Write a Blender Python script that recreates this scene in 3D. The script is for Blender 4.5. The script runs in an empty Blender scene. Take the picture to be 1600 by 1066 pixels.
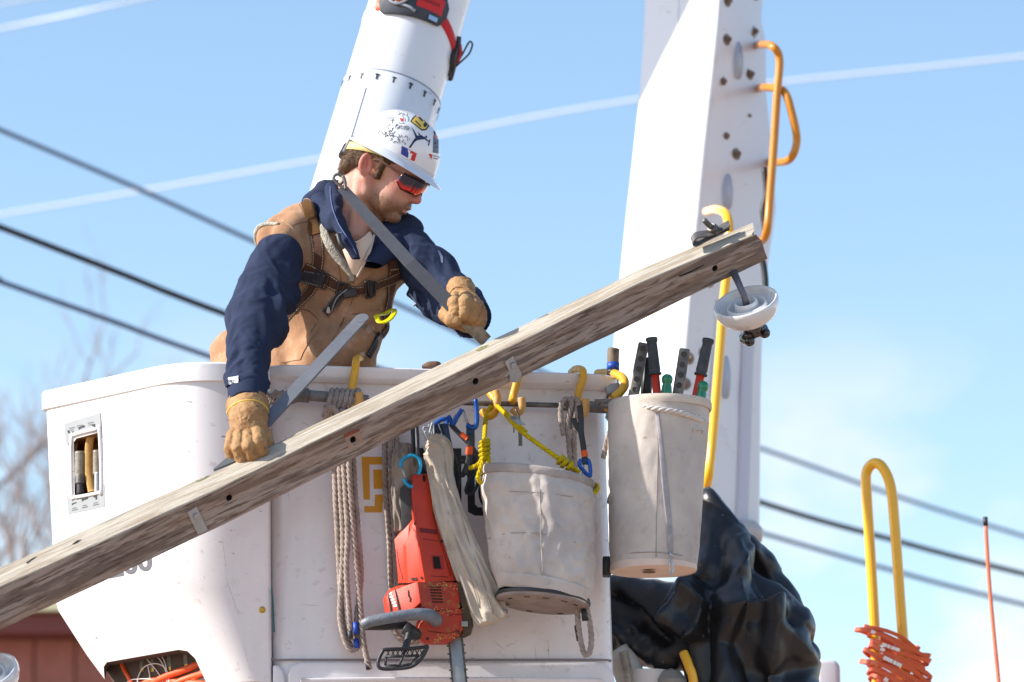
import bpy, bmesh, math, random
import numpy as np
from mathutils import Vector, Matrix
from mathutils.bvhtree import BVHTree
from mathutils.geometry import tessellate_polygon

# ------------------------------------------------------------------ camera, sky, sun, exposure
SC = bpy.context.scene
COL = SC.collection
PITCH = math.radians(12.0)
FPX = 6000.0
CAMZ = 1.7
cd = bpy.data.cameras.new('camera'); cam = bpy.data.objects.new('camera', cd); COL.objects.link(cam)
cam.location = (0, 0, CAMZ); cam.rotation_euler = (math.radians(90) + PITCH, 0, 0)
cd.sensor_width = 36; cd.lens = FPX / 1600 * 36; cd.clip_start = 0.5; cd.clip_end = 3000
cd.dof.use_dof = True; cd.dof.focus_distance = 12.15; cd.dof.aperture_fstop = 3.5
SC.camera = cam
SUN_EL = math.radians(33); SUN_FRONT = math.radians(9.5)      # sun to the left, slightly towards the camera
sdir = Vector((-math.cos(SUN_FRONT) * math.cos(SUN_EL), -math.sin(SUN_FRONT) * math.cos(SUN_EL), math.sin(SUN_EL)))
sl = bpy.data.lights.new('sun', 'SUN'); sl.energy = 5.0; sl.angle = math.radians(0.53); sl.color = (1, .95, .87)
sun = bpy.data.objects.new('sun', sl); COL.objects.link(sun)
sun.rotation_euler = sdir.to_track_quat('Z', 'Y').to_euler(); sun.location = sdir * 60
SC.view_settings.view_transform = 'Standard'; SC.view_settings.look = 'None'
SC.view_settings.exposure = 0.66; SC.view_settings.gamma = 1; SC.view_settings.use_curve_mapping = False
W = bpy.data.worlds.new('World'); SC.world = W; W.use_nodes = True
def world():
    n = W.node_tree.nodes; l = W.node_tree.links; n.clear()
    out = n.new('ShaderNodeOutputWorld'); bg = n.new('ShaderNodeBackground'); l.new(bg.outputs[0], out.inputs[0])
    sky = n.new('ShaderNodeTexSky'); sky.sky_type = 'NISHITA'; sky.sun_disc = False
    sky.sun_elevation = SUN_EL; sky.sun_rotation = math.atan2(sdir.x, sdir.y)
    sky.air_density = 1.0; sky.dust_density = 0.7; sky.ozone_density = 0.8; sky.altitude = 200
    tc = n.new('ShaderNodeTexCoord'); mp = n.new('ShaderNodeMapping'); mp.inputs['Scale'].default_value = (11, 11, 17)
    mp.inputs['Location'].default_value = (1.3, 0.2, 0.4)
    l.new(tc.outputs['Generated'], mp.inputs[0])
    no = n.new('ShaderNodeTexNoise'); no.inputs['Scale'].default_value = 1.0; no.inputs['Detail'].default_value = 7; no.inputs['Roughness'].default_value = .55
    l.new(mp.outputs[0], no.inputs[0])
    mr = n.new('ShaderNodeMapRange'); mr.inputs[1].default_value = .45; mr.inputs[2].default_value = .62; l.new(no.outputs[0], mr.inputs[0])
    # fair weather clouds lie low, towards the horizon
    sp = n.new('ShaderNodeSeparateXYZ'); l.new(tc.outputs['Generated'], sp.inputs[0])
    m2 = n.new('ShaderNodeMapRange'); m2.inputs[1].default_value = .218; m2.inputs[2].default_value = .160; l.new(sp.outputs[2], m2.inputs[0])
    mu = n.new('ShaderNodeMath'); mu.operation = 'MULTIPLY'; l.new(mr.outputs[0], mu.inputs[0]); l.new(m2.outputs[0], mu.inputs[1])
    m3 = n.new('ShaderNodeMath'); m3.operation = 'MULTIPLY_ADD'; m3.inputs[1].default_value = .85; m3.inputs[2].default_value = .02; l.new(mu.outputs[0], m3.inputs[0])
    mx = n.new('ShaderNodeMixRGB'); l.new(m3.outputs[0], mx.inputs[0]); l.new(sky.outputs[0], mx.inputs[1]); mx.inputs[2].default_value = CLOUD
    hs = n.new('ShaderNodeHueSaturation'); hs.inputs['Saturation'].default_value = SKYSAT; hs.inputs['Hue'].default_value = .497; l.new(mx.outputs[0], hs.inputs['Color'])
    l.new(hs.outputs[0], bg.inputs[0]); bg.inputs[1].default_value = SKYSTR
SKYSTR = 0.15; CLOUD = (4.75, 4.7, 4.85, 1); SKYSAT = 1.07
world()

# ------------------------------------------------------------------ placement and mesh helpers
CP, SP = math.cos(PITCH), math.sin(PITCH)
def ray(px, py):
    u = (px - 800) / FPX; v = (533 - py) / FPX
    return Vector((u, CP - SP * v, SP + CP * v))
def P(px, py, Y):
    d = ray(px, py); return Vector((0, 0, CAMZ)) + d * (Y / d.y)
def R(px, Y=12.0):
    return px * Y / 5870.0
CAMO = Vector((0, 0, CAMZ))
rnd = random.Random(7)

def lin(r, g, b):
    f = lambda c: (c / 255) / 12.92 if c <= 10 else (((c / 255) + .055) / 1.055) ** 2.4
    return (f(r), f(g), f(b), 1)

def link(name, me, m=None, parent=None, smooth=True):
    o = bpy.data.objects.new(name, me); COL.objects.link(o)
    if m is not None:
        me.materials.clear()
        for k in (m if isinstance(m, (list, tuple)) else [m]): me.materials.append(k)
    if parent is not None:
        o.parent = parent; o.matrix_parent_inverse = parent.matrix_basis.inverted()
    if smooth and len(me.polygons): me.polygons.foreach_set('use_smooth', [True] * len(me.polygons))
    return o
def mk(name, V, F, m=None, parent=None, smooth=True, uv=None, mi=None):
    me = bpy.data.meshes.new(name); me.from_pydata([tuple(v) for v in V], [], [tuple(f) for f in F])
    if uv is not None:
        ul = me.uv_layers.new(name='UVMap')
        li = np.zeros(len(me.loops), dtype=np.int32); me.loops.foreach_get('vertex_index', li)
        ul.data.foreach_set('uv', np.asarray(uv, dtype=np.float32)[li].ravel())
    o = link(name, me, m, parent, smooth)
    if mi is not None: me.polygons.foreach_set('material_index', mi)
    me.update(); return o
def sharp(o, deg=35):
    me = o.data; bm = bmesh.new(); bm.from_mesh(me)
    for e in bm.edges:
        if len(e.link_faces) == 2 and e.calc_face_angle(0) > math.radians(deg): e.smooth = False
    bm.to_mesh(me); bm.free(); return o
def recalc(o):
    bm = bmesh.new(); bm.from_mesh(o.data); bmesh.ops.recalc_face_normals(bm, faces=bm.faces); bm.to_mesh(o.data); bm.free(); return o
def tag(o, label=None, cat=None, group=None, kind=None):
    if label: o['label'] = label
    if cat: o['category'] = cat
    if group: o['group'] = group
    if kind: o['kind'] = kind
    return o
def thing(name, loc, label, cat, group=None):
    o = bpy.data.objects.new(name, None); COL.objects.link(o); o.location = loc; o.empty_display_size = .05
    return tag(o, label, cat, group)

def catmull(pts, n=8, closed=False):
    pts = [np.array(p, dtype=float) for p in pts]
    if len(pts) == 2 and not closed:
        return [pts[0] + (pts[1] - pts[0]) * i / n for i in range(n + 1)]
    out = []; N = len(pts)
    rng = range(N if closed else N - 1)
    for i in rng:
        if closed: p0, p1, p2, p3 = pts[i - 1], pts[i], pts[(i + 1) % N], pts[(i + 2) % N]
        else:
            p1, p2 = pts[i], pts[i + 1]
            p0 = pts[i - 1] if i > 0 else 2 * p1 - p2
            p3 = pts[i + 2] if i + 2 < N else 2 * p2 - p1
        for k in range(n):
            t = k / n
            out.append(.5 * ((2 * p1) + (-p0 + p2) * t + (2 * p0 - 5 * p1 + 4 * p2 - p3) * t * t + (-p0 + 3 * p1 - 3 * p2 + p3) * t ** 3))
    if not closed: out.append(pts[-1])
    return out
def frames(pts, closed=False):
    pts = [Vector(p[:3]) for p in pts]; N = len(pts); T = []
    for i in range(N):
        a = pts[i - 1] if (i > 0 or closed) else pts[i]; b = pts[(i + 1) % N] if (i < N - 1 or closed) else pts[i]
        d = b - a; T.append(d.normalized() if d.length > 1e-9 else Vector((0, 0, 1)))
    ref = Vector((0, -1, 0.01)); 
    if abs(T[0].dot(ref)) > .9: ref = Vector((0, 0, 1))
    n = (ref - T[0] * ref.dot(T[0])).normalized(); out = []
    for i in range(N):
        if i: 
            n = n - T[i] * n.dot(T[i])
            n = n.normalized() if n.length > 1e-6 else out[-1][1]
        out.append((T[i], n, T[i].cross(n).normalized()))
    return pts, out
class MB:
    """collects geometry into one mesh"""
    def __init__(s): s.V = []; s.F = []; s.UV = []; s.MI = []
    def add(s, V, F, uv=None, mi=0):
        o = len(s.V); s.V += [tuple(v) for v in V]; s.F += [tuple(i + o for i in f) for f in F]
        s.UV += list(uv) if uv is not None else [(0, 0)] * len(V); s.MI += [mi] * len(F)
    def tube(s, pts, r, n=8, closed=False, sub=6, caps=True, mi=0, smooth=True):
        p = catmull(pts, sub, closed) if smooth and len(pts) > 2 else [np.array(q, dtype=float) for q in pts]
        P_, fr = frames(p, closed); N = len(P_)
        V = []; uv = []; L = 0
        for i in range(N):
            if isinstance(r, (int, float)): rr = r
            else:
                t = i / max(1, N - 1) * (len(r) - 1); k = min(int(t), len(r) - 2); rr = r[k] + (r[k + 1] - r[k]) * (t - k)
            if i: L += (P_[i] - P_[i - 1]).length
            for j in range(n):
                a = 2 * math.pi * j / n; V.append(P_[i] + (fr[i][1] * math.cos(a) + fr[i][2] * math.sin(a)) * rr); uv.append((j / n, L))
        F = []
        for i in range(N if closed else N - 1):
            i2 = (i + 1) % N
            for j in range(n):
                j2 = (j + 1) % n; F.append((i * n + j, i * n + j2, i2 * n + j2, i2 * n + j))
        if caps and not closed: F.append(tuple(range(n))[::-1]); F.append(tuple((N - 1) * n + j for j in range(n)))
        s.add(V, F, uv, mi)
    def rope(s, pts, r, pitch=None, strands=3, closed=False, mi=0, n=6):
        pitch = pitch or r * 6.0; p = catmull(pts, 10, closed); P0 = [Vector(q[:3]) for q in p]
        if closed: P0.append(P0[0])
        L = [0]
        for i in range(1, len(P0)): L.append(L[-1] + (P0[i] - P0[i - 1]).length)
        N = max(4, int(L[-1] / (pitch / 7))); q = []; k = 0
        for i in range(N + 1):
            t = L[-1] * i / N
            while k < len(L) - 2 and L[k + 1] < t: k += 1
            f = (t - L[k]) / max(1e-9, L[k + 1] - L[k]); q.append(P0[k].lerp(P0[k + 1], min(1, f)))
        q, fr = frames(q)
        for m in range(strands):
            c = []
            for i in range(len(q)):
                a = -2 * math.pi * (L[-1] * i / N) / pitch + 2 * math.pi * m / strands
                c.append(q[i] + (fr[i][1] * math.cos(a) + fr[i][2] * math.sin(a)) * r * .5)
            s.tube(c, r * .56, n=n, smooth=False, mi=mi)
    def box(s, c, ax, half, bev=0, mi=0):
        bm = bmesh.new(); bmesh.ops.create_cube(bm, size=2)
        for v in bm.verts: v.co = Vector((v.co.x * half[0], v.co.y * half[1], v.co.z * half[2]))
        if bev: bmesh.ops.bevel(bm, geom=list(bm.edges), offset=bev, segments=2, affect='EDGES', profile=.5)
        V = [Vector(c) + ax[0] * v.co.x + ax[1] * v.co.y + ax[2] * v.co.z for v in bm.verts]
        bm.verts.index_update(); s.add(V, [[v.index for v in f.verts] for f in bm.faces], mi=mi); bm.free()
    def lathe(s, prof, org, axis, n=28, mi=0, ref=None):
        """prof: (radius, height along axis)"""
        axis = Vector(axis).normalized(); ref = Vector((0, -1, 0)) if abs(axis.y) < .9 else Vector((1, 0, 0))
        a = (ref - axis * ref.dot(axis)).normalized(); b = axis.cross(a); V = []; F = []
        for (r, h) in prof:
            for j in range(n):
                t = 2 * math.pi * j / n; V.append(Vector(org) + axis * h + (a * math.cos(t) + b * math.sin(t)) * r)
        for i in range(len(prof) - 1):
            for j in range(n):
                j2 = (j + 1) % n; F.append((i * n + j, i * n + j2, (i + 1) * n + j2, (i + 1) * n + j))
        s.add(V, F, mi=mi)
    def prism(s, poly, Y, depth, bev=0.0, mi=0, Yf=None, seg=2):
        """outline in photo pixels at depth Y, given real thickness; Yf(px,py) may tilt the face"""
        bm = bmesh.new()
        vs = [bm.verts.new(P(x, y, Y if Yf is None else Yf(x, y))) for x, y in poly]
        f = bm.faces.new(vs); r = bmesh.ops.extrude_face_region(bm, geom=[f])
        for v in [g for g in r['geom'] if isinstance(g, bmesh.types.BMVert)]: v.co += Vector((0, depth, 0))
        bmesh.ops.recalc_face_normals(bm, faces=bm.faces)
        if bev: bmesh.ops.bevel(bm, geom=[e for e in bm.edges], offset=bev, segments=seg, affect='EDGES', profile=.6, clamp_overlap=True)
        bm.verts.index_update(); s.add([v.co.copy() for v in bm.verts], [[v.index for v in f.verts] for f in bm.faces], mi=mi); bm.free()
    def build(s, name, m, parent=None, smooth=True, sh=None):
        o = mk(name, s.V, s.F, m, parent, smooth, uv=s.UV, mi=s.MI)
        if sh: sharp(o, sh)
        return o
AXW = (Vector((1, 0, 0)), Vector((0, 1, 0)), Vector((0, 0, 1)))

# --- implicit surfaces (smooth unions), polygonised with surface nets
def perlin(X, Y, Z, seed=0):
    rs = np.random.RandomState(seed); perm = rs.permutation(256); g = rs.normal(size=(256, 3)).astype(np.float32); g /= np.linalg.norm(g, axis=1, keepdims=True)
    xi, yi, zi = np.floor(X).astype(int), np.floor(Y).astype(int), np.floor(Z).astype(int)
    xf, yf, zf = X - xi, Y - yi, Z - zi; f = lambda t: t * t * t * (t * (t * 6 - 15) + 10); u, v, w = f(xf), f(yf), f(zf); r = 0
    for a in (0, 1):
        for b in (0, 1):
            for c in (0, 1):
                h = perm[(perm[(perm[(xi + a) & 255] + yi + b) & 255] + zi + c) & 255]
                d = g[h, 0] * (xf - a) + g[h, 1] * (yf - b) + g[h, 2] * (zf - c)
                r = r + d * (u if a else 1 - u) * (v if b else 1 - v) * (w if c else 1 - w)
    return r
def smin(a, b, k):
    h = np.clip(.5 + .5 * (b - a) / k, 0, 1); return b + (a - b) * h - k * h * (1 - h)
def smax(a, b, k): return -smin(-a, -b, k)
def cone(p, a, b, ra, rb, ys=1.0):
    a = np.array(a, dtype=np.float32); b = np.array(b, dtype=np.float32); X, Y, Z = p
    if ys != 1.0: Y = a[1] + (Y - a[1]) * ys; b = b.copy(); b[1] = a[1] + (b[1] - a[1]) * ys
    ba = b - a; L2 = float(ba @ ba) + 1e-12
    t = np.clip(((X - a[0]) * ba[0] + (Y - a[1]) * ba[1] + (Z - a[2]) * ba[2]) / L2, 0, 1)
    return np.sqrt((X - a[0] - t * ba[0]) ** 2 + (Y - a[1] - t * ba[1]) ** 2 + (Z - a[2] - t * ba[2]) ** 2) - (ra + (rb - ra) * t)
def ell(p, c, r, M=None):
    x, y, z = p[0] - c[0], p[1] - c[1], p[2] - c[2]
    if M is not None: x, y, z = (M[0][0] * x + M[0][1] * y + M[0][2] * z, M[1][0] * x + M[1][1] * y + M[1][2] * z, M[2][0] * x + M[2][1] * y + M[2][2] * z)
    k = np.sqrt((x / r[0]) ** 2 + (y / r[1]) ** 2 + (z / r[2]) ** 2); return (k - 1) * min(r)
def nets(fn, lo, hi, h):
    ax = [np.arange(lo[i], hi[i] + h, h, dtype=np.float32) for i in range(3)]
    G = np.meshgrid(*ax, indexing='ij', sparse=False); D = fn(G).astype(np.float32); S = D < 0
    nx, ny, nz = D.shape; acc = np.zeros((nx - 1, ny - 1, nz - 1, 3), np.float32); cnt = np.zeros((nx - 1, ny - 1, nz - 1), np.float32)
    cn = [(i, j, k) for i in (0, 1) for j in (0, 1) for k in (0, 1)]
    sub = lambda A, c: A[c[0]:nx - 1 + c[0], c[1]:ny - 1 + c[1], c[2]:nz - 1 + c[2]]
    for a in cn:
        for d in range(3):
            if a[d] == 1: continue
            b = list(a); b[d] = 1
            da, db = sub(D, a), sub(D, b); m = (da < 0) != (db < 0); t = np.where(m, da / np.where(m, da - db, 1), 0)
            for e in range(3): acc[..., e] += np.where(m, a[e] + (t if e == d else 0), 0)
            cnt += m
    act = cnt > 0; idx = -np.ones(act.shape, np.int64); idx[act] = np.arange(act.sum())
    c = np.argwhere(act); V = (c + acc[act] / cnt[act][:, None]) * h + np.array(lo, np.float32)
    F = []
    for d in range(3):
        e1, e2 = (d + 1) % 3, (d + 2) % 3; s0 = [slice(None)] * 3; s1 = [slice(None)] * 3; s0[d] = slice(0, -1); s1[d] = slice(1, None)
        ch = S[tuple(s0)] != S[tuple(s1)]; w = np.argwhere(ch)
        ok = (w[:, e1] > 0) & (w[:, e2] > 0) & (w[:, e1] < D.shape[e1] - 1) & (w[:, e2] < D.shape[e2] - 1); w = w[ok]
        def g(o1, o2):
            q = w.copy(); q[:, e1] += o1; q[:, e2] += o2; return idx[q[:, 0], q[:, 1], q[:, 2]]
        Q = np.stack([g(-1, -1), g(0, -1), g(0, 0), g(-1, 0)], 1); ins = S[tuple(s0)][w[:, 0], w[:, 1], w[:, 2]]
        Q[~ins] = Q[~ins][:, ::-1]; F.append(Q)
    return V, np.concatenate(F)
def npmesh(name, V, F, m, parent=None):
    me = bpy.data.meshes.new(name); me.vertices.add(len(V)); me.vertices.foreach_set('co', V.astype(np.float32).ravel())
    me.loops.add(len(F) * 4); me.loops.foreach_set('vertex_index', F.astype(np.int32).ravel())
    me.polygons.add(len(F)); me.polygons.foreach_set('loop_start', np.arange(0, len(F) * 4, 4, dtype=np.int32))
    me.update(calc_edges=True); me.validate(); return link(name, me, m, parent)
def vnormals(V, F):
    n = np.cross(V[F[:, 2]] - V[F[:, 0]], V[F[:, 3]] - V[F[:, 1]]); N = np.zeros_like(V)
    for k in range(4): np.add.at(N, F[:, k], n)
    return N / (np.linalg.norm(N, axis=1, keepdims=True) + 1e-12)
def relax(V, F, it=1, f=.5):
    for _ in range(it):
        A = np.zeros_like(V); C = np.zeros(len(V))
        for k in range(4):
            np.add.at(A, F[:, k], V[F[:, (k + 1) % 4]]); np.add.at(C, F[:, k], 1)
        V = V * (1 - f) + A / C[:, None] * f
    return V
def bvh_of(objs):
    V = []; F = []
    for o in objs:
        k = len(V); mw = o.matrix_world if o.parent is None else (o.parent.matrix_basis @ o.matrix_parent_inverse @ o.matrix_basis)
        V += [mw @ v.co for v in o.data.vertices]; F += [tuple(i + k for i in p.vertices) for p in o.data.polygons]
    return BVHTree.FromPolygons(V, F)
def hit(px, py, bv, off=0.0, Y=12.0):
    d = ray(px, py).normalized(); h = bv.ray_cast(CAMO, d)
    if h[0] is None:
        q = bv.find_nearest(P(px, py, Y))
        return q[0] + q[1] * off, q[1]
    n = h[1] if h[1].dot(d) < 0 else -h[1]
    return h[0] + n * off, n
def decal(name, polys, bv, m, parent=None, off=.0008, thick=.0, step=4.0, Y=12.0):
    """flat print, patches and cloth panels laid on a surface: polygons traced in pixels, dropped onto what is there"""
    bm = bmesh.new()
    for poly in polys:
        vs = [bm.verts.new((x, y, 0)) for x, y in poly]
        for t in tessellate_polygon([[Vector((x, y, 0)) for x, y in poly]]):
            try: bm.faces.new([vs[i] for i in t])
            except ValueError: pass
    for _ in range(6):
        e = [e for e in bm.edges if e.calc_length() > step]
        if not e: break
        bmesh.ops.subdivide_edges(bm, edges=e, cuts=1); bmesh.ops.triangulate(bm, faces=[f for f in bm.faces if len(f.verts) > 3])
    V = []; N = []
    for v in bm.verts:
        c, n = hit(v.co.x, v.co.y, bv, off, Y); V.append(c); N.append(n)
    bm.verts.index_update(); F = [tuple(v.index for v in f.verts) for f in bm.faces]
    E = [e for e in bm.edges if len(e.link_faces) == 1]; ed = [(e.verts[0].index, e.verts[1].index) for e in E]
    uv = [(v.co.x / 489, v.co.y / 489) for v in bm.verts]; bm.free()
    # faces look at the camera
    F2 = []
    for f in F:
        a, b, c = (V[i] for i in f); F2.append(f if (b - a).cross(c - a).dot(N[f[0]]) > 0 else f[::-1])
    if thick:
        k = len(V); V = V + [V[i] - N[i] * thick for i in range(k)]; uv = uv + uv
        F2 += [tuple(i + k for i in f[::-1]) for f in F2] + [(a, b, b + k, a + k) for a, b in ed]
    o = mk(name, V, F2, m, parent, smooth=True, uv=uv)
    if thick: recalc(o); sharp(o, 60)
    return o
def ribbon(mb, pts, w, th, bv=None, off=.003, sub=8, mi=0, Y=12.0, tilt=None, normals=None):
    """webbing strap: pts are pixels on a surface (bv) or world points; w in metres or list"""
    c = catmull([np.array(list(p) + [0]) if bv else np.array(p) for p in pts], sub); Q = []; N = []
    for i, q in enumerate(c):
        if bv:
            a, n = hit(q[0], q[1], bv, off, Y); Q.append(a); N.append(n)
        else:
            Q.append(Vector(q)); N.append(Vector(normals) if normals else Vector((0, -1, 0)))
    for _ in range(3):
        Q = [Q[0]] + [(Q[i - 1] + Q[i] * 2 + Q[i + 1]) / 4 for i in range(1, len(Q) - 1)] + [Q[-1]]
        N = [N[0]] + [((N[i - 1] + N[i] * 2 + N[i + 1]) / 4).normalized() for i in range(1, len(N) - 1)] + [N[-1]]
    V = []; uv = []; F = []; L = 0; n = len(Q)
    for i in range(n):
        t = (Q[min(i + 1, n - 1)] - Q[max(i - 1, 0)]).normalized(); s = t.cross(N[i]).normalized(); nn = s.cross(t).normalized()
        if nn.dot(N[i]) < 0: nn = -nn
        if i: L += (Q[i] - Q[i - 1]).length
        ww = w if isinstance(w, (int, float)) else np.interp(i / (n - 1), np.linspace(0, 1, len(w)), w)
        for (a, b, u) in ((-.5, 0, 0), (-.46, .7, .04), (-.25, 1, .25), (.25, 1, .75), (.46, .7, .96), (.5, 0, 1), (.4, -1, 1), (-.4, -1, 0)):
            V.append(Q[i] + s * (a * ww) + nn * (b * th / 2)); uv.append((u, L))
    for i in range(n - 1):
        for j in range(8):
            j2 = (j + 1) % 8; F.append((i * 8 + j, i * 8 + j2, (i + 1) * 8 + j2, (i + 1) * 8 + j))
    F.append(tuple(range(8))); F.append(tuple((n - 1) * 8 + j for j in range(8))[::-1])
    mb.add(V, F, uv, mi); return Q, N

# ------------------------------------------------------------------ materials
def mat(name, col, rough=.6, metal=0.0, var=None, var2=None, bump=None, bump2=None, spec=.5, coat=0, stitch=None, wave=None, stretch=None, sss=0, uvs=False, rvar=0, wear=None, scratches=None, edge_uv=None):
    """var=(scale, amount 0..1, colour2, detail[,lo,hi]); bump=(scale,strength,detail)"""
    m = bpy.data.materials.new(name); m.use_nodes = True; nt = m.node_tree; n = nt.nodes; l = nt.links
    b = n['Principled BSDF']; b.inputs['Roughness'].default_value = rough; b.inputs['Metallic'].default_value = metal
    b.inputs['Specular IOR Level'].default_value = spec; b.inputs['Coat Weight'].default_value = coat; b.inputs['Coat Roughness'].default_value = .12
    if sss:
        b.inputs['Subsurface Weight'].default_value = sss; b.inputs['Subsurface Radius'].default_value = (.012, .004, .002); b.inputs['Subsurface Scale'].default_value = 1
    tc = n.new('ShaderNodeTexCoord'); co = tc.outputs['UV'] if uvs else tc.outputs['Object']
    def mapped(st):
        if not st: return co
        mp = n.new('ShaderNodeMapping'); mp.inputs['Scale'].default_value = st; l.new(co, mp.inputs[0]); return mp.outputs[0]
    src = mapped(stretch); rgb = n.new('ShaderNodeRGB'); rgb.outputs[0].default_value = col; cur = rgb.outputs[0]
    def noise(sc, det, cc=None, rg=.6):
        t = n.new('ShaderNodeTexNoise'); t.inputs['Scale'].default_value = sc; t.inputs['Detail'].default_value = det; t.inputs['Roughness'].default_value = rg
        l.new(cc or src, t.inputs[0]); return t.outputs[0]
    def mixin(cur, v):
        sc, amt, c2 = v[:3]; det = v[3] if len(v) > 3 else 5; lo = v[4] if len(v) > 4 else .38; hi = v[5] if len(v) > 5 else .62
        st = v[6] if len(v) > 6 else None
        t = noise(sc, det, mapped(st) if st else None); mr = n.new('ShaderNodeMapRange'); mr.inputs[1].default_value = lo; mr.inputs[2].default_value = hi; mr.inputs[4].default_value = amt; l.new(t, mr.inputs[0])
        mx = n.new('ShaderNodeMixRGB'); l.new(mr.outputs[0], mx.inputs[0]); l.new(cur, mx.inputs[1]); mx.inputs[2].default_value = c2
        return mx.outputs[0]
    for v in (var, var2, wear): 
        if v: cur = mixin(cur, v)
    if scratches:      # fine dark scuffs
        sc, amt, c2, st = scratches
        mp = n.new('ShaderNodeMapping'); mp.inputs['Scale'].default_value = st; mp.inputs['Rotation'].default_value = (.3, .5, .4); l.new(co, mp.inputs[0])
        t = noise(sc, 3, mp.outputs[0]); mr = n.new('ShaderNodeMapRange'); mr.inputs[1].default_value = .69; mr.inputs[2].default_value = .74; mr.inputs[4].default_value = amt; l.new(t, mr.inputs[0])
        mx = n.new('ShaderNodeMixRGB'); l.new(mr.outputs[0], mx.inputs[0]); l.new(cur, mx.inputs[1]); mx.inputs[2].default_value = c2; cur = mx.outputs[0]
    if stitch:         # two dashed seams near the edges of a strap, from its UVs
        sx = n.new('ShaderNodeSeparateXYZ'); l.new(tc.outputs['UV'], sx.inputs[0])
        def M(op, a, bb=None, c=None):
            q = n.new('ShaderNodeMath'); q.operation = op
            for i, x in enumerate((a, bb, c)):
                if x is None: continue
                if isinstance(x, (int, float)): q.inputs[i].default_value = x
                else: l.new(x, q.inputs[i])
            return q.outputs[0]
        d = M('ABSOLUTE', M('SUBTRACT', M('ABSOLUTE', M('SUBTRACT', sx.outputs[0], .5)), .40)); line = M('LESS_THAN', d, .035)
        dash = M('GREATER_THAN', M('FRACT', M('MULTIPLY', sx.outputs[1], stitch[1])), .3); k = M('MULTIPLY', line, dash)
        mx = n.new('ShaderNodeMixRGB'); l.new(k, mx.inputs[0]); l.new(cur, mx.inputs[1]); mx.inputs[2].default_value = stitch[0]; cur = mx.outputs[0]
    l.new(cur, b.inputs['Base Color'])
    if rvar:
        t = noise(9, 4); mr = n.new('ShaderNodeMapRange'); mr.inputs[1].default_value = .3; mr.inputs[2].default_value = .7; mr.inputs[3].default_value = max(0.03, rough - rvar); mr.inputs[4].default_value = min(1, rough + rvar); l.new(t, mr.inputs[0]); l.new(mr.outputs[0], b.inputs['Roughness'])
    prev = None
    for bp in (bump, bump2):
        if not bp: continue
        st = bp[3] if len(bp) > 3 else None
        t = noise(bp[0], bp[2] if len(bp) > 2 else 4, mapped(st) if st else None); q = n.new('ShaderNodeBump'); q.inputs['Strength'].default_value = bp[1]; q.inputs['Distance'].default_value = .01
        l.new(t, q.inputs['Height'])
        if prev: l.new(prev, q.inputs['Normal'])
        prev = q.outputs[0]
    if wave:           # weave
        t = n.new('ShaderNodeTexWave'); t.inputs['Scale'].default_value = wave[0]; t.bands_direction = 'DIAGONAL'; l.new(co, t.inputs[0])
        q = n.new('ShaderNodeBump'); q.inputs['Strength'].default_value = wave[1]; q.inputs['Distance'].default_value = .003; l.new(t.outputs[0], q.inputs['Height'])
        if prev: l.new(prev, q.inputs['Normal'])
        prev = q.outputs[0]
    if prev: l.new(prev, b.inputs['Normal'])
    return m
DIRT = lin(120, 105, 95)
WHITE = mat('white_fibreglass', (.80, .77, .78, 1), .30, var=(3.2, .10, (.55, .50, .50, 1)), var2=(26, .30, DIRT, 8, .60, .72), wear=(9, .22, (.52, .47, .46, 1), 6, .50, .72, (1, 1, .12)), bump=(2.2, .05, 2), coat=.25, rvar=.1, scratches=(10, .7, lin(100, 90, 90), (2, 2, 7)))
WHITE2 = mat('white_boom_paint', (.74, .765, .81, 1), .32, var=(4, .10, (.60, .60, .62, 1)), var2=(12, .25, (.42, .40, .38, 1), 7, .60, .74), coat=.2, scratches=(7, .5, lin(120, 118, 116), (2, 2, 5)))
SKIN = mat('skin', lin(204, 154, 132), .48, var=(9, .35, lin(192, 116, 100)), bump=(300, .3, 3), bump2=(60, .08, 3), sss=.12)
NAVY = mat('navy_fleece', lin(42, 50, 72), .95, var=(7, .4, lin(54, 62, 84)), bump=(420, .25, 3), bump2=(30, .12, 4), spec=.15)
DUCK = mat('tan_duck_cloth', lin(172, 132, 102), .92, var=(7, .5, lin(142, 104, 78)), var2=(24, .45, lin(200, 172, 146), 6, .52, .70), bump=(380, .2, 2), bump2=(26, .28, 5), spec=.2)
DUCK_L = mat('tan_hem', lin(206, 160, 112), .92, var=(14, .3, lin(170, 120, 80)), bump=(40, .25, 4), spec=.2)
FLEECE = mat('sherpa_fleece', lin(186, 180, 168), 1, var=(60, .5, lin(140, 134, 124)), bump=(120, .9, 3), spec=.1)
TEE = mat('cream_cotton', lin(214, 190, 170), .95, bump=(60, .15, 3), spec=.2)
LEATHER = mat('glove_leather', lin(170, 132, 88), .68, var=(18, .6, lin(130, 86, 50)), var2=(44, .6, lin(86, 60, 42), 6, .54, .72), bump=(34, .35, 5), bump2=(150, .25, 3), spec=.35)
WEB = mat('brown_webbing', lin(92, 58, 40), .75, var=(40, .4, lin(66, 42, 34)), stitch=(lin(190, 170, 140), 110), wave=(160, .4), uvs=True, spec=.3)
WEB_Y = mat('tan_webbing', lin(150, 104, 48), .75, var=(40, .4, lin(100, 64, 36)), wave=(120, .9), uvs=True, spec=.3)
BLACKW = mat('black_webbing', lin(34, 32, 38), .7, stitch=(lin(120, 115, 110), 110), var=(50, .4, lin(60, 55, 60)), uvs=True)
BLACK = mat('black_plastic', lin(30, 31, 34), .5, var=(20, .5, lin(58, 58, 62)), bump=(40, .1, 3))
RUBBER = mat('black_rubber_grip', lin(44, 46, 50), .6, var=(25, .5, lin(78, 78, 82)), bump=(60, .15, 3))
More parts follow.
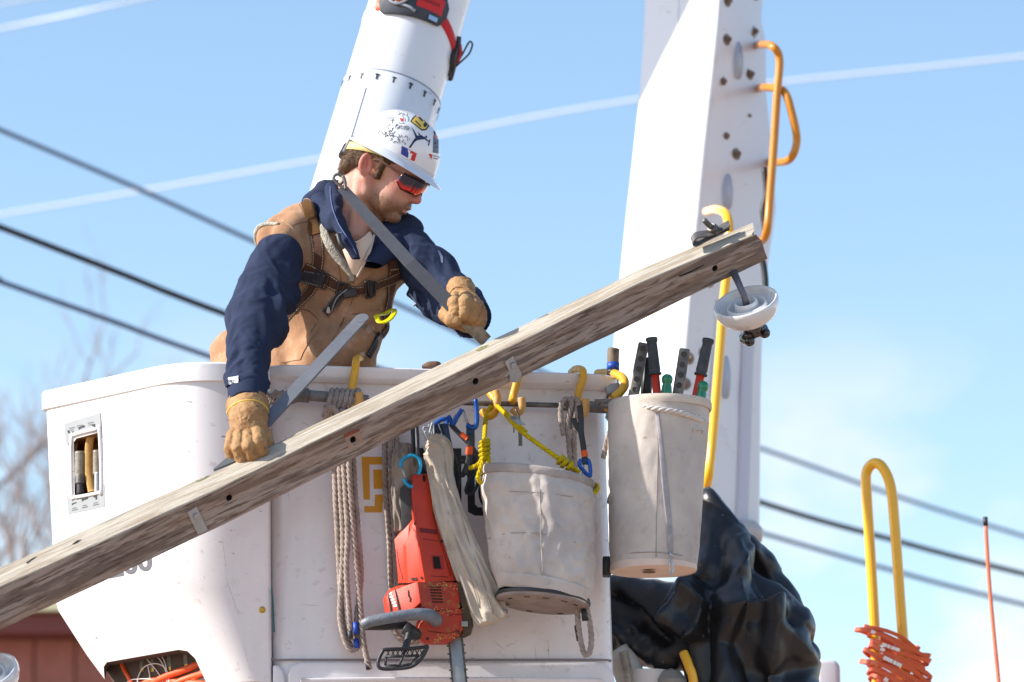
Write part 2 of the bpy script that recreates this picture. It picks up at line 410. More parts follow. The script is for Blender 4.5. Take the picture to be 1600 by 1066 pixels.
STEEL = mat('galvanized_steel', lin(158, 162, 168), .48, .55, var=(18, .4, lin(120, 124, 132)), var2=(60, .3, lin(190, 190, 192), 4, .55, .7), rvar=.12)
STEELD = mat('dull_cast_steel', lin(120, 116, 112), .5, .5, var=(30, .6, lin(78, 72, 68)), bump=(50, .25, 4))
SHINY = mat('zinc_plate', lin(176, 182, 188), .30, .6, var=(24, .5, lin(140, 146, 148)), rvar=.1)
YEL = mat('yellow_coated_steel', lin(226, 172, 40), .45, var=(12, .5, lin(196, 138, 40)), var2=(40, .5, lin(120, 84, 40), 6, .60, .72), bump=(60, .1, 3))
HOOKT = mat('worn_tan_hook', lin(214, 158, 74), .55, var=(20, .6, lin(190, 150, 100)), bump=(60, .2, 3))
YELR = mat('yellow_rail_paint', lin(246, 184, 20), .3, coat=.4, var=(8, .3, lin(230, 160, 20)))
CANV = mat('dirty_canvas', lin(212, 201, 190), .95, var=(6, .55, lin(174, 164, 156)), var2=(20, .35, lin(126, 120, 118), 8, .56, .74), bump=(420, .2, 2), bump2=(18, .3, 5), spec=.15, wear=(3.2, .35, lin(150, 146, 150)), scratches=(9, .45, lin(100, 94, 90), (3, 3, 6)))
CANVD = mat('old_grey_canvas', lin(150, 140, 130), .95, var=(10, .6, lin(112, 104, 98)), var2=(40, .5, lin(196, 188, 176), 8, .55, .74), bump=(300, .2, 2), bump2=(30, .4, 5), spec=.15)
CANVH = mat('canvas_hem', lin(176, 166, 160), .95, var=(20, .6, lin(120, 114, 112)), bump=(200, .3, 3), spec=.15)
ROPE = mat('grey_rope_fibre', lin(176, 162, 154), .95, var=(30, .5, lin(128, 114, 106)), bump=(300, .5, 3), spec=.1)
ROPEW = mat('white_rope_fibre', lin(222, 214, 206), .95, var=(30, .4, lin(180, 168, 158)), bump=(300, .4, 3), spec=.1)
ROPEY = mat('yellow_rope_fibre', lin(214, 188, 22), .9, var=(60, .5, lin(170, 140, 20)), bump=(300, .6, 3), spec=.2)
RED = mat('red_saw_plastic', lin(200, 58, 28), .5, var=(8, .4, lin(170, 40, 30)), var2=(50, .45, lin(140, 60, 40), 6, .58, .74), bump=(300, .12, 2))
REDD = mat('sawdust_caked_red_plastic', lin(184, 54, 32), .62, var=(14, .6, lin(134, 60, 40)), var2=(50, .7, lin(160, 128, 60), 6, .55, .70), bump=(160, .3, 3))
BROWNC = mat('dusty_clutch_cover', lin(82, 66, 42), .75, var=(30, .7, lin(40, 36, 32)), bump=(80, .5, 3))
GREYH = mat('scuffed_grey_handle', lin(110, 116, 126), .5, var=(30, .6, lin(70, 74, 84)), var2=(60, .5, lin(160, 166, 172), 6, .55, .7), bump=(50, .2, 3))
PORC = mat('grey_porcelain', lin(222, 222, 222), .2, coat=.5, var=(6, .3, lin(200, 202, 206)))
HOLE = mat('dark_bore', lin(26, 20, 16), .9)
TARP = mat('black_vinyl', lin(32, 32, 34), .36, bump=(5, .05, 2), spec=.5, scratches=(6, .5, lin(150, 150, 150), (9, 9, 1.4)))
BLUE = mat('blue_anodised', lin(20, 82, 170), .35, .3); CYAN = mat('cyan_anodised', lin(30, 150, 196), .3, .4)
ORANGE = mat('orange_plastic', lin(228, 96, 34), .5, var=(14, .4, lin(200, 70, 30))); ORTAPE = mat('orange_tape', lin(226, 88, 30), .7)
NAVYT = mat('navy_tape', lin(24, 50, 84), .6); BLUET = mat('blue_tape', lin(24, 74, 176), .5)
INK = mat('black_ink', lin(22, 22, 26), .5); ORLOGO = mat('orange_vinyl_print', lin(216, 150, 20), .45)
PLATE = mat('grey_sticker', lin(146, 149, 152), .4, var=(20, .3, lin(160, 162, 166))); BRASS = mat('brass', lin(196, 160, 70), .4, .6)
GREEN = mat('green_handle_plastic', lin(24, 120, 84), .35, coat=.3); HAIR = mat('brown_hair', lin(72, 52, 38), .75, var=(60, .6, lin(112, 86, 62)), spec=.3)
# ------------------------------------------------------------------ ground and far things
g = mk('ground', [(-600, -300, 0), (600, -300, 0), (600, 1200, 0), (-600, 1200, 0)], [(0, 1, 2, 3)],
       mat('ground_gravel', lin(152, 126, 108), .95, var=(.6, .4, lin(130, 110, 96)), var2=(6, .4, lin(168, 146, 128))), smooth=False)
tag(g, kind='structure')

def wire(name, pts, r, m, label, sag=.0):
    mb = MB(); mb.tube([P(*p) for p in pts], r, n=8, sub=10); o = mb.build(name, m); tag(o, label, 'cable', 'overhead lines'); return o
CABLE = mat('dark_cable_jacket', lin(44, 48, 56), .7); CABLEP = mat('pale_cable', (.85, .86, .9, 1), .5); CABLEG = mat('grey_blue_cable', lin(86, 102, 130), .6)
wire('overhead_cable', [(-700, -105, 30), (-60, 176, 30), (0, 203, 30), (200, 288, 30.5), (385, 372, 31), (640, 484, 32), (800, 560, 33), (960, 626, 34), (1195, 703, 36), (1400, 775, 37), (1600, 838, 38), (2300, 1050, 40)], .019, CABLEG, 'thin grey blue cable, highest of the three dark ones behind the worker and the booms')
wire('overhead_cable', [(-700, 90, 24), (-60, 333, 24), (0, 355, 24), (180, 424, 24.3), (355, 492, 24.6), (800, 650, 26), (1195, 787, 28), (1400, 845, 29), (1600, 897, 30), (2300, 1070, 32)], .021, CABLE, 'thickest and darkest of the three cables, crossing behind the worker waist')
wire('overhead_cable', [(-700, 200, 26), (-60, 416, 26), (0, 440, 26), (170, 500, 26.4), (330, 558, 27), (800, 718, 30), (1190, 833, 33), (1400, 893, 34), (1600, 945, 35), (2300, 1115, 37)], .0205, CABLEG, 'lowest of the three dark cables, dipping behind the bucket just over its rim')
wire('overhead_cable', [(-700, 440, 72), (0, 335, 70), (490, 250, 68), (985, 157, 66), (1600, 88, 64), (2300, 10, 62)], .021, CABLEP, 'long blurred white cable crossing the whole sky')
wire('overhead_cable', [(-700, 190, 72), (0, 45, 70), (240, -6, 68), (1200, -215, 68)], .021, CABLEP, 'blurred white cable in the top left corner of the sky, lower one')
wire('overhead_cable', [(-700, 135, 72), (0, 7, 72), (80, -8, 72), (1000, -180, 72)], .02, CABLEP, 'blurred white cable in the top left corner of the sky, upper one')

# low building, far left bottom
b = P(60, 1000, 42)
bt = thing('building', (b.x, 42, 0), 'red brown sided building with an olive roof, far off below the crossarm', 'building')
SID = mat('red_brown_siding', lin(158, 98, 86), .85, var=(.8, .5, lin(136, 84, 76)), var2=(3, .3, lin(190, 130, 110)))
def zat(py, Y): return P(800, py, Y).z
zt = zat(985, 42); xl = P(-260, 900, 42).x; xr = P(205, 900, 42).x
k = 0
mb = MB(); mb.box(((xl + xr) / 2, 45.0, (zt - .1) / 2 - .05), AXW, ((xr - xl) / 2 - .05, 2.95, (zt - .1) / 2)); mb.build('wall', SID, bt, smooth=False)
x = xl
pane = None
while x < xr - .3:      # upright siding panels, proud of the wall
    if pane is None:
        mb = MB(); mb.box((0, 0, 0), AXW, (.215, .03, zt / 2 - .1), .01); pane = mb.build('siding_panel', SID, bt, smooth=False); pane.location = (x + .22 - bt.location.x, 42.0 - bt.location.y, zt / 2)
    else:
        c = pane.copy(); COL.objects.link(c); c.location = (x + .22 - bt.location.x, 42.0 + rnd.uniform(-.006, .006) - bt.location.y, zt / 2)
    pane.matrix_parent_inverse = Matrix.Identity(4)
    if x > xl: c.parent = bt; c.matrix_parent_inverse = Matrix.Identity(4)
    x += .45
mb = MB(); mb.box(((xl + xr) / 2, 44.9, zt + .02), AXW, ((xr - xl) / 2 + .3, 3.35, .11), .02); mb.build('fascia', mat('dark_red_trim', lin(120, 66, 64), .7), bt, smooth=False)
mb = MB(); V = [(xl - .4, 41.4, zt + .14), (xr - .2, 41.4, zt + .14), (xr - .2, 48.4, zt + .14), (xl - .4, 48.4, zt + .14), (xl - .4, 44.6, zt + .95), (xr - .6, 44.6, zt + .95)]
mb.add(V, [(0, 1, 5, 4), (2, 3, 4, 5), (0, 4, 3), (1, 2, 5), (0, 3, 2, 1)]); mb.build('roof', mat('olive_roof', lin(168, 158, 122), .8, var=(2, .3, lin(140, 132, 100))), bt, smooth=False)
mb = MB(); mb.box((P(138, 1040, 41.5).x, 41.5, 3.2), AXW, (.28, .1, 3.2), .02); mb.build('downpipe', mat('dark_brown_paint', lin(92, 56, 48), .7), bt, smooth=False)

# bare trees far left
BARK = mat('pale_bark', lin(164, 148, 142), .9, var=(3, .4, lin(136, 120, 116)))
def tree(px, Y, top, lab, seed, spread):
    r = random.Random(seed); base = Vector((P(px, 900, Y).x, Y, 0)); H = zat(top, Y)
    t = thing('bare_tree', base, lab, 'tree', 'bare trees far off on the left')
    tr = MB(); cr = MB(); br = MB()
    def grow(p, d, L, rad, lvl):
        pts = [p]; q = p.copy(); dd = d.copy()
        for i in range(4):
            dd = (dd + Vector((r.uniform(-.16, .16), r.uniform(-.16, .16), r.uniform(-.04, .12)))).normalized(); q = q + dd * (L / 4); pts.append(q.copy())
        (tr if lvl == 0 else br if lvl == 1 else cr).tube(pts, [rad, rad * .55], n=6 if lvl < 2 else 3, sub=2, caps=False)
        if lvl >= 5: return
        for k in range(5 if lvl < 2 else 3):
            s = pts[r.choice((2, 3, 4, 4))] if lvl else pts[r.choice((2, 3, 4))]
            a = r.uniform(0, 6.28); o = Vector((math.cos(a), math.sin(a), r.uniform(.3, 1.1))).normalized()
            grow(s, (dd * .7 + o * spread).normalized(), L * r.uniform(.5, .68), rad * .5, lvl + 1)
    grow(base, Vector((0, 0, 1)), H * .46, H * .015, 0)
    tr.build('trunk', BARK, t); br.build('limbs', BARK, t); tag(cr.build('crown', BARK, t), kind='stuff')
tree(60, 62, 450, 'bare tree at the left edge, tallest and nearest behind the control box', 3, .75)
tree(-40, 66, 430, 'bare tree mostly outside the left edge of the picture', 11, .8)
tree(175, 74, 560, 'small bare tree just left of the bucket, low against the sky', 23, .8)

# ------------------------------------------------------------------ upper boom (round, behind the worker)
BA = Vector((.29, .21, .93)).normalized()
def boomY(py): return 13.35 + (570 - py) / 489 * (.21 / .93)
b0 = P(449, 500, 13.35 + .03); b1 = b0 + BA * 2.2
ub = thing('upper_boom', b0, 'round white fibreglass boom leaning up behind the worker', 'boom')
# fit: axis passes these pixels
cA = P(656, 0, boomY(0)); cB = P(586, 235, boomY(235)); BA = (cA - cB).normalized()
RB = R(155, 13.6) / 2
lo = cB - BA * 1.15; hi = cB + BA * 1.6
mb = MB(); mb.lathe([(0.02, 0), (RB, 0), (RB, (hi - lo).length), (RB - .02, (hi - lo).length), (RB - .02, .05)], lo, BA, n=72); o = mb.build('boom_tube', WHITE2, ub); sharp(o)
ringc = cB + BA * ((P(622, 148, boomY(148)) - cB).dot(BA))
t = (ringc - lo).length
mb = MB(); mb.lathe([(RB + .0005, t - 1.0), (RB + .004, t - .99), (RB + .0045, t), (RB + .0005, t + .003)], lo, BA, n=72); mb.build('sleeve_collar', WHITE2, ub)
mb = MB(); mb.lathe([(RB + .0048, t - .004), (RB + .0055, t - .001), (RB + .0045, t + .001)], lo, BA, n=72); mb.build('seam_line', mat('grey_line', lin(120, 124, 140), .6), ub)
ax0 = (Vector((0, -1, 0)) - BA * BA.dot(Vector((0, -1, 0)))).normalized(); ax1 = BA.cross(ax0)
def on_tube(ang, h, r):    # ang 0 faces the camera, positive to the right
    d = ax0 * math.cos(ang) - ax1 * math.sin(ang)
    if ax1.x > 0: d = ax0 * math.cos(ang) + ax1 * math.sin(ang)
    return lo + BA * h + d * r, d
first = None
for kk in range(-5, 12):
    a = math.radians(kk * 20 + 4); p, d = on_tube(a, t - .032, RB + .0065); s = BA.cross(d)
    mb = MB(); mb.box(p, (s, d, BA), (.0032, .001, .011)); mb.box(p + BA * .009, (s, d, BA), (.0078, .001, .0028)); mb.build('index_tick', INK, ub, smooth=False)
p, d = on_tube(math.radians(-25), t - .21, RB + .0062); mb = MB(); mb.box(p, (BA.cross(d), d, BA), (.0014, .001, .13)); mb.build('sleeve_joint', mat('grey_line2', lin(130, 134, 150), .6), ub, smooth=False)
# strap with pad, sensor box, hook
st = thing('boom_strap', ringc, 'orange and black strap with a padded pouch buckled round the upper boom', 'strap')
hs = (P(660, 46, boomY(46)) - lo).dot(BA)
def band(name, a0, a1, h0, h1, w, r, th, m, n=24, lab=None, wend=None):
    mb = MB(); V = []; F = []; uv = []
    for i in range(n + 1):
        f = i / n; a = math.radians(a0 + (a1 - a0) * f); h = h0 + (h1 - h0) * f; ww = w if wend is None else w + (wend - w) * f
        e = min(1, min(f, 1 - f) * n / 2.0 * .5 + .45) if th > .01 else 1
        for (dr, dh) in ((0, -.5), (th * .6, -.5), (th, -.38), (th, .38), (th * .6, .5), (0, .5)):
            p, d = on_tube(a, h + dh * ww * e, r + dr); V.append(p); uv.append((dh + .5, f))
    for i in range(n):
        for j in range(6): F.append((i * 6 + j, i * 6 + (j + 1) % 6, (i + 1) * 6 + (j + 1) % 6, (i + 1) * 6 + j))
    F += [tuple(range(6)), tuple(n * 6 + j for j in range(6))[::-1]]
    mb.add(V, F, uv); o = mb.build(name, m, st); recalc(o); sharp(o, 50)
    if lab: tag(o, lab)
    return o
band('strap_webbing', -178, -42, hs - .055, hs - .008, .040, RB, .003, mat('grey_reflective_tape', lin(214, 222, 226), .5))
band('orange_keeper', -46, -36, hs - .008, hs - .006, .052, RB, .012, ORANGE)
band('pad', -38, 40, hs + .004, hs + .012, .115, RB + .003, .020, mat('dark_grey_pad', lin(52, 58, 70), .7, var=(30, .4, lin(90, 92, 96))), n=40)
band('label_patch', 4, 33, hs + .022, hs + .018, .062, RB + .0232, .002, mat('red_label', lin(206, 32, 30), .5))
for i in range(7):
    band('label_mark', 8 + i * 3.0, 9.6 + i * 3.0, hs + .022, hs + .022, .014, RB + .0255, .0006, mat('dark_red_print', lin(120, 14, 18), .6) if i == 0 else bpy.data.materials['dark_red_print'], n=2)
band('tag_label', 20, 30, hs - .035, hs - .035, .018, RB + .0232, .0015, mat('pale_blue_label', lin(150, 186, 226), .4))
p, d = on_tube(math.radians(-16), hs + .028, RB + .022); s = BA.cross(d)
if s.x < 0: s = -s
mb = MB(); rr = [p + s * (.042 * math.cos(x / 24 * 6.283)) + BA * (.048 * math.sin(x / 24 * 6.283)) + d * .006 for x in range(24)]
mb.tube(rr, .006, n=8, closed=True, sub=1); mb.build('steel_ring', STEEL, st)
mb = MB(); mb.lathe([(0, .012), (.030, .010), (.036, .002), (.034, 0)], p, d, n=24); mb.build('orange_disc', ORANGE, st)
p2, d2 = on_tube(math.radians(5), hs - .034, RB + .026)
mb = MB(); mb.tube([p - BA * .040 - s * .01, p - BA * .052 + s * .05, p2], .006, n=8); mb.build('ring_tail', STEEL, st)
band('red_strap', 38, 74, hs - .005, hs - .06, .045, RB, .006, mat('red_webbing', lin(200, 30, 34), .7))
band('buckle', 72, 100, hs - .085, hs - .14, .060, RB + .002, .018, BLACK)
for nm, m, pts, r in (('hook', BLACK, [(716, 58), (714, 78), (707, 96), (699, 118)], .012), ('hook_gate', mat('red_hook_gate', lin(196, 36, 40), .5), [(718, 70), (719, 84), (714, 98)], .008), ('wire_loop', BLACK, [(711, 102), (722, 86), (733, 66), (738, 70), (733, 84), (722, 95), (710, 106)], .0035)):
    mb = MB(); mb.tube([P(x, y, 13.56) for x, y in pts], r, n=8, sub=6); mb.build(nm, m, st)

# ------------------------------------------------------------------ lower boom (box section, right)
YB = 15.3
lb = thing('lower_boom', P(1080, 830, YB + .2), 'tall white steel box boom with bolts standing behind the tool buckets', 'boom')
def loft(mb, rings, closed_ends=True, mi=0):
    n = len(rings[0]); V = []; F = []
    for r in rings: V += r
    for i in range(len(rings) - 1):
        for j in range(n): F.append((i * n + j, i * n + (j + 1) % n, (i + 1) * n + (j + 1) % n, (i + 1) * n + j))
    if closed_ends: F.append(tuple(range(n))[::-1]); F.append(tuple((len(rings) - 1) * n + j for j in range(n)))
    mb.add(V, F, mi=mi)
def boomring(py, xl, xc, xr):
    a = P(xl, py, YB + .34); c = P(xc, py, YB); d = P(xr, py, YB + .30); z = c.z
    e = Vector((a.x + d.x - c.x, a.y + d.y - c.y, z)); q = []
    for (u, v, w) in ((a, c, d), (c, d, e), (d, e, a), (e, a, c)):
        u = Vector((u.x, u.y, z)); v = Vector((v.x, v.y, z)); w = Vector((w.x, w.y, z))
        p1 = v + (u - v).normalized() * .028; p2 = v + (w - v).normalized() * .028
        for k in range(5):
            f = k / 4; q.append(p1 * (1 - f) ** 2 + v * 2 * f * (1 - f) + p2 * f * f)
    return q
RG = [(-260, 1012, 1142, 1206), (0, 1003, 1125, 1192), (35, 1001, 1122, 1200), (110, 996, 1114, 1200), (230, 983, 1100, 1212), (300, 975, 1093, 1216), (440, 961, 1080, 1196), (600, 948, 1066, 1192), (838, 930, 1046, 1190)]
mb = MB(); loft(mb, [boomring(*r) for r in RG]); o = mb.build('boom_box', WHITE2, lb); recalc(o); sharp(o, 50)
BVB = bvh_of([o])
def side(px, py, off=0): return hit(px, py, BVB, off)
# weld seam along the lit face and stiffener on the shaded one
mb = MB(); mb.tube([side(x, y, .001)[0] for x, y in ((1062, -20), (1056, 100), (1047, 200), (1040, 320), (1030, 440))], .0035, n=6); mb.build('weld_seam', WHITE2, lb)
mb = MB(); ribbon(mb, [(1168, 480), (1164, 600), (1160, 720), (1156, 826)], .065, .02, BVB, off=.008); mb.build('stiffener', mat('grey_boom_paint', lin(196, 200, 214), .5), lb)
mb = MB(); ribbon(mb, [(1122, 470), (1112, 620), (1103, 760), (1100, 826)], .03, .012, BVB, off=.006); mb.build('stiffener', WHITE2, lb)
WASH = mat('grey_washer', lin(150, 140, 130), .5, .4, var=(60, .6, lin(110, 90, 78)))
BOLTM = mat('rusty_bolt', lin(142, 122, 106), .6, .3, var=(60, .6, lin(70, 60, 56)))
for x, y in ((1135, 62), (1128, 128), (1132, 213), (1150, 241), (1177, 50), (1171, 116), (1166, 182), (1136, 2), (1180, -8), (1108, 440), (1098, 552), (1091, 640), (1086, 700), (1076, 560), (1070, 600)):
    c, n = side(x, y); mb = MB(); mb.lathe([(0, 0), (.026, 0), (.026, .003), (0, .003)], c, n, n=20); w0 = mb.build('washer', WASH, lb, smooth=False); mb = MB(); mb.lathe([(.0, .003), (.0165, .003), (.0165, .013), (.008, .0135), (.008, .024), (0, .024)], c, n, n=6); o = mb.build('bolt', BOLTM, lb, smooth=False)
    if y > 400: o.scale = (1, 1, 1)
for x, y, w, h in ((1151, 95, .05, .09), (1135, 300, .045, .085), (1132, 590, .04, .10)):
    c, n = side(x, y); up = Vector((0, 0, 1)); s = up.cross(n).normalized(); mb = MB()
    ov = [c + n * .004 + s * (w * .55 * math.cos(a / 20 * 6.283)) + up * (h * .9 * math.sin(a / 20 * 6.283)) for a in range(20)]; mb.add([q - n * .02 for q in ov] + [q + n * .010 for q in ov], [(i, (i + 1) % 20, 20 + (i + 1) % 20, 20 + i) for i in range(20)] + [tuple(range(20, 40))])
    mb.build('oval_cover', mat('blue_grey_cover', lin(176, 188, 206), .4) if y == 95 else bpy.data.materials['blue_grey_cover'], lb)
# lower foot of the boom
mb = MB(); c = P(1160, 835, YB + .25); mb.lathe([(0, -.03), (.08, -.03), (.085, .02), (.06, .05)], c, (0, 0, 1), n=24); mb.build('end_cap', mat('grey_cap', lin(180, 180, 182), .5), lb)
def rail(name, pts, r, m, label, Y=None, parent=None, n=14, cat='handrail'):
    mb = MB(); mb.tube([P(*p) if len(p) == 3 else P(p[0], p[1], Y) for p in pts], r, n=n, sub=8)
    o = mb.build(name, m, parent)
    if not parent: tag(o, label, cat, 'yellow handrails')
    return o
YRD = mat('shaded_rail_paint', lin(206, 132, 16), .35, coat=.3, var=(8, .3, lin(186, 112, 16)))  # darker copy of the yellow rail paint, boom's shade put into the colour
rail('handrail', [(1172, 76, 15.9), (1182, 71, 15.6), (1192, 70, 15.3), (1206, 72, 15.0), (1218, 92, 15.0), (1214, 150, 15.0), (1209, 230, 15.0), (1203, 310, 15.0), (1198, 362, 15.0), (1188, 378, 15.15), (1170, 372, 15.35)], .0165, YRD, 'long curved orange yellow grab rail high on the shaded side of the box boom')
rail('handrail', [(1176, 140, 15.9), (1186, 138, 15.55), (1200, 137, 15.2), (1225, 143, 15.02), (1238, 180, 15.0), (1245, 220, 15.02), (1235, 248, 15.05), (1214, 254, 15.3), (1190, 252, 15.9)], .0165, YRD, 'short looped orange yellow grab rail overlapping the long one high on the box boom')
rail('handrail', [(1104, 331, 15.1), (1122, 328, 14.7), (1137, 342, 14.5), (1139, 400, 14.45), (1131, 470, 14.45), (1124, 560, 14.45), (1114, 680, 14.45), (1106, 750, 14.45), (1098, 772, 14.7), (1090, 778, 15.1)], .0185, YELR, 'tall bright yellow rail between the box boom and the crossarm end')
mb = MB(); mb.tube([P(x, y, 15.05) for x, y in ((1194, 262), (1197, 300), (1192, 330), (1196, 360))], .012, n=8); mb.tube([P(x, y, 15.05) for x, y in ((1188, 395), (1194, 420), (1196, 450), (1192, 482))], .013, n=8)
tag(mb.build('hydraulic_hose', BLACK), 'short black hose hanging behind the crossarm end at the edge of the box boom', 'hose')
# loop rail, far right, with its orange hoops
rail('handrail', [(1378, 1190, 14.0), (1372, 1100, 14.0), (1366, 970, 14.0), (1359, 850, 14.0), (1354, 770, 14.0), (1354, 738, 14.0), (1366, 724, 13.98), (1380, 732, 13.96), (1392, 762, 13.95), (1398, 820, 13.95), (1406, 930, 13.95), (1415, 1060, 13.95), (1420, 1190, 13.95)], .0195, YELR, 'tall narrow yellow hoop rail standing alone at the right')
OR2 = mat('orange_band_plastic', lin(222, 96, 44), .5, var=(20, .4, lin(196, 66, 36)), coat=.1)
REF = mat('white_reflective_spot', lin(240, 236, 226), .3)
hb = thing('orange_hoops', P(1395, 1100, 14.0), 'stack of orange plastic hoops with white reflective spots slung on the yellow hoop rail', 'plastic hoops')
for i in range(15):
    cx, cy = 1398 + rnd.uniform(-5, 6) + i * 1.0, 996 + i * 8.2; sl_ = math.radians(24 + rnd.uniform(-7, 6)); L = R(53 + rnd.uniform(-9, 10), 14); D = .085; c = P(cx, cy, 13.97); yaw = rnd.uniform(-.15, .15)
    dx = Vector((math.cos(sl_), yaw, -math.sin(sl_))).normalized(); dy = Vector((0, 1, .05)).normalized(); dn = dx.cross(dy).normalized(); hgt = R(rnd.uniform(2.6, 4.6), 14)
    pl = []
    for k_ in range(28):
        a = k_ / 28 * 6.283; ca, sa = math.cos(a), math.sin(a); e = .45
        pl.append(c + dx * (L * math.copysign(abs(ca) ** .8, ca)) + dy * (D * (1 - .75 * max(0, ca) ** 1.3) * math.copysign(abs(sa) ** e, sa)) + dn * (.006 * math.sin(3 * a + i)))
    V = []; F = []
    for q in pl:
        o_ = (q - c).normalized() * .004; V += [q + dn * hgt + o_, q - dn * hgt + o_, q - dn * hgt - o_, q + dn * hgt - o_]
    for k_ in range(28):
        k2 = (k_ + 1) % 28
        for j in range(4): F.append((k_ * 4 + j, k_ * 4 + (j + 1) % 4, k2 * 4 + (j + 1) % 4, k2 * 4 + j))
    o = mk('hoop', V, F, OR2, hb); recalc(o); sharp(o, 40)
    for s_ in range(4 if i in (3, 6) else 1 if i % 3 == 1 else 0):
        q = c + dx * L * (-.60 + s_ * .15) - dy * (D + .006); mb = MB(); mb.box(q, (dx, dy, dn), (rnd.uniform(.005, .010), .0015, hgt * .8), .001); mb.build('reflective_spot', REF, o)
# orange whip
mb = MB(); mb.tube([P(1540, 818, 14.6), P(1545, 900, 14.6), P(1552, 980, 14.6), P(1560, 1062, 14.6), P(1570, 1190, 14.6)], .0075, n=8); w_ = thing('marker_whip', P(1570, 1190, 14.6), 'thin orange marker rod with a black tip at the far right', 'marker rod'); mb.build('rod', mat('orange_rod', lin(236, 120, 84), .5), w_)
mb = MB(); mb.tube([P(1539.5, 808, 14.6), P(1540.3, 822, 14.6)], .0095, n=8); mb.build('tip', BLACK, w_)
mb = MB(); mb.prism([(1277, 1190), (1277, 1031), (1306, 1031), (1313, 1040), (1316, 1190)], 14.2, .3, bev=.02); tag(mb.build('equipment_box', mat('grey_box_paint', lin(196, 198, 206), .5)), 'pale grey box just right of the black tarp at the bottom', 'box')

# ------------------------------------------------------------------ the bucket (platform) with its control box
zr = P(285, 567, 11.9).z                                    # rim height
bk = thing('bucket', P(690, 1066, 12.4) - Vector((0, 0, .35)), 'white fibreglass lift bucket the worker leans out of', 'lift bucket')
def plan(pts, rad, z, n=7):
    out = []; N = len(pts)
    for i in range(N):
        a, b_, c = Vector(pts[i - 1]), Vector(pts[i]), Vector(pts[(i + 1) % N]); r = rad[i]
        p1 = b_ + (a - b_).normalized() * r; p2 = b_ + (c - b_).normalized() * r
        for k_ in range(n):
            f = k_ / (n - 1); q = p1 * (1 - f) ** 2 + b_ * 2 * f * (1 - f) + p2 * f * f; out.append(Vector((q.x, q.y, z)))
    return out
def xy(px, Y, py): p = P(px, py, Y); return (p.x, p.y)
# main shell : front from x=425 to 945
def mring(py, xl, xr, grow=0, z=None):
    zz = z if z is not None else P(700, py, 12.1).z
    a, b_ = xy(xl, 11.965, py), xy(xr, 12.12, py); back = .78
    n = Vector((b_[1] - a[1], -(b_[0] - a[0]))).normalized()      # towards camera
    if n.y > 0: n = -n
    t_ = Vector((b_[0] - a[0], b_[1] - a[1])).normalized()
    A = Vector(a) + n * grow - t_ * grow; B = Vector(b_) + n * grow + t_ * grow
    return [A, B, B - n * (back + 2 * grow), A - n * (back + 2 * grow)], zz
mb = MB(); rings = []
for (py, xl, xr, gr, rad) in ((1190, 432, 966, 0, .05), (1034, 427, 962, 0, .06), (900, 424, 958, 0, .07), (720, 420, 953, 0, .08), (640, 417, 949, .0, .08), (622, 416, 948, .004, .08), (608, 416, 946, .018, .09), (600, 416, 945, .030, .10)):
    pts, z = mring(py, xl, xr, gr); rings.append(plan(pts, [rad] * 4, z))
inner = []
for py in (600, 1150):
    pts, z = mring(py, 432, 930, -.012); inner.append(plan(pts, [.09] * 4, z))
pts, z = mring(600, 432, 930, -.012)
rings.append(inner[0]); rings.append(inner[1]); loft(mb, rings); o = mb.build('shell', WHITE, bk); recalc(o); sharp(o, 40); shell = o
# recessed lower step panels below the seam
def seam_panel(poly, name, Y, th=.02, bev=.012, m=WHITE):
    mb = MB(); mb.prism(poly, Y, th, bev=bev, seg=3, Yf=lambda x, y: Y + (x - 425) / 535 * .15); o = mb.build(name, m, bk); sharp(o, 60); return o
seam_panel([(449, 1200), (449, 1052), (455, 1040), (468, 1034), (930, 1034), (948, 1038), (958, 1050), (961, 1066), (963, 1200)], 'step_panel', 11.945, .05)
seam_panel([(426, 1200), (426, 1038), (436, 1040), (443, 1050), (445, 1064), (445, 1200)], 'side_step_panel', 11.945, .05)
mb = MB(); ribbon(mb, [P(470, 1064, 11.943), P(600, 1062, 11.98), P(760, 1062, 12.02), P(940, 1064, 12.065)], .016, .012); mb.build('step_ridge', WHITE, bk)
mb = MB(); mb.tube([P(424, 1030, 11.96), P(440, 1032, 11.958), P(452, 1031, 11.962), P(700, 1031, 12.035), P(930, 1031, 12.10), P(954, 1034, 12.11)], .0035, n=6); mb.build('sealant_seam', mat('grey_sealant', lin(140, 132, 136), .8), bk)
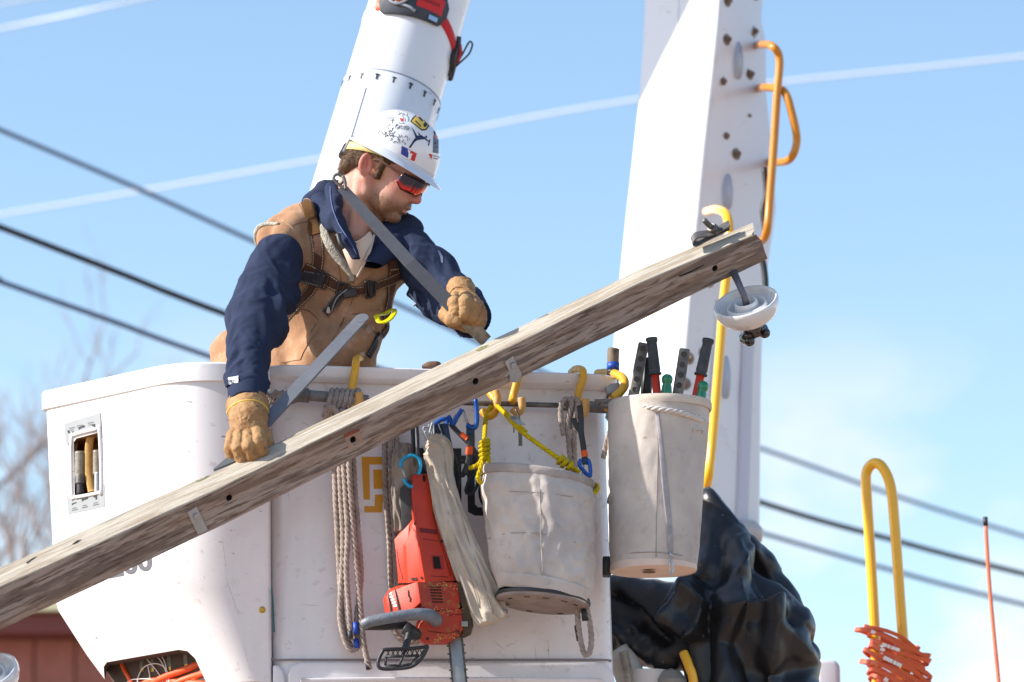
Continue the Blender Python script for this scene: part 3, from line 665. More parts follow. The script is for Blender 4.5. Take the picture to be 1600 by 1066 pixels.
# control box on the left
L0, C0, E0 = (67, 12.37), (281, 11.88), (421, 11.915)
def cring(z, py, L, C, E, rad=(.03, .13, .012, .03, .03), grow=0, back=.5):
    l_, c_, e_ = Vector(xy(L[0], L[1], py)), Vector(xy(C[0], C[1], py)), Vector(xy(E[0], E[1], py))
    f = Vector((e_.x + .0, e_.y + .13)); bb = Vector((f.x, f.y + back)); lb_ = Vector((l_.x + .16, l_.y + .28))
    pts = [l_, c_, e_, f, lb_]
    if grow:
        cen = (l_ + c_ + e_ + lb_) / 4; pts = [p + (p - cen).normalized() * grow for p in pts]; pts[2] = Vector((e_.x, e_.y - grow)); pts[3] = f
    return plan(pts, rad, z, 9)
zz = lambda py: P(300, py, 11.95).z
mb = MB(); loft(mb, [cring(zz(1210), 1210, (262, 12.37), (455, 11.98), (437, 11.99), (.03, .03, .012, .03, .03)) if 0 else cring(zz(1066), 1066, (178, 12.30), (384, 11.92), (424, 11.95), (.03, .06, .012, .03, .03)),
    cring(zz(1000), 1000, (132, 12.33), (345, 11.90), (423, 11.94), (.03, .09, .012, .03, .03)), cring(zz(925), 925, (87, 12.36), (300, 11.885), (422, 11.93), (.03, .12, .012, .03, .03)), cring(zz(905), 905, (83, 12.365), (290, 11.88), (421.5, 11.925)),
    cring(zz(760), 760, (76, 12.37), (284, 11.88), (421, 11.92)), cring(zz(590), 590, (69, 12.37), (281, 11.88), (421, 11.915))])
cbx = mb.build('control_box', WHITE, bk); recalc(cbx)
# rim flange : control box part and bucket part, one continuous lip
mb = MB()
lipA = [cring(zr - .062, 595, L0, C0, E0, grow=.004), cring(zr - .060, 595, L0, C0, E0, grow=.011), cring(zr - .006, 570, L0, C0, E0, grow=.012), cring(zr, 567, L0, C0, E0, grow=.006)]
loft(mb, lipA); o = mb.build('box_rim', WHITE, bk); recalc(o); sharp(o, 40)
mb = MB(); rg = []
for (gr, dz) in ((.022, -.050), (.036, -.040), (.042, -.032), (.0435, -.004), (.040, .0), (-.030, .0), (-.032, -.04)):
    pts, z = mring(590, 430, 948, gr, zr + dz); rg.append(plan(pts, [.11 if gr > 0 else .08] * 4, zr + dz))
loft(mb, rg + [rg[0]], closed_ends=False); o = mb.build('bucket_rim', WHITE, bk); recalc(o); sharp(o, 40)
# openings cut in the box
def cutter(poly, Y0, depth, tilt):
    mb = MB(); mb.prism(poly, Y0, depth, bev=0, Yf=tilt); o = mb.build('cut', None, None, smooth=False); return o
facel = lambda x, y: 12.37 - (x - 67) / 214 * .49 - .06
BOXIN = mat('brown_box_inside', lin(150, 108, 60), .9, var=(14, .4, lin(96, 66, 44)))
def boolcut(tgt, cut, m):
    tgt.data.materials.append(m)
    cut.data.materials.clear(); cut.data.materials.append(m)
    md = tgt.modifiers.new('b', 'BOOLEAN'); md.operation = 'DIFFERENCE'; md.object = cut; md.solver = 'EXACT'; md.material_mode = 'TRANSFER'
    bpy.context.view_layer.update(); dg = bpy.context.evaluated_depsgraph_get(); me = bpy.data.meshes.new_from_object(tgt.evaluated_get(dg)); tgt.modifiers.clear()
    old = tgt.data; tgt.data = me; bpy.data.meshes.remove(old); bpy.data.objects.remove(cut)
BV0 = bvh_of([cbx])
dome = lambda pts: pts
win = [(112, 686), (116, 680), (150, 671), (156, 674), (159, 765), (155, 770), (118, 777), (113, 771)]
boolcut(cbx, cutter(win, 0, .20, facel), BOXIN)
low = [(162, 1120), (160, 1040), (165, 1033), (278, 1014), (292, 1016), (303, 1026), (320, 1064), (320, 1120)]
facel2 = lambda x, y: 12.37 - (x - 150) / 214 * .42 - .10
boolcut(cbx, cutter(low, 0, .13, facel2), mat('dark_box_inside', lin(84, 70, 62), .9)); sharp(cbx, 35)
# window surround, hoses and fittings inside
mb = MB(); ww = [(x, y) for x, y in win]
lipp = [hit(x, y, BV0, .001)[0] for x, y in win]; mb.tube(lipp, .0065, n=8, closed=True, sub=4); mb.build('window_edge', WHITE, bk)
for (pts, nm) in ((([(100, 662), (157, 645), (159, 684), (155, 683), (153, 674), (121, 680), (110, 688), (106, 697), (103, 692)]), 'control_sticker'), (([(104, 771), (107, 777), (114, 781), (122, 781), (156, 771), (160, 767), (161, 757), (163, 757), (164, 792), (107, 804)]), 'control_sticker')):
    decal(nm, [pts], BV0, PLATE, bk, off=.0012, thick=.0008, step=9)
marks = []
for (x, y) in ((109, 669), (121, 665.5), (138, 661)): marks += [[(x, y), (x + 9, y - 1.8), (x + 9, y - .6), (x, y + 1.2)], [(x + 1, y + 3), (x + 7, y + 1.8), (x + 7, y + 2.8), (x + 1, y + 4)]]
for (x, y) in ((113, 797), (129, 793), (146, 789)): marks += [[(x, y), (x + 9, y - 1.8), (x + 9, y - .6), (x, y + 1.2)], [(x + 1, y - 3), (x + 7, y - 4.2), (x + 7, y - 3.2), (x + 1, y - 2)]]
GI = mat('grey_ink', lin(90, 92, 98), .5)
for mk_ in marks: decal('sticker_print', [mk_], BV0, GI, bk, off=.0022, step=5)
icons = [[(106, 673), (109, 672.5), (110, 676), (116, 673.6), (116, 675), (110, 677.5), (107, 677)], [(123, 668), (133, 664.5), (133, 667.5), (127, 669.5), (124, 672)], [(144, 663.5), (149, 662.5), (149.5, 668), (147.5, 669), (147, 665.5), (144, 666)],
    [(113, 787), (120, 784.5), (120, 786), (115, 788), (113.5, 790)], [(128, 780), (138, 776), (138, 779.5), (132, 781.5), (129, 784)], [(147, 775), (152, 774), (152.5, 780), (150, 781), (150, 777), (147, 778)]]
for ic_ in icons: decal('sticker_icon', [ic_], BV0, INK, bk, off=.0022, step=5)
def inside(name, px, py0, py1, Yo, r, m, bend=0):
    mb = MB(); mb.tube([P(px, py0, facel(px, py0) + Yo), P(px + bend, (py0 + py1) / 2, facel(px, py0) + Yo), P(px + bend * 1.5, py1, facel(px, py0) + Yo)], r, n=12); return mb.build(name, m, bk)
TAN = mat('tan_foam', lin(196, 156, 92), .9, var=(60, .4, lin(150, 112, 60)))
mb = MB(); ribbon(mb, [P(143, 676, 12.25), P(139, 700, 12.26), P(139, 740, 12.26), P(144, 769, 12.25)], R(13), .02); mb.build('foam_strip', TAN, bk)
mb = MB(); ribbon(mb, [P(119, 684, 12.32), P(117, 700, 12.32), P(118, 740, 12.32), P(121, 773, 12.32)], R(8), .02); mb.build('foam_strip', TAN, bk)
GLS = mat('clear_hose', lin(150, 142, 126), .3, var=(70, .6, lin(96, 88, 78)))
inside('hose', 125, 706, 747, .09, R(8.5), GLS); inside('hose', 152, 704, 742, .09, R(7), GLS)
inside('hose_fitting', 125.5, 742, 756, .085, R(8), STEELD); inside('hose_fitting', 126, 752, 772, .085, R(6.5), BLACK); inside('hose_fitting', 153, 738, 774, .085, R(6), STEEL)
# hydraulic lines in the lower opening
OH = mat('orange_hose', lin(232, 92, 40), .5, var=(20, .3, lin(190, 60, 30)))
Yl = lambda x: 12.37 - (x - 150) / 214 * .42
for pts, r in (([(186, 1020), (192, 1042), (204, 1064), (214, 1085)], 3.6), ([(318, 1035), (290, 1046), (262, 1056), (240, 1068), (225, 1090)], 5.5), ([(326, 1050), (300, 1058), (275, 1068), (250, 1085)], 5.5), ([(306, 1020), (322, 1034), (316, 1050), (290, 1075)], 5), ([(200, 1090), (230, 1066), (262, 1064), (330, 1070)], 5), ([(240, 1064), (262, 1074), (300, 1076)], 4), ([(190, 1092), (205, 1074), (226, 1068)], 4)):
    mb = MB(); mb.tube([P(x, y, Yl(x) + .035 + rnd.uniform(-.012, .02)) for x, y in pts], R(r), n=12); mb.build('hydraulic_hose', OH, bk)
for x, y in ((224, 1036), (240, 1036), (267, 1034), (293, 1030)):
    Y_ = Yl(x) + .05
    for (dy0, dy1, r, m) in ((-14, 8, 6.8, STEELD), (-16, -2, 5.6, STEEL), (4, 14, 5, BRASS)):
        mb = MB(); c0, c1 = P(x, y + dy0, Y_), P(x + .5, y + dy1, Y_); mb.lathe([(0, 0), (R(r), 0), (R(r), (c1 - c0).length), (0, (c1 - c0).length)], c0, c1 - c0, n=6 if m is STEEL else 10); o = mb.build('hose_fitting', m, bk); sharp(o, 30)
TIE = mat('white_wire', lin(226, 218, 216), .5)
for pts in ([(215, 1076), (216, 1058), (226, 1042), (244, 1037), (258, 1044), (264, 1060), (262, 1085)], [(226, 1026), (238, 1040), (250, 1056), (260, 1080)], [(242, 1022), (252, 1034), (260, 1052), (262, 1080)], [(250, 1020), (258, 1036), (262, 1056), (268, 1080)], [(196, 1070), (206, 1062), (240, 1062), (252, 1074)], [(231, 1040), (234, 1058), (232, 1080)]):
    mb = MB(); mb.tube([P(x, y, Yl(x) + .03) for x, y in pts], R(1.1), n=6); mb.build('zip_tie', TIE, bk)
# latch, gasket, screw, number
mb = MB(); mb.tube([P(423.5, 918, 11.925), P(426, 940, 11.93), P(428.5, 988, 11.935)], .0028, n=6); mb.build('gasket', mat('teal_gasket', lin(20, 90, 96), .6), bk)
c, n = hit(409.5, 953, BV0, 0); mb = MB(); mb.lathe([(0, .004), (.007, .0038), (.0105, .002), (.011, 0)], c, n, n=18); mb.build('brass_screw', BRASS, bk)
def text_polys(s, cx, cy, hpx, bold=0, rot=0, sx=1.0, skew=0):
    """built-in lettering turned into pixel-space faces"""
    cu = bpy.data.curves.new('t', 'FONT'); cu.body = s; cu.align_x = 'CENTER'; cu.align_y = 'CENTER'; cu.size = 1; cu.offset = bold; cu.resolution_u = 4
    o = bpy.data.objects.new('t', cu); COL.objects.link(o); bpy.context.view_layer.update(); dg = bpy.context.evaluated_depsgraph_get()
    me = bpy.data.meshes.new_from_object(o.evaluated_get(dg)); out = []; k = hpx / .7; ca, sa = math.cos(rot), math.sin(rot)
    for p in me.polygons:
        q = []
        for i in p.vertices:
            x, y = me.vertices[i].co.x * k * sx, -me.vertices[i].co.y * k; x += y * skew; q.append((cx + x * ca - y * sa, cy + x * sa + y * ca))
        out.append(q)
    bpy.data.objects.remove(o); bpy.data.meshes.remove(me); return out
def textdecal(name, s, cx, cy, h, bv, m, parent, bold=0, rot=0, sx=1.0, skew=0, off=.0012):
    V = []; F = []
    for q in text_polys(s, cx, cy, h, bold, rot, sx, skew):
        k = len(V); a = 0
        for x, y in q: V.append(hit(x, y, bv, off)[0])
        F.append(tuple(range(k, len(V))))
    return mk(name, V, F, m, parent, smooth=False)
textdecal('number_print', '200', 203, 882, 33, BV0, mat('grey_number', lin(84, 84, 92), .5), bk, bold=.03, rot=-.2)
SCF = mat('scuff_mark', lin(150, 134, 134), .8); SCR = mat('red_scuff', lin(210, 150, 140), .8)
rs4 = random.Random(8)
def scuff(x, y, L, ang, bv, m=None):
    pts = [(x, y), (x + L * .5 * math.cos(ang), y + L * .5 * math.sin(ang) + rs4.uniform(-.8, .8)), (x + L * math.cos(ang), y + L * math.sin(ang))]
    mb = MB(); mb.tube([hit(a_, b_, bv, .0001)[0] for a_, b_ in pts], [.0002, .0006, .0002], n=4, sub=4); mb.build('scuff', m or SCF, bk)
BVS = bvh_of([shell])
for x, y, L, an, m in ((196, 902, 26, .06, SCR), (222, 908, 30, -.12, SCF), (232, 911, 14, .05, SCF), (346, 830, 60, 1.45, SCF), (352, 900, 90, 1.25, SCF), (372, 980, 70, 1.3, SCF), (318, 900, 5, 1, SCF), (384, 896, 4, .3, SCF), (310, 580, 4, 0, SCF), (120, 892, 22, .2, SCF)): scuff(x, y, L, an, BV0, m)
for x, y, L, an in ((470, 945, 30, .05), (500, 780, 5, 1.5), (640, 1022, 26, -.9), (770, 1000, 24, .7), (790, 1010, 18, -.3), (560, 880, 12, .2), (450, 770, 6, 1.4), (836, 1008, 40, 1.5), (856, 1000, 30, 1.5), (700, 610, 16, .1), (862, 612, 20, -.1), (470, 660, 14, .4), (930, 980, 14, 1.2), (735, 930, 12, -.6), (450, 1000, 9, 1.1)): scuff(x, y, L, an, BVS)
# maker's lettering on the bucket front
BVS = bvh_of([shell])
def quads(L): return [[(a, b_), (c, b_), (c, d_), (a, d_)] for a, b_, c, d_ in L]
decal('logo_mark', [[(565, 714), (626, 714), (626, 726), (577, 726), (578, 781), (568, 781)], [(583, 734), (626, 734), (626, 745), (600, 745), (600, 751), (626, 751), (626, 764), (584, 764)], [(586, 773), (626, 773), (626, 784), (598, 784), (597, 801), (569, 801), (569, 791), (585, 791)]], BVS, ORLOGO, bk, off=.001, step=12)
tpoly = [[(729, 694), (741, 694), (742, 788), (747, 793), (755, 793), (755, 806), (742, 806), (731, 800)], [(709, 712), (755, 712), (755, 725), (709, 725)]]
er = []; cxe, cye = 778, 768
for k_ in range(22):
    a0, a1 = math.radians(40 + k_ * 14), math.radians(40 + (k_ + 1) * 14)
    er.append([(cxe + 31 * math.cos(a0), cye + 37 * math.sin(a0)), (cxe + 31 * math.cos(a1), cye + 37 * math.sin(a1)), (cxe + 17 * math.cos(a1), cye + 23 * math.sin(a1)), (cxe + 17 * math.cos(a0), cye + 23 * math.sin(a0))])
decal('lettering', tpoly, BVS, INK, bk, off=.001, step=12)
decal('lettering', [e for e in er] + [[(cxe - 20, cye - 6), (cxe + 20, cye - 6), (cxe + 20, cye + 6), (cxe - 20, cye + 6)]][:0], BVS, INK, bk, off=.0012, step=12)
decal('lettering', [[(cxe - 18, cye - 8), (cxe + 18, cye - 8), (cxe + 18, cye + 5), (cxe - 18, cye + 5)]], BVS, INK, bk, off=.0016, step=12)
textdecal('lettering', 'Al', 667, 755, 88, BVS, INK, bk, bold=.05); textdecal('lettering', 'c', 842, 770, 88, BVS, INK, bk, bold=.05)
# ------------------------------------------------------------------ the worker
YP = 12.10
man = thing('person', P(450, 1066, 12.45), 'worker in a navy hoodie and tan vest leaning out of the bucket', 'person')
def A3(px, py, Y): p = P(px, py, Y); return (p.x, p.y, p.z)
def C(p, x0, y0, Y0, x1, y1, Y1, r0, r1, ys=1.0):       # tapered limb: pixels, depth, radii in pixels
    return cone(p, A3(x0, y0, Y0), A3(x1, y1, Y1), R(r0, Y0), R(r1, Y1), ys)
def bounds(x0, y0, x1, y1, Ya, Yb):
    a, b_ = P(x0, y1, (Ya + Yb) / 2), P(x1, y0, (Ya + Yb) / 2); return (a.x, Ya, a.z), (b_.x, Yb, b_.z)
def noisev(V, sc, seed=0, st=(1, 1, 1)):
    return perlin(V[:, 0] * sc * st[0], V[:, 1] * sc * st[1], V[:, 2] * sc * st[2], seed)
U1 = 1 / 489.0       # one photo pixel at the worker's depth, in metres

# head frame: origin between the ears; f forward, u up, s to the camera side
HO = P(585, 262, YP + .0); th_ = math.radians(28); yaw_ = math.radians(14)
Rr, Uu, Dd = Vector((1, 0, 0)), Vector((0, -SP, CP)), Vector((0, CP, SP))       # image right, image up, into the picture
def basis():
    f = Rr * math.cos(th_) - Uu * math.sin(th_); u = Rr * math.sin(th_) + Uu * math.cos(th_); s = -Dd
    f2 = f * math.cos(yaw_) + s * math.sin(yaw_); s2 = s * math.cos(yaw_) - f * math.sin(yaw_); return f2.normalized(), u.normalized(), s2.normalized()
Hf, Hu, Hs = basis(); HC = HO - Hs * (-0.0) + Dd * .0
HC = P(585, 262, YP) + Dd * (43 * U1)          # the ear lies 43 px in front of the head's middle
def H(f, u, s=0): return HC + (Hf * f + Hu * u + Hs * s) * U1
def HL(p):      # world grid -> head-local pixels (as a grid)
    x, y, z = p[0] - HC.x, p[1] - HC.y, p[2] - HC.z
    return [(x * a.x + y * a.y + z * a.z) / U1 for a in (Hf, Hs, Hu)]
def headfn(p):
    q = HL(p); X, Y, Z = q; Ya = np.abs(Y)
    sy = [X, Ya, Z]         # mirrored
    d = ell(q, (16, 0, 24), (66, 46, 50))
    d = smin(d, ell(q, (44, 0, -12), (36, 37, 44)), 12)
    d = smin(d, cone(sy, (6, 33, -22), (14, 31, -40), 12, 9), 12)
    d = smin(d, cone(sy, (14, 31, -40), (62, 9, -55), 9, 9), 9)
    d = smin(d, ell(sy, (54, 24, -8), (19, 15, 15)), 9)       # cheekbone
    d = smin(d, ell(sy, (50, 24, -32), (20, 13, 20)), 10)     # cheek
    d = smin(d, ell(q, (64, 0, -53), (11, 14, 10)), 8)        # chin
    d = smin(d, ell(q, (63, 0, -33), (15, 18, 14)), 8)        # muzzle
    d = smin(d, cone(sy, (66, 8, 15), (62, 28, 13), 8, 8), 8) # brow
    d = smax(d, -ell(sy, (74, 17, 4), (9, 11, 7)), 6)         # sockets
    d = smin(d, ell(sy, (62, 17, 4), (9, 9, 8)), 3)           # eyeball and lid
    d = smin(d, cone(q, (71, 0, 12), (86, 0, -13), 5.0, 7.0), 5)
    d = smin(d, ell(sy, (80, 6.5, -16.5), (7, 4.5, 5)), 3)    # nostril wings
    d = smax(d, -ell(sy, (83, 3.2, -21.5), (3.2, 2, 2.2)), 1)
    d = smin(d, ell(q, (77, 0, -31), (5.5, 12, 4.2)), 3)      # upper lip
    d = smin(d, ell(q, (74.5, 0, -39.5), (5.5, 10, 4)), 2.2)  # lower lip
    d = smax(d, -cone(sy, (81, 0, -35.4), (70, 13, -35.6), 1.1, .8), 1.2)
    d = smax(d, -ell(q, (75, 0, -46.5), (4, 9, 3)), 3)
    # ears
    ex, ey, ez = X + (Z + 2) * .18, Ya - 44, Z + 2
    ear = ell([ex, ey - (-ex) * .35, ez], (-3, 1.5, 0), (11.5, 3.6, 19))
    ear = smax(ear, -ell([ex, ey, ez], (-1.0, 7.0, 2), (6.2, 5.4, 12.5)), 2.2)
    ear = smin(ear, cone([ex, ey, ez], (5.5, 1, 1), (6, .5, -6), 2.3, 2.6), 1.5)
    ear = smin(ear, cone([ex, ey, ez], (-5, 3.2, 8), (-2, 3.2, -8), 1.5, 1.4), 1.5)
    d = smin(d, ear, 1.8)
    d = d * U1
    # neck down into the collar
    nk = cone(p, tuple(H(-12, -14, 0)), A3(535, 368, YP + .13), R(34), R(40))
    d = smin(d, nk, .022)
    d = smin(d, cone(p, tuple(H(18, -44, 0)), A3(557, 366, YP + .07), R(13), R(15)), .02)     # throat
    d = smin(d, cone(p, tuple(H(42, -50, 0)), A3(578, 364, YP + .13), R(9), R(15)), .02)
    st = cone(p, tuple(H(-6, -24, 34)), A3(548, 366, YP + .05), R(5), R(5)); d = smin(d, st, .02)
    return d
lo_, hi_ = bounds(500, 168, 690, 420, YP - .14, YP + .30)
V, F = nets(headfn, lo_, hi_, .0026); V = relax(V, F, 1, .3)
skinV = V
head = npmesh('body', V, F, None, man)
# face colouring of its own: beard shadow, red ear and cheeks (attributes of the skin itself)
q = HL([V[:, 0], V[:, 1], V[:, 2]]); X_, Y_, Z_ = q
def g(v, c, w): return np.exp(-((v - c) / w) ** 2)
jaw = np.clip((-Z_ - 24) / 14, 0, 1) * np.clip((X_ - 14) / 14, 0, 1) * np.clip((X_ - 20 - (-Z_ - 62) * 1.2) / 10, 0, 1)
mous = g(X_, 82, 10) * g(Z_, -27.5, 5.5) * np.clip(1.25 - np.abs(Y_) / 20, 0, 1)
lips = (g(Z_, -31.5, 3.2) + g(Z_, -39.5, 3.2)) * (X_ > 68) * (np.abs(Y_) < 10)
bz = np.clip(jaw * (1.05 + .5 * noisev(V, 90, 3)) + mous * 1.6, 0, 1) * (1 - np.clip(lips * .9, 0, 1) * (mous < .5))
ear_ = (np.abs(np.abs(Y_) - 46) < 9) * g(X_, -3, 14) * g(Z_, 0, 24); red = np.clip(ear_ * .9 + g(X_, 88, 10) * g(Z_, -15, 9) * .8 + g(X_, 60, 16) * g(Z_, -10, 12) * .35, 0, 1)
at = head.data.attributes.new('beard', 'FLOAT', 'POINT'); at.data.foreach_set('value', bz.astype(np.float32)); at = head.data.attributes.new('flush', 'FLOAT', 'POINT'); at.data.foreach_set('value', red.astype(np.float32)); at = head.data.attributes.new('lips', 'FLOAT', 'POINT'); at.data.foreach_set('value', np.clip(lips, 0, 1).astype(np.float32))
def skinmat():
    m = SKIN.copy(); m.name = 'face_skin'; n = m.node_tree.nodes; l = m.node_tree.links; b = n['Principled BSDF']; cur = b.inputs['Base Color'].links[0].from_socket
    for nm, c, am in (('flush', lin(206, 96, 84), .75), ('lips', lin(190, 112, 100), .7)):
        a = n.new('ShaderNodeAttribute'); a.attribute_name = nm; mu = n.new('ShaderNodeMath'); mu.operation = 'MULTIPLY'; mu.inputs[1].default_value = am; l.new(a.outputs['Fac'], mu.inputs[0]); mx = n.new('ShaderNodeMixRGB'); l.new(mu.outputs[0], mx.inputs[0]); l.new(cur, mx.inputs[1]); mx.inputs[2].default_value = c; cur = mx.outputs[0]
    a = n.new('ShaderNodeAttribute'); a.attribute_name = 'beard'; tc = n.new('ShaderNodeTexCoord'); t = n.new('ShaderNodeTexNoise'); t.inputs['Scale'].default_value = 420; t.inputs['Detail'].default_value = 2; l.new(tc.outputs['Object'], t.inputs[0])
    mr = n.new('ShaderNodeMapRange'); mr.inputs[1].default_value = .32; mr.inputs[2].default_value = .62; mr.inputs[3].default_value = .35; l.new(t.outputs[0], mr.inputs[0]); mu = n.new('ShaderNodeMath'); mu.operation = 'MULTIPLY'; l.new(a.outputs['Fac'], mu.inputs[0]); l.new(mr.outputs[0], mu.inputs[1])
    mx = n.new('ShaderNodeMixRGB'); l.new(mu.outputs[0], mx.inputs[0]); l.new(cur, mx.inputs[1]); mx.inputs[2].default_value = lin(122, 90, 62); l.new(mx.outputs[0], b.inputs['Base Color'])
    return m
head.data.materials.clear(); head.data.materials.append(skinmat())
BVH_HEAD = BVHTree.FromPolygons([Vector(v) for v in V], [tuple(f) for f in F])
# moustache and chin stubble as short hairs
hm = MB(); rs = np.random.RandomState(5); N = vnormals(V, F)
cand = np.where((bz > .25) & (Y_ > -26))[0]; pick = rs.choice(cand, 5200, p=(bz[cand] ** 1.5) / (bz[cand] ** 1.5).sum())
dn = np.array(Hf * .25 - Hu * 1.0 + Hs * .1); down = np.array(-Hu)
hv = []; hf = []
for i in pick:
    L = (.0026 + .0040 * (mous[i] > .35)) * rs.uniform(.6, 1.2); p = V[i] + rs.normal(0, .0009, 3); d = N[i] * .55 + dn * .6 + rs.normal(0, .22, 3); d /= np.linalg.norm(d); s_ = np.cross(d, N[i] + rs.normal(0, .4, 3)); s_ /= np.linalg.norm(s_) + 1e-9
    k = len(hv); w = .00030; hv += [p - s_ * w, p + s_ * w, p + d * L]; hf.append((k, k + 1, k + 2))
o = mk('beard', hv, hf, mat('beard_hair', lin(128, 94, 62), .6, var=(200, .6, lin(176, 136, 92))), man, smooth=False); tag(o, kind='stuff')
# hair: a fitted cap under the hard hat with strands over it
def hairfn(p):
    q = HL(p); X, Y, Z = q; Ya = np.abs(Y)
    d = ell(q, (12, 0, 18), (66, 48.5, 52))
    d = smin(d, ell(q, (-34, 0, -14), (20, 36, 26)), 10)
    d = smin(d, cone([X, Ya, Z], (20, 41, 14), (21, 42, -13), 8, 3.0), 5)      # sideburn
    d = smax(d, -ell([X, Ya, Z], (2, 50, -6), (15, 22, 22)), 2)              # round the ear
    d = smax(d, -(Z + 36 + (X + 30) * -.15), 3)
    d = smax(d, (X - 26 - np.clip(Z - 10, 0, 40) * .9), 3)
    d = smax(d, -(Z + 14 + np.clip(-X - 12, 0, 60) * 1.1) * (X > -60) , 3)
    return d * U1
lo_, hi_ = bounds(505, 170, 660, 330, YP - .05, YP + .24)
V, F = nets(hairfn, lo_, hi_, .003); N = vnormals(V, F)
V = V + N * (noisev(V, 160, 2, (1, 1, .35)) * .0035)[:, None]
npmesh('hair', V, F, HAIR, man)
hv = []; hf = []; q = HL([V[:, 0], V[:, 1], V[:, 2]]); cand = np.where((q[1] > -10) & (q[2] < 44))[0]
for i in rs.choice(cand, 5200):
    f_, s_, u_ = q[0][i], q[1][i], q[2][i]
    back = f_ < 0; d = (-np.array(Hf) * (.9 if back else .25) - np.array(Hu) * (.75 if f_ < 26 else .9)) + N[i] * .25 + rs.normal(0, .16, 3); d -= N[i] * min(0, d @ N[i]); d /= np.linalg.norm(d)
    L = rs.uniform(.010, .024) if u_ > -8 else rs.uniform(.006, .013); L *= .55 if f_ > 12 else 1; w = .0006; s2 = np.cross(d, N[i]); s2 /= np.linalg.norm(s2) + 1e-9
    p = V[i] - N[i] * .001; m1 = p + d * L * .55 + N[i] * .0012; k = len(hv); hv += [p - s2 * w, p + s2 * w, m1 + s2 * w * .8, m1 - s2 * w * .8, p + d * L - N[i] * .0006]; hf += [(k, k + 1, k + 2, k + 3), (k + 3, k + 2, k + 4)]
o = mk('hair_strands', hv, hf, mat('hair_strand', lin(84, 60, 42), .55, var=(120, .7, lin(140, 108, 76))), man, smooth=False); tag(o, kind='stuff')

# ---- hard hat
HATW = mat('white_hard_hat', (.80, .80, .82, 1), .22, coat=.5, var=(8, .12, (.62, .62, .66, 1)), bump=(10, .03, 2), scratches=(18, .5, lin(120, 118, 124), (3, 3, 9)))
hc, hr, hh, hwid = 19.0, 72.0, 79.0, 60.0      # centre, length, height, half width (local px)
def hatpt(a, t, g_=0):      # a: around (0 = front), t: 0 rim .. 1 crown
    e = 2.25; ct = math.cos(t * math.pi / 2); st_ = math.sin(t * math.pi / 2); r = ct ** (2 / e); z = st_ ** (2 / e)
    ridge = 0
    if g_ == 0: ridge = 1.6 * math.exp(-((math.sin(a) * hwid * r) / 5.5) ** 2) * (t > .25) * min(1, (t - .25) * 4)
    return (hc + (hr + g_) * r * math.cos(a), (hwid + g_) * r * math.sin(a), 26 + (hh + g_) * z + ridge)
nA, nT = 96, 30; V = []; F = []
for i in range(nT):
    for j in range(nA):
        f_, s_, u_ = hatpt(2 * math.pi * j / nA, i / nT); V.append(H(f_, u_, s_))
V.append(H(hc, 26 + hh + 1.6, 0))
for i in range(nT - 1):
    for j in range(nA): F.append((i * nA + j, i * nA + (j + 1) % nA, (i + 1) * nA + (j + 1) % nA, (i + 1) * nA + j))
for j in range(nA): F.append(((nT - 1) * nA + j, (nT - 1) * nA + (j + 1) % nA, nT * nA))
k = len(V)        # inner shell
for i in range(nT):
    for j in range(nA):
        f_, s_, u_ = hatpt(2 * math.pi * j / nA, i / nT, -2.2); V.append(H(f_, u_ - .0, s_))
V.append(H(hc, 26 + hh - 2.2, 0))
for i in range(nT - 1):
    for j in range(nA): F.append((k + (i + 1) * nA + j, k + (i + 1) * nA + (j + 1) % nA, k + i * nA + (j + 1) % nA, k + i * nA + j))
for j in range(nA): F.append((k + nT * nA, k + (nT - 1) * nA + (j + 1) % nA, k + (nT - 1) * nA + j))
for j in range(nA): F.append((j, k + j, k + (j + 1) % nA, (j + 1) % nA))
hat = mk('hard_hat', V, F, HATW, man); BVHAT = bvh_of([hat])
def brimw(a):
    c = math.cos(a); v = 3.5 + 16.5 * max(0, c) ** 1.6; return v + (5.5 * max(0, -c) ** 4)
V = []; F = []; secs = 9
for j in range(nA):
    a = 2 * math.pi * j / nA; f0, s0, u0 = hatpt(a, 0.0); w = brimw(a); nf, ns = math.cos(a) * hwid, math.sin(a) * hr; L = math.hypot(nf, ns); nf /= L; ns /= L; c = math.cos(a)
    dr = -(4.5 * max(0, c) ** 2 + 1.0) 
    sec = [(-1, 9.5), (.9, 9.2), (1.3, 3), (w * .5, 1.0 + dr * .25), (w, -1.6 + dr), (w + .4, -2.8 + dr), (w - .9, -3.2 + dr), (w * .5, -1.4 + dr * .25), (-1.2, -2.0)]
    for (o_, h_) in sec: V.append(H(f0 + nf * o_, u0 + h_, s0 + ns * o_))
for j in range(nA):
    j2 = (j + 1) % nA
    for m_ in range(secs): m2 = (m_ + 1) % secs; F.append((j * secs + m_, j2 * secs + m_, j2 * secs + m2, j * secs + m2))
o = mk('brim', V, F, mat('blue_grey_brim', lin(206, 214, 226), .25, coat=.4, var=(12, .2, lin(186, 192, 204))), hat); recalc(o); sharp(o, 50)
BVHB = bvh_of([o, hat])
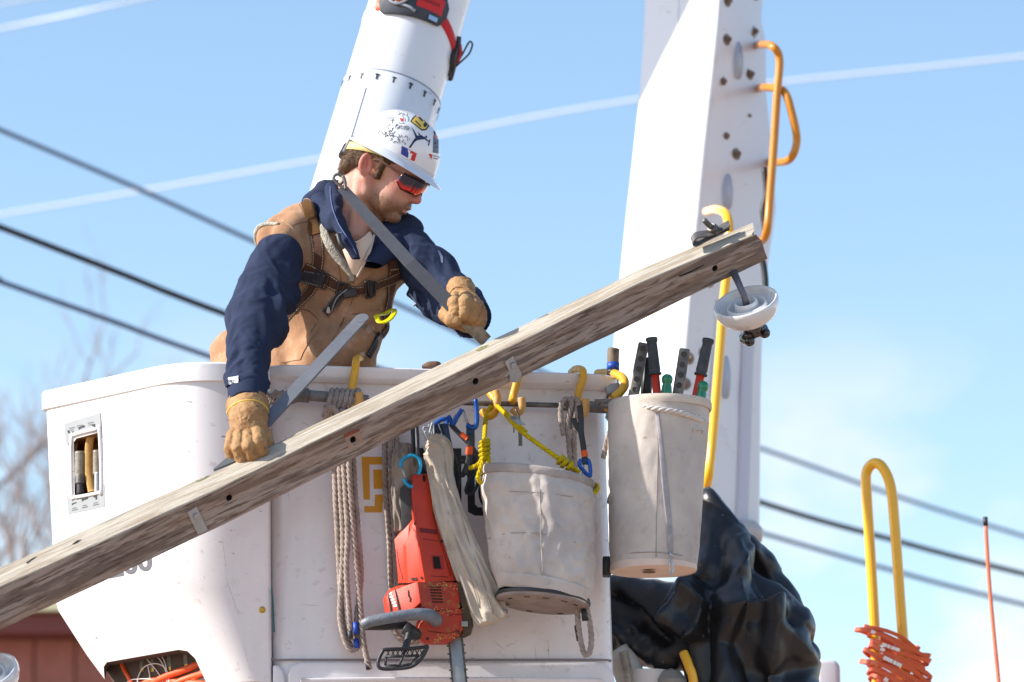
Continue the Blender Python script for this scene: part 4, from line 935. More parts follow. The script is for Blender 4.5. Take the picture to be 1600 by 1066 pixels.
# ratchet band behind the head
mb = MB(); rr = []
for j in range(40):
    a = math.pi * .46 + math.pi * 1.08 * j / 39; rr.append(H(8 + 66 * math.cos(a), 27 - 17 * max(0, -math.cos(a)) ** 1.2, 50 * math.sin(a)))
mb2 = MB(); V = []; F = []
for j in range(40):
    for h_ in (-6.5, 6.5): V.append(rr[j] + Hu * h_ * U1)
for j in range(39): F.append((j * 2, (j + 1) * 2, (j + 1) * 2 + 1, j * 2 + 1))
o = mk('suspension_band', V, F, mat('cream_band', lin(226, 206, 140), .6), hat)
md = o.modifiers.new('s', 'SOLIDIFY'); md.thickness = .003
kc = H(-57, 2, 8); mb = MB(); mb.lathe([(0, -.012), (.026, -.010), (.0285, -.004), (.0285, .005), (.024, .011), (0, .012)], kc, (-Hf * .95 + Hs * .2), n=26); o = mb.build('ratchet_knob', BLACK, hat); sharp(o, 50)
mb = MB(); mb.box(H(-53, 12, 14), (Hf, Hs, Hu), (.006, .02, .026), .003); mb.build('ratchet_plate', mat('grey_ratchet', lin(120, 126, 130), .5), hat)
# stickers
Q = lambda *p: [list(p)]
decal('sticker', Q((627, 227), (634, 230.5), (652, 239), (648.5, 252), (646, 253), (637, 249), (625.5, 242)), BVHAT, mat('white_sticker', lin(236, 236, 240), .35), hat, off=.0009, step=3)
decal('sticker', Q((627.5, 228), (630, 229), (641, 234.5), (637.5, 247.5), (626.5, 241)), BVHAT, mat('blue_sticker_print', lin(44, 56, 148), .4), hat, off=.0013, step=3)
decal('sticker', Q((641.5, 235), (651, 239.8), (648, 251.5), (645.8, 252), (639, 248.6)), BVHAT, mat('red_sticker_print', lin(204, 44, 44), .4), hat, off=.0013, step=3)
decal('sticker', Q((637, 233.5), (640, 235), (641, 240), (645, 241), (643, 243), (641.5, 249), (637, 248), (638.5, 241)), BVHAT, bpy.data.materials['white_sticker'], hat, off=.0017, step=3)
decal('sticker', Q((641, 190), (645, 184), (654, 176.5), (658, 176.5), (664, 185), (672, 195.5), (666, 203.5), (659, 204.5)), BVHAT, INK, hat, off=.0009, step=3)
decal('sticker', Q((643, 190), (647, 185), (655, 178), (657.5, 178), (664, 187), (669.5, 194.5), (665, 201.5), (659, 202.5)), BVHAT, mat('yellow_sticker_print', lin(240, 200, 84), .4), hat, off=.0013, step=3)
decal('sticker', Q((650, 183), (655, 179), (657, 179), (661.5, 187), (660, 190)), BVHAT, mat('peach_sticker_print', lin(244, 172, 128), .4), hat, off=.0017, step=3)
decal('sticker', [[(652, 183.5), (654, 181.5), (661, 189), (659.5, 190.5)], [(648, 190), (649.2, 188.8), (658, 198), (657, 199)], [(661, 195), (664, 191), (668, 195), (665, 199), (662, 199)]], BVHAT, INK, hat, off=.0021, step=3)
# a leaping lineman silhouette
decal('sticker', [[(641.5, 196), (644, 200), (648, 206), (651.5, 212), (655, 212.5), (659, 212), (662, 214), (665.5, 215), (665.6, 217.5), (661, 218), (656, 218.5), (652, 219.5), (648.5, 221.5), (645, 226), (641.5, 231.5), (638.5, 230.5), (642, 225.5), (645.5, 219.5), (649, 215.5), (647.5, 210)], [(652.5, 206), (657, 211), (661, 213), (660, 216), (655, 213)], [(664, 213), (666.5, 212), (667.5, 215), (665.5, 216.5)], [(665, 216.5), (672, 221.5), (671, 222.8), (664, 218.5)], [(671, 218), (672.5, 218), (670, 228), (668.2, 227.4)]], BVHAT, mat('navy_print', lin(30, 40, 76), .45), hat, off=.0010, step=3)
decal('sticker', [[(677, 212), (680, 214), (685, 219), (684.5, 240), (676, 238.5)]], BVHAT, mat('slate_print', lin(96, 110, 128), .5), hat, off=.0010, step=3)
decal('sticker', [[(678, 204), (682, 207), (684.5, 213), (682, 218), (678.5, 216)]], BVHAT, mat('salmon_print', lin(214, 128, 110), .5), hat, off=.0014, step=3)
decal('sticker', [[(677.5, 205.5), (679.2, 203.5), (680.5, 208), (678.4, 213)], [(679, 222), (681, 222.5), (680.6, 226), (678.8, 225.5)], [(679.5, 229), (683, 229.8), (682.6, 231), (679.4, 230.4)]], BVHAT, INK, hat, off=.0018, step=3)
decal('sticker', [[(669.5, 240), (676, 241.5), (673.5, 249.5)]], BVHAT, bpy.data.materials['red_sticker_print'], hat, off=.0010, step=3)
decal('sticker', [[(677, 242.5), (682, 243.5), (681.8, 245), (677, 244)], [(682.5, 244), (687, 245.5), (686.6, 247), (682.5, 245.6)], [(676.8, 246), (684, 248), (683.6, 249.6), (676.6, 247.6)]], BVHAT, mat('grey_violet_print', lin(120, 110, 140), .5), hat, off=.0010, step=3)
# abstract ink sketch and star doodle (line work)
rs2 = random.Random(12)
def inkline(pts, r=.00042, m=INK, nm='ink_line'):
    mb = MB(); mb.tube([hit(x, y, BVHAT, .0006)[0] for x, y in pts], r, n=4, sub=3); return mb
sk = MB()
def addline(pts, r): 
    m_ = inkline(pts, r); sk.add(m_.V, m_.F)
for k_ in range(46):
    t_ = k_ / 46; cx, cy = 611 + 8 * math.sin(t_ * 9) + t_ * 10, 191 + t_ * 32; w_ = 9 + 7 * math.sin(t_ * 3.1)
    a0 = rs2.uniform(0, 6.28); x0, y0 = cx + rs2.uniform(-w_, w_), cy + rs2.uniform(-4, 4); rr_ = rs2.uniform(1.2, 3.6)
    addline([(x0 + rr_ * math.cos(a0 + i_ * .8), y0 + rr_ * .8 * math.sin(a0 + i_ * .8)) for i_ in range(rs2.randint(3, 7))], rs2.uniform(.0004, .0009))
for c_ in ((610, 185.5, 5), (635, 200, 4.6)):
    addline([(c_[0] + c_[2] * math.cos(i_ * .7), c_[1] + c_[2] * .7 * math.sin(i_ * .7)) for i_ in range(10)], .0006)
    for s_ in range(3): addline([(c_[0] - 2 + s_ * 2, c_[1] - 2), (c_[0] - 1 + s_ * 2, c_[1] + 2)], .0006)
for a_, b_ in (((622, 174), (636, 181)), ((636, 172), (636, 183)), ((620, 180), (627, 177)), ((630, 186), (627, 176)), ((621, 173), (625, 180)), ((632, 184), (633, 190)), ((638, 182), (637.5, 190)), ((629, 173), (631, 181))): addline([a_, ((a_[0] + b_[0]) / 2 + .5, (a_[1] + b_[1]) / 2), b_], .0005)
sk.build('sticker', INK, hat); tag(bpy.data.objects[hat.children[-1].name], kind='stuff') if hat.children else None
decal('sticker', [[(624.5, 184.5), (630, 186), (630.8, 188.4), (627.5, 190.6), (625.5, 188)]], BVHAT, mat('red_doodle', lin(214, 70, 60), .5), hat, off=.001, step=3)
pk = mat('pink_lettering', lin(226, 150, 140), .5); lt = MB()
for i_ in range(9):
    x0, y0 = 570 + i_ * 3.6, 203.5 - i_ * 2.9
    m_ = MB(); m_.tube([hit(x, y, BVHAT, .0006)[0] for x, y in ((x0, y0), (x0 + 2.2, y0 - 3.6), (x0 + 3.0, y0 + .2 + (i_ % 2)), (x0 + 1.0, y0 + 1))], .00034, n=4, sub=2, closed=bool(i_ % 2)); lt.add(m_.V, m_.F)
tag(lt.build('sticker', pk, hat), kind='stuff')

# ---- sunglasses: wrap lens, frame and temple
GL = MB(); V = []; F = []; n1, n2 = 30, 8
def lensp(a, v, o_=0):   # a across -1..1 (camera side positive), v 0..1 down
    ang = a * math.radians(74); rr_ = 46 + o_; return H(43 + rr_ * math.cos(ang) * 1.03 - v * 3, 17.0 - v * (25 - 9 * max(0, abs(a) - .8) / .2 - 8 * math.exp(-(a / .14) ** 2)) - abs(a) * 3.5, (rr_ - 1.5) * math.sin(ang))
for i in range(n1 + 1):
    for j in range(n2 + 1): V.append(lensp(-1 + 2 * i / n1, j / n2))
for i in range(n1):
    for j in range(n2): k = i * (n2 + 1) + j; F.append((k, k + n2 + 1, k + n2 + 2, k + 1))
LENS = bpy.data.materials.new('mirror_lens'); LENS.use_nodes = True; nt = LENS.node_tree; b_ = nt.nodes['Principled BSDF']
b_.inputs['Metallic'].default_value = .9; b_.inputs['Roughness'].default_value = .06; b_.inputs['Coat Weight'].default_value = 1
lw = nt.nodes.new('ShaderNodeTexCoord'); mp_ = nt.nodes.new('ShaderNodeSeparateXYZ'); nt.links.new(lw.outputs['UV'], mp_.inputs[0]); cr_ = nt.nodes.new('ShaderNodeValToRGB'); nt.links.new(mp_.outputs[0], cr_.inputs[0])
cr_.color_ramp.elements[0].color = lin(44, 50, 74); cr_.color_ramp.elements[0].position = .40; cr_.color_ramp.elements[1].color = lin(228, 160, 70); cr_.color_ramp.elements[1].position = 1
e_ = cr_.color_ramp.elements.new(.62); e_.color = lin(232, 44, 28); nt.links.new(cr_.outputs[0], b_.inputs['Base Color'])
uvl = [(j / n2 * .6 + .5 * (1 - (i / n1)) , i / n1) for i in range(n1 + 1) for j in range(n2 + 1)]
lens = mk('sunglasses', V, F, LENS, man, uv=uvl); md = lens.modifiers.new('s', 'SOLIDIFY'); md.thickness = .002
FR = mat('dark_brown_frame', lin(52, 36, 34), .35)
mb = MB(); mb.tube([lensp(-1 + 2 * i / n1, -.02, .6) for i in range(n1 + 1)], .0024, n=8, sub=1); mb.build('frame', FR, lens)
mb = MB(); mb.tube([lensp(-1 + 2 * i / n1, 1.02, .6) for i in range(n1 + 1)], .0012, n=6, sub=1); mb.build('frame', BLACK, lens)
for s_ in (1, -1):
    mb = MB(); ribbon(mb, [lensp(s_ * .98, .25, 1), H(46, 11, s_ * 45.5), H(30, 13, s_ * 49), H(12, 14, s_ * 49), H(4, 10, s_ * 47)], [.011, .008, .006, .006, .006], .004, normals=tuple(Hs * s_)); mb.build('temple', mat('bronze_temple', lin(122, 84, 74), .3, .3) if s_ == 1 else bpy.data.materials['bronze_temple'], lens)

# ---- hoodie (sleeves and body), with folds
SHR = (437, 402, 12.10); ELR = (400, 495, 11.93); WRR = (385, 612, 11.68)
SHL = (638, 388, 12.22); ELL = (704, 466, 12.12); WRL = (735, 494, 11.93)
TL = (455, 640, 12.55); TM = (505, 520, 12.30); TC = (538, 435, 12.25)
def torso(p, g_=0, k=.05):
    d = C(p, 470, 620, 12.50, 500, 520, 12.32, 92 + g_, 84 + g_, 1.25)
    d = smin(d, C(p, 500, 520, 12.32, 540, 420, 12.25, 84 + g_, 78 + g_, 1.25), k)
    d = smin(d, C(p, 452, 402, 12.20, 628, 402, 12.26, 42 + g_, 34 + g_), k)
    d = smin(d, C(p, 395, 600, 12.55, 420, 560, 12.45, 56 + g_, 50 + g_), k)
    return d
def arms(p, g_=0):
    a = C(p, *SHR, 414, 452, 12.02, 39 + g_, 42 + g_); a = smin(a, C(p, 414, 452, 12.02, *ELR, 41 + g_, 39 + g_), .02); a = smin(a, C(p, *ELR, 388, 558, 11.80, 39 + g_, 31 + g_), .025); a = smin(a, C(p, 388, 558, 11.80, *WRR, 31 + g_, 27 + g_), .02)
    b_ = C(p, *SHL, 666, 422, 12.18, 37 + g_, 38 + g_); b_ = smin(b_, C(p, 666, 422, 12.18, *ELL, 38 + g_, 38 + g_), .02); b_ = smin(b_, C(p, *ELL, *WRL, 38 + g_, 31 + g_), .03)
    return np.minimum(a, b_)
def hoodie(p):
    d = smin(torso(p, -6), arms(p), .03)
    d = smin(d, C(p, 500, 340, 12.32, 560, 350, 12.34, 34, 30), .03)       # collar base
    # open neck
    d = smax(d, -C(p, 560, 300, 12.0, 556, 388, 12.03, 26, 15), .012)
    return d
lo_, hi_ = bounds(330, 300, 790, 660, 11.50, 12.95)
V, F = nets(hoodie, lo_, hi_, .0062); N = vnormals(V, F)
# folds: gathered across the sleeves, long over the chest
def limbcoord(V, a, b_):
    a = np.array(A3(*a)); b_ = np.array(A3(*b_)); ax_ = (b_ - a) / np.linalg.norm(b_ - a); t = (V - a) @ ax_; r_ = (V - a) - t[:, None] * ax_; return t, np.linalg.norm(r_, axis=1), r_
def folds(V, a, b_, freq, amp, seed, skew=3.0):
    t, r_, rv = limbcoord(V, a, b_); ph = np.arctan2(rv[:, 0], -rv[:, 1])
    w = perlin(V[:, 0] * 7, V[:, 1] * 7, V[:, 2] * 7, seed); x = t * freq + skew * np.sin(ph * 1.0 + seed) * .55 + w * 2.2
    n_ = perlin(x, ph * .9 + 10, t * 4 + 3, seed + 1); n_ = 1 - np.abs(n_) * 2.6; n_ = np.clip(n_, -.5, 1)
    L = np.linalg.norm(np.array(A3(*b_)) - np.array(A3(*a))); m = np.clip((t + .05) / .06, 0, 1) * np.clip((L + .06 - t) / .06, 0, 1) * (r_ < .14)
    n2 = 1 - np.abs(perlin(t * freq * 1.9 + w * 3, ph * 1.5 - 4, t * 9, seed + 5)) * 2.6; msk = np.clip(.5 + 2.2 * perlin(V[:, 0] * 9, V[:, 1] * 9, V[:, 2] * 9, seed + 7), .1, 1.3)
    return (n_ * msk + np.clip(n2, -.4, 1) * .16 * (1.3 - msk)) * m * amp
PX = lambda V: (800 + FPX * V[:, 0] / (V[:, 1] * CP + (V[:, 2] - CAMZ) * SP))
PY = lambda V: (533 - FPX * ((V[:, 2] - CAMZ) * CP - V[:, 1] * SP) / (V[:, 1] * CP + (V[:, 2] - CAMZ) * SP))
px, py = PX(V), PY(V); rarm = (px < 480); larm = px > 640
el = np.exp(-(((py - 500) / 60) ** 2))
d_ = folds(V, SHR, ELR, 10, .026, 3, 3.2) * rarm * (.45 + el) + folds(V, ELR, WRR, 13, .019, 8, 2.6) * rarm * (.5 + .7 * np.exp(-(((py - 540) / 50) ** 2)) + .6 * np.exp(-(((py - 600) / 14) ** 2)))
d_ += folds(V, SHL, WRL, 11, .021, 14, 3.0) * larm
d_ += perlin(V[:, 0] * 9, V[:, 1] * 9, V[:, 2] * 9, 5) * .005
V = V + N * (d_ - .004)[:, None]; V = relax(V, F, 1, .4)
hood = npmesh('hoodie', V, F, NAVY, man); BVHOOD = bvh_of([hood])
# ribbed cuffs
def cuff(a, b_, r0, r1):
    a, b_ = P(*a), P(*b_); ax_ = (b_ - a).normalized(); L = (b_ - a).length; mb = MB(); n_ = 64
    ref = Vector((0, -1, 0)); u_ = (ref - ax_ * ref.dot(ax_)).normalized(); v_ = ax_.cross(u_); VV = []; FF = []
    prof = [(-.06, .93), (0, 1.02), (.12, 1.05), (.5, 1.03), (.92, 1.0), (1.0, .96), (.96, .86)]
    for h_, s_ in prof:
        for j in range(n_):
            t_ = j / n_ * 6.2832; rr_ = R(r0 + (r1 - r0) * h_) * s_ + .0007 * (j % 2); VV.append(a + ax_ * L * h_ + (u_ * math.cos(t_) + v_ * math.sin(t_)) * rr_)
    for i in range(len(prof) - 1):
        for j in range(n_): FF.append((i * n_ + j, i * n_ + (j + 1) % n_, (i + 1) * n_ + (j + 1) % n_, (i + 1) * n_ + j))
    mb.add(VV, FF); return mb.build('cuff', NAVY, hood)
cuff((386.5, 606, 11.69), (385, 634, 11.63), 28.5, 27)
cuff((728, 486, 11.98), (737, 497, 11.90), 33, 32)
# little white label on the sleeve
lab = decal('sleeve_label', [[(357, 592.5), (358.5, 591), (372.5, 588.8), (373, 598), (359, 601.5), (357.5, 600)]], BVHOOD, mat('white_label', lin(232, 234, 240), .6), hood, off=.004, thick=.0035, step=4)
BVL = bvh_of([hood, lab]); textdecal('label_print', 'FRMC', 365.5, 595.6, 5.0, BVL, INK, hood, bold=.02, rot=-.2, off=.0006)
decal('sleeve_stripe', [[(683, 391), (687, 393), (692, 402), (692, 411), (689, 411), (688, 403)]], BVHOOD, mat('grey_piping', lin(110, 120, 150), .7), hood, off=.0015, step=4)

# ---- hood lying round the neck
def hoodfn(p):
    d = C(p, 490, 318, 12.38, 517, 296, 12.40, 18, 19)
    d = smin(d, C(p, 517, 294, 12.38, 566, 300, 12.44, 20, 16), .02)
    d = smin(d, C(p, 502, 318, 12.28, 519, 350, 12.10, 17, 12), .03)
    d = smin(d, C(p, 520, 296, 12.20, 527, 340, 12.05, 12, 13), .015)      # front rolled edge
    d = smin(d, C(p, 527, 340, 12.05, 545, 378, 11.98, 12, 10), .015)
    d = smin(d, C(p, 545, 378, 11.98, 560, 412, 11.98, 8, 5), .012)
    d = smin(d, C(p, 510, 330, 12.22, 524, 350, 12.06, 15, 12), .02)
    d = smin(d, C(p, 604, 366, 12.22, 646, 358, 12.26, 15, 14), .02)
    d = smin(d, C(p, 580, 352, 12.28, 610, 364, 12.22, 13, 15), .02)
    d = smin(d, C(p, 566, 300, 12.44, 640, 352, 12.26, 16, 13), .02)
    d = smin(d, C(p, 640, 356, 12.26, 612, 392, 12.17, 13, 16), .03)
    d = smin(d, C(p, 614, 384, 12.16, 576, 416, 12.05, 18, 12), .03)
    d = smin(d, C(p, 600, 372, 12.20, 570, 412, 12.06, 16, 8), .02)
    d = smax(d, -C(p, 560, 262, 12.05, 548, 345, 12.10, 40, 20), .012)
    d = smax(d, -C(p, 545, 330, 12.02, 559, 385, 11.93, 19, 12), .010)
    return d
lo_, hi_ = bounds(455, 268, 672, 432, 11.9, 12.55)
V, F = nets(hoodfn, lo_, hi_, .0042); N = vnormals(V, F); px, py = PX(V), PY(V)
V = V + N * (perlin(V[:, 0] * 24, V[:, 1] * 24, V[:, 2] * 16, 4) * .004 + (1 - np.abs(perlin(V[:, 0] * 16, V[:, 1] * 20, V[:, 2] * 30, 9)) * 2.4) * .003)[:, None]
hd = npmesh('hood', V, F, NAVY, man); BVHD = bvh_of([hd, hood])
# hood channel seam, zip pull and toggles
mb = MB(); mb.tube([hit(x, y, BVHD, .0012)[0] for x, y in ((516, 292), (517, 310), (521, 330), (529, 350), (540, 368), (550, 384), (557, 398))], .0016, n=6); mb.build('hood_seam', mat('navy_thread', lin(90, 104, 150), .8), hd)
p0, n0 = hit(531, 366, BVHD, .004); mb = MB(); mb.box(p0, (Vector((.85, 0, .5)), Vector((0, 1, 0)), Vector((-.5, 0, .85))), (.012, .003, .0028), .001); mb.build('zip_slider', STEEL, hd)
p0, n0 = hit(534, 378, BVHD, .006); mb = MB(); mb.tube([P(528, 366, 11.95), P(532, 380, 11.94), P(538, 388, 11.94)], .008, n=10); mb.build('cord_toggle', BLACK, hd)
# T-shirt in the open neck
def teefn(p): return ell(p, A3(557, 408, 12.155), (.075, .135, .125))
V, F = nets(teefn, *bounds(500, 330, 620, 480, 11.98, 12.32), .008); hb_ = BVHTree.FromPolygons([Vector(v) for v in V], [tuple(f) for f in F])
tee = decal('t_shirt', [[(530, 358), (536, 368), (545, 375), (557, 378), (569, 372), (580, 358), (590, 356), (580, 392), (570, 414), (560, 432), (550, 428), (538, 398), (528, 372)]], hb_, TEE, man, off=.0, thick=.012, step=5); BVT = bvh_of([tee])
mb = MB(); mb.tube([hit(x, y, hb_, .002)[0] for x, y in ((531, 360), (537, 369), (546, 376), (557, 379), (568, 373), (579, 360))], .0045, n=8); mb.build('neckband', TEE, tee)
mb = MB(); mb.tube([hit(x, y, hb_, .004)[0] for x, y in ((583, 368), (575, 392), (566, 414), (558, 432))], .004, n=8); mb.build('collar_edge', mat('cream_hem', lin(196, 176, 158), .9), tee)

# ---- vest
def inpoly(px, py, poly):      # signed distance to a polygon in picture space, negative inside
    d = np.full(px.shape, 1e9, np.float32); ins = np.zeros(px.shape, bool); n_ = len(poly)
    for i in range(n_):
        x0, y0 = poly[i]; x1, y1 = poly[(i + 1) % n_]; ex, ey = x1 - x0, y1 - y0; t = np.clip(((px - x0) * ex + (py - y0) * ey) / (ex * ex + ey * ey), 0, 1)
        d = np.minimum(d, np.hypot(px - x0 - t * ex, py - y0 - t * ey)); c = ((y0 > py) != (y1 > py)) & (px < (x1 - x0) * (py - y0) / (y1 - y0 + 1e-9) + x0); ins ^= c
    return np.where(ins, -d, d)
VEE = [(508, 300), (520, 345), (520, 372), (534, 400), (549, 437), (552, 441), (566, 424), (590, 408), (618, 388), (636, 372), (650, 340), (640, 280), (560, 250)]
def vest(p):
    d = torso(p, 3)
    d = smin(d, C(p, 424, 371, 12.17, 472, 347, 12.24, 21, 30), .03)         # shoulder cap
    d = smin(d, C(p, 448, 368, 12.14, 474, 348, 12.20, 22, 24), .02)
    d = smin(d, C(p, 500, 560, 12.20, 548, 545, 12.16, 38, 34), .05)          # belly over the rim
    d = smin(d, C(p, 372, 560, 12.62, 378, 620, 12.64, 40, 46), .04)       # back hem
    X, Y, Z = p; zc = Y * CP + (Z - CAMZ) * SP; px = 800 + FPX * X / zc; py = 533 - FPX * ((Z - CAMZ) * CP - Y * SP) / zc
    u = R(1)
    arm = C(p, 432, 396, 12.0, 410, 470, 11.95, 34, 60); 
    d = smax(d, -(C(p, 430, 414, 12.06, 404, 520, 11.90, 42, 46)), .006)
    d = smax(d, -(C(p, 428, 418, 12.04, 396, 424, 11.98, 44, 52)), .006)
    d = smax(d, -(C(p, 650, 392, 12.20, 704, 470, 12.10, 40, 44)), .006)
    front = (Y < 12.34)
    vee = inpoly(px, py, VEE) * u
    d = np.where(front, smax(d, -vee, .004), d)
    hem = (py - (581 - .10 * np.abs(px - 520) - .16 * np.clip(px - 556, 0, 80))) * u
    d = np.where(Y < 12.40, smax(d, hem, .012), d)
    return d
lo_, hi_ = bounds(325, 300, 680, 640, 11.85, 12.98); V, F = nets(vest, lo_, hi_, .0056); N = vnormals(V, F); px, py = PX(V), PY(V)
f1 = 1 - np.abs(perlin((px - py * .35) / 46, py / 120, V[:, 1] * 5, 21)) * 2.4; f2 = 1 - np.abs(perlin((px + py * .6) / 60, (py - px) / 60, V[:, 1] * 6, 31)) * 2.2
V = V + N * (np.clip(f1, -.4, 1) * .011 * np.clip((py - 400) / 80, .25, 1) + np.clip(f2, -.4, 1) * .008 + perlin(V[:, 0] * 40, V[:, 1] * 40, V[:, 2] * 40, 6) * .0014)[:, None]; V = relax(V, F, 1, .3)
vst = npmesh('vest', V, F, DUCK, man); BVV = bvh_of([vst])
def onvest(name, polys, m, off=.0022, th=.003, step=6, par=None): return decal(name, polys, BVV, m, par or vst, off=off, thick=th, step=step)
def seam(pts, r=.0012, m=None, par=None, name='seam'):
    mb = MB(); mb.tube([hit(x, y, BVV, .001)[0] for x, y in pts], r, n=5, sub=5); return mb.build(name, m or SEAM, par or vst)
SEAM = mat('dark_seam', lin(116, 78, 52), .9); SEAML = mat('light_seam', lin(206, 168, 122), .9)
# lapels and fleece edge
onvest('lapel', [[(552, 438), (567, 421), (592, 404), (619, 386), (631, 378), (636, 392), (618, 410), (590, 424), (566, 438), (554, 448)]], DUCK, .005, .007)
mb = MB(); ribbon(mb, [(500, 338), (504, 356), (512, 378), (524, 397), (537, 414), (547, 428), (549, 440)], [R(10), R(13), R(15), R(15), R(13), R(12), R(8)], .014, BVV, off=.004); mb.build('fleece_collar', FLEECE, vst)
onvest('lapel_tip', [[(621, 366), (627, 362), (637, 376), (637, 384), (628, 378)]], DUCK_L, .008, .004)
# armhole binding
def near(x, y, Y, off=.0): q = BVV.find_nearest(P(x, y, Y)); return q[0] + q[1] * off
mb = MB(); mb.tube([near(x, y, Y_, .001) for x, y, Y_ in ((388, 384, 12.20), (390, 372, 12.18), (396, 360, 12.16), (406, 351, 12.14), (420, 346, 12.12), (434, 347, 12.10))], [.007, .010, .010, .009, .007, .005], n=10); mb.build('fleece_armhole', FLEECE, vst)
seam([(441, 345), (456, 356), (468, 376), (474, 400), (472, 430), (464, 456), (454, 478)], .0013, SEAML); seam([(458, 352), (470, 348), (483, 346)], .0012); seam([(449, 350), (463, 362), (474, 382), (480, 406)], .0010, SEAML)
# zip placket, seams and pockets
onvest('placket', [[(549, 441), (556, 446), (549, 470), (536, 500), (520, 532), (508, 560), (500, 572), (489, 566), (500, 548), (516, 512), (530, 480), (542, 456)]], DUCK, .003, .004)
seam([(556, 447), (549, 472), (536, 502), (520, 534), (505, 566)], .0011); seam([(560, 462), (548, 492), (534, 520), (521, 546), (512, 568)], .0009, SEAML)
onvest('pocket', [[(452, 494), (484, 488), (496, 500), (500, 512), (486, 530), (474, 552), (470, 562), (440, 566), (430, 560)]], DUCK, .003, .003)
seam([(470, 484), (482, 486), (497, 500)], .0015); seam([(497, 500), (484, 524), (470, 556)], .0010)
onvest('pocket', [[(548, 492), (592, 484), (596, 500), (594, 530), (580, 556), (556, 570), (520, 566), (534, 530)]], DUCK, .003, .0035)
seam([(548, 492), (570, 489), (592, 484)], .0014); seam([(525, 402), (530, 420), (533, 440)], .0012)
onvest('paint_smear', [[(572, 510), (582, 505), (586, 515), (578, 523), (570, 520)], [(560, 552), (570, 548), (578, 552), (570, 558), (562, 560)]], mat('white_smear', lin(196, 176, 156), .9, var=(120, .8, lin(168, 118, 82), 3, .42, .55)), .0040, 0)
# ---- harness
HN = bpy.data.objects.new('harness', None); COL.objects.link(HN); HN.parent = man; HN.matrix_parent_inverse = man.matrix_basis.inverted()
BV2 = BVV
def strap(pts, w, m, th=.0035, off=.004, nm='harness_strap', bv=None, lab=None):
    mb = MB(); ribbon(mb, pts, w, th, bv or BVV, off=off); o = mb.build(nm, m, HN); sharp(o, 50); return o
def wstrap(pts, w, m, th, nm='harness_strap'):
    mb = MB(); ribbon(mb, [P(*p) for p in pts], w, th, normals=(-.1, -.95, .25)); o = mb.build(nm, m, HN); sharp(o, 50)
sp_ = []
for x, y in ((484, 336), (488, 348), (493, 366), (496, 386), (497, 406), (494, 426), (489, 440)):
    q, _ = hit(x, y, BVV, .008); sp_.append((x, y, q.y))
sp_ = [(470, 322, sp_[0][2] + .13), (474, 315, sp_[0][2] + .08), (479, 320, sp_[0][2] + .02)] + [(x, y, sp_[0][2] * max(0, 1 - i / 2) + Y_ * min(1, i / 2)) for i, (x, y, Y_) in enumerate(sp_)]
wstrap(sp_, [R(19), R(20), R(20), R(20), R(19), R(19), R(18)], WEB, .004)
wstrap([(x + .3, y, Y_ - .004) for x, y, Y_ in sp_[:6]], R(17), WEB_Y, .003)
strap([(494, 438), (484, 456), (468, 474), (452, 490), (440, 506), (430, 520)], R(17), WEB)
strap([(474, 418), (490, 426), (512, 438), (532, 450), (552, 455), (574, 452), (594, 444), (612, 436), (626, 428)], [R(20), R(21), R(20), R(16), R(15), R(15), R(17), R(18)], WEB, off=.009)
strap([(472, 430), (488, 434), (506, 440)], R(22), BLACKW, off=.013); strap([(604, 414), (618, 412), (632, 410)], R(24), WEB, off=.012); strap([(618, 392), (616, 408), (613, 428)], R(20), WEB, off=.008)
strap([(613, 428), (610, 450), (606, 472), (602, 496)], R(20), WEB, off=.007)
strap([(603, 500), (604, 512), (596, 524)], R(14), WEB, off=.006); strap([(590, 520), (582, 538), (572, 556)], R(12), BLACKW, th=.010, off=.012)
strap([(545, 458), (534, 460), (524, 472), (516, 484), (508, 492)], R(14), BLACKW, off=.012)
def buckle(x, y, w, h, rot, m, t=.006, nm='buckle', off=.014):
    p, n_ = hit(x, y, BVV, off); up = Vector((math.sin(rot), 0, math.cos(rot))); s_ = up.cross(n_).normalized(); up = n_.cross(s_); mb = MB()
    c = [p + s_ * (w / 2 * a) + up * (h / 2 * b_) for a, b_ in ((-1, -.8), (-.8, -1), (.8, -1), (1, -.8), (1, .8), (.8, 1), (-.8, 1), (-1, .8))]
    mb.tube(c, t / 2, n=8, closed=True, sub=2); mb.tube([p - up * h / 2, p + up * h / 2], t / 2.4, n=6, smooth=False); return mb.build(nm, m, HN)
CAST = mat('dark_cast_buckle', lin(66, 58, 56), .45, .5)
buckle(508, 439, R(12), R(24), .35, CAST); buckle(535, 453, R(17), R(20), .2, CAST, .008); buckle(574, 451, R(9), R(26), -.2, CAST, .009); buckle(580, 450, R(8), R(22), -.15, BLACK, .007)
buckle(498, 430, R(9), R(20), .3, BLACK, .005)
mb = MB(); p, n_ = hit(545, 458, BVV, .018); mb.box(p, (Vector((.97, 0, .2)), Vector((0, 1, 0)), Vector((-.2, 0, .97))), (R(11), .006, R(7)), .003); mb.build('buckle', CAST, HN)
mb = MB(); mb.tube([hit(x, y, BVV, .020)[0] for x, y in ((541, 452), (530, 462), (524, 476), (521, 488))], .002, n=6); mb.build('cord', mat('grey_cord', lin(150, 146, 140), .8), HN)
c, n_ = hit(515, 486, BVV, .02); mb = MB(); mb.lathe([(0, .01), (.004, .008), (.008, -.010), (0, -.012)], c, (0, 0, 1), n=6); mb.build('cord_end', mat('pale_tag', lin(206, 186, 170), .7), HN)
YLP = mat('yellow_coated_ring', lin(226, 214, 20), .4)
mb = MB(); ribbon(mb, [P(588, 494, 12.07), P(592, 503, 12.05), P(602, 503, 12.05), P(612, 496, 12.07), P(617, 486, 12.12), P(612, 484, 12.17), P(602, 490, 12.17), P(592, 492, 12.12), P(588, 494, 12.07)], R(8.5), .006, normals=(0, -.6, .8)); mb.build('lanyard_loop', YLP, HN)
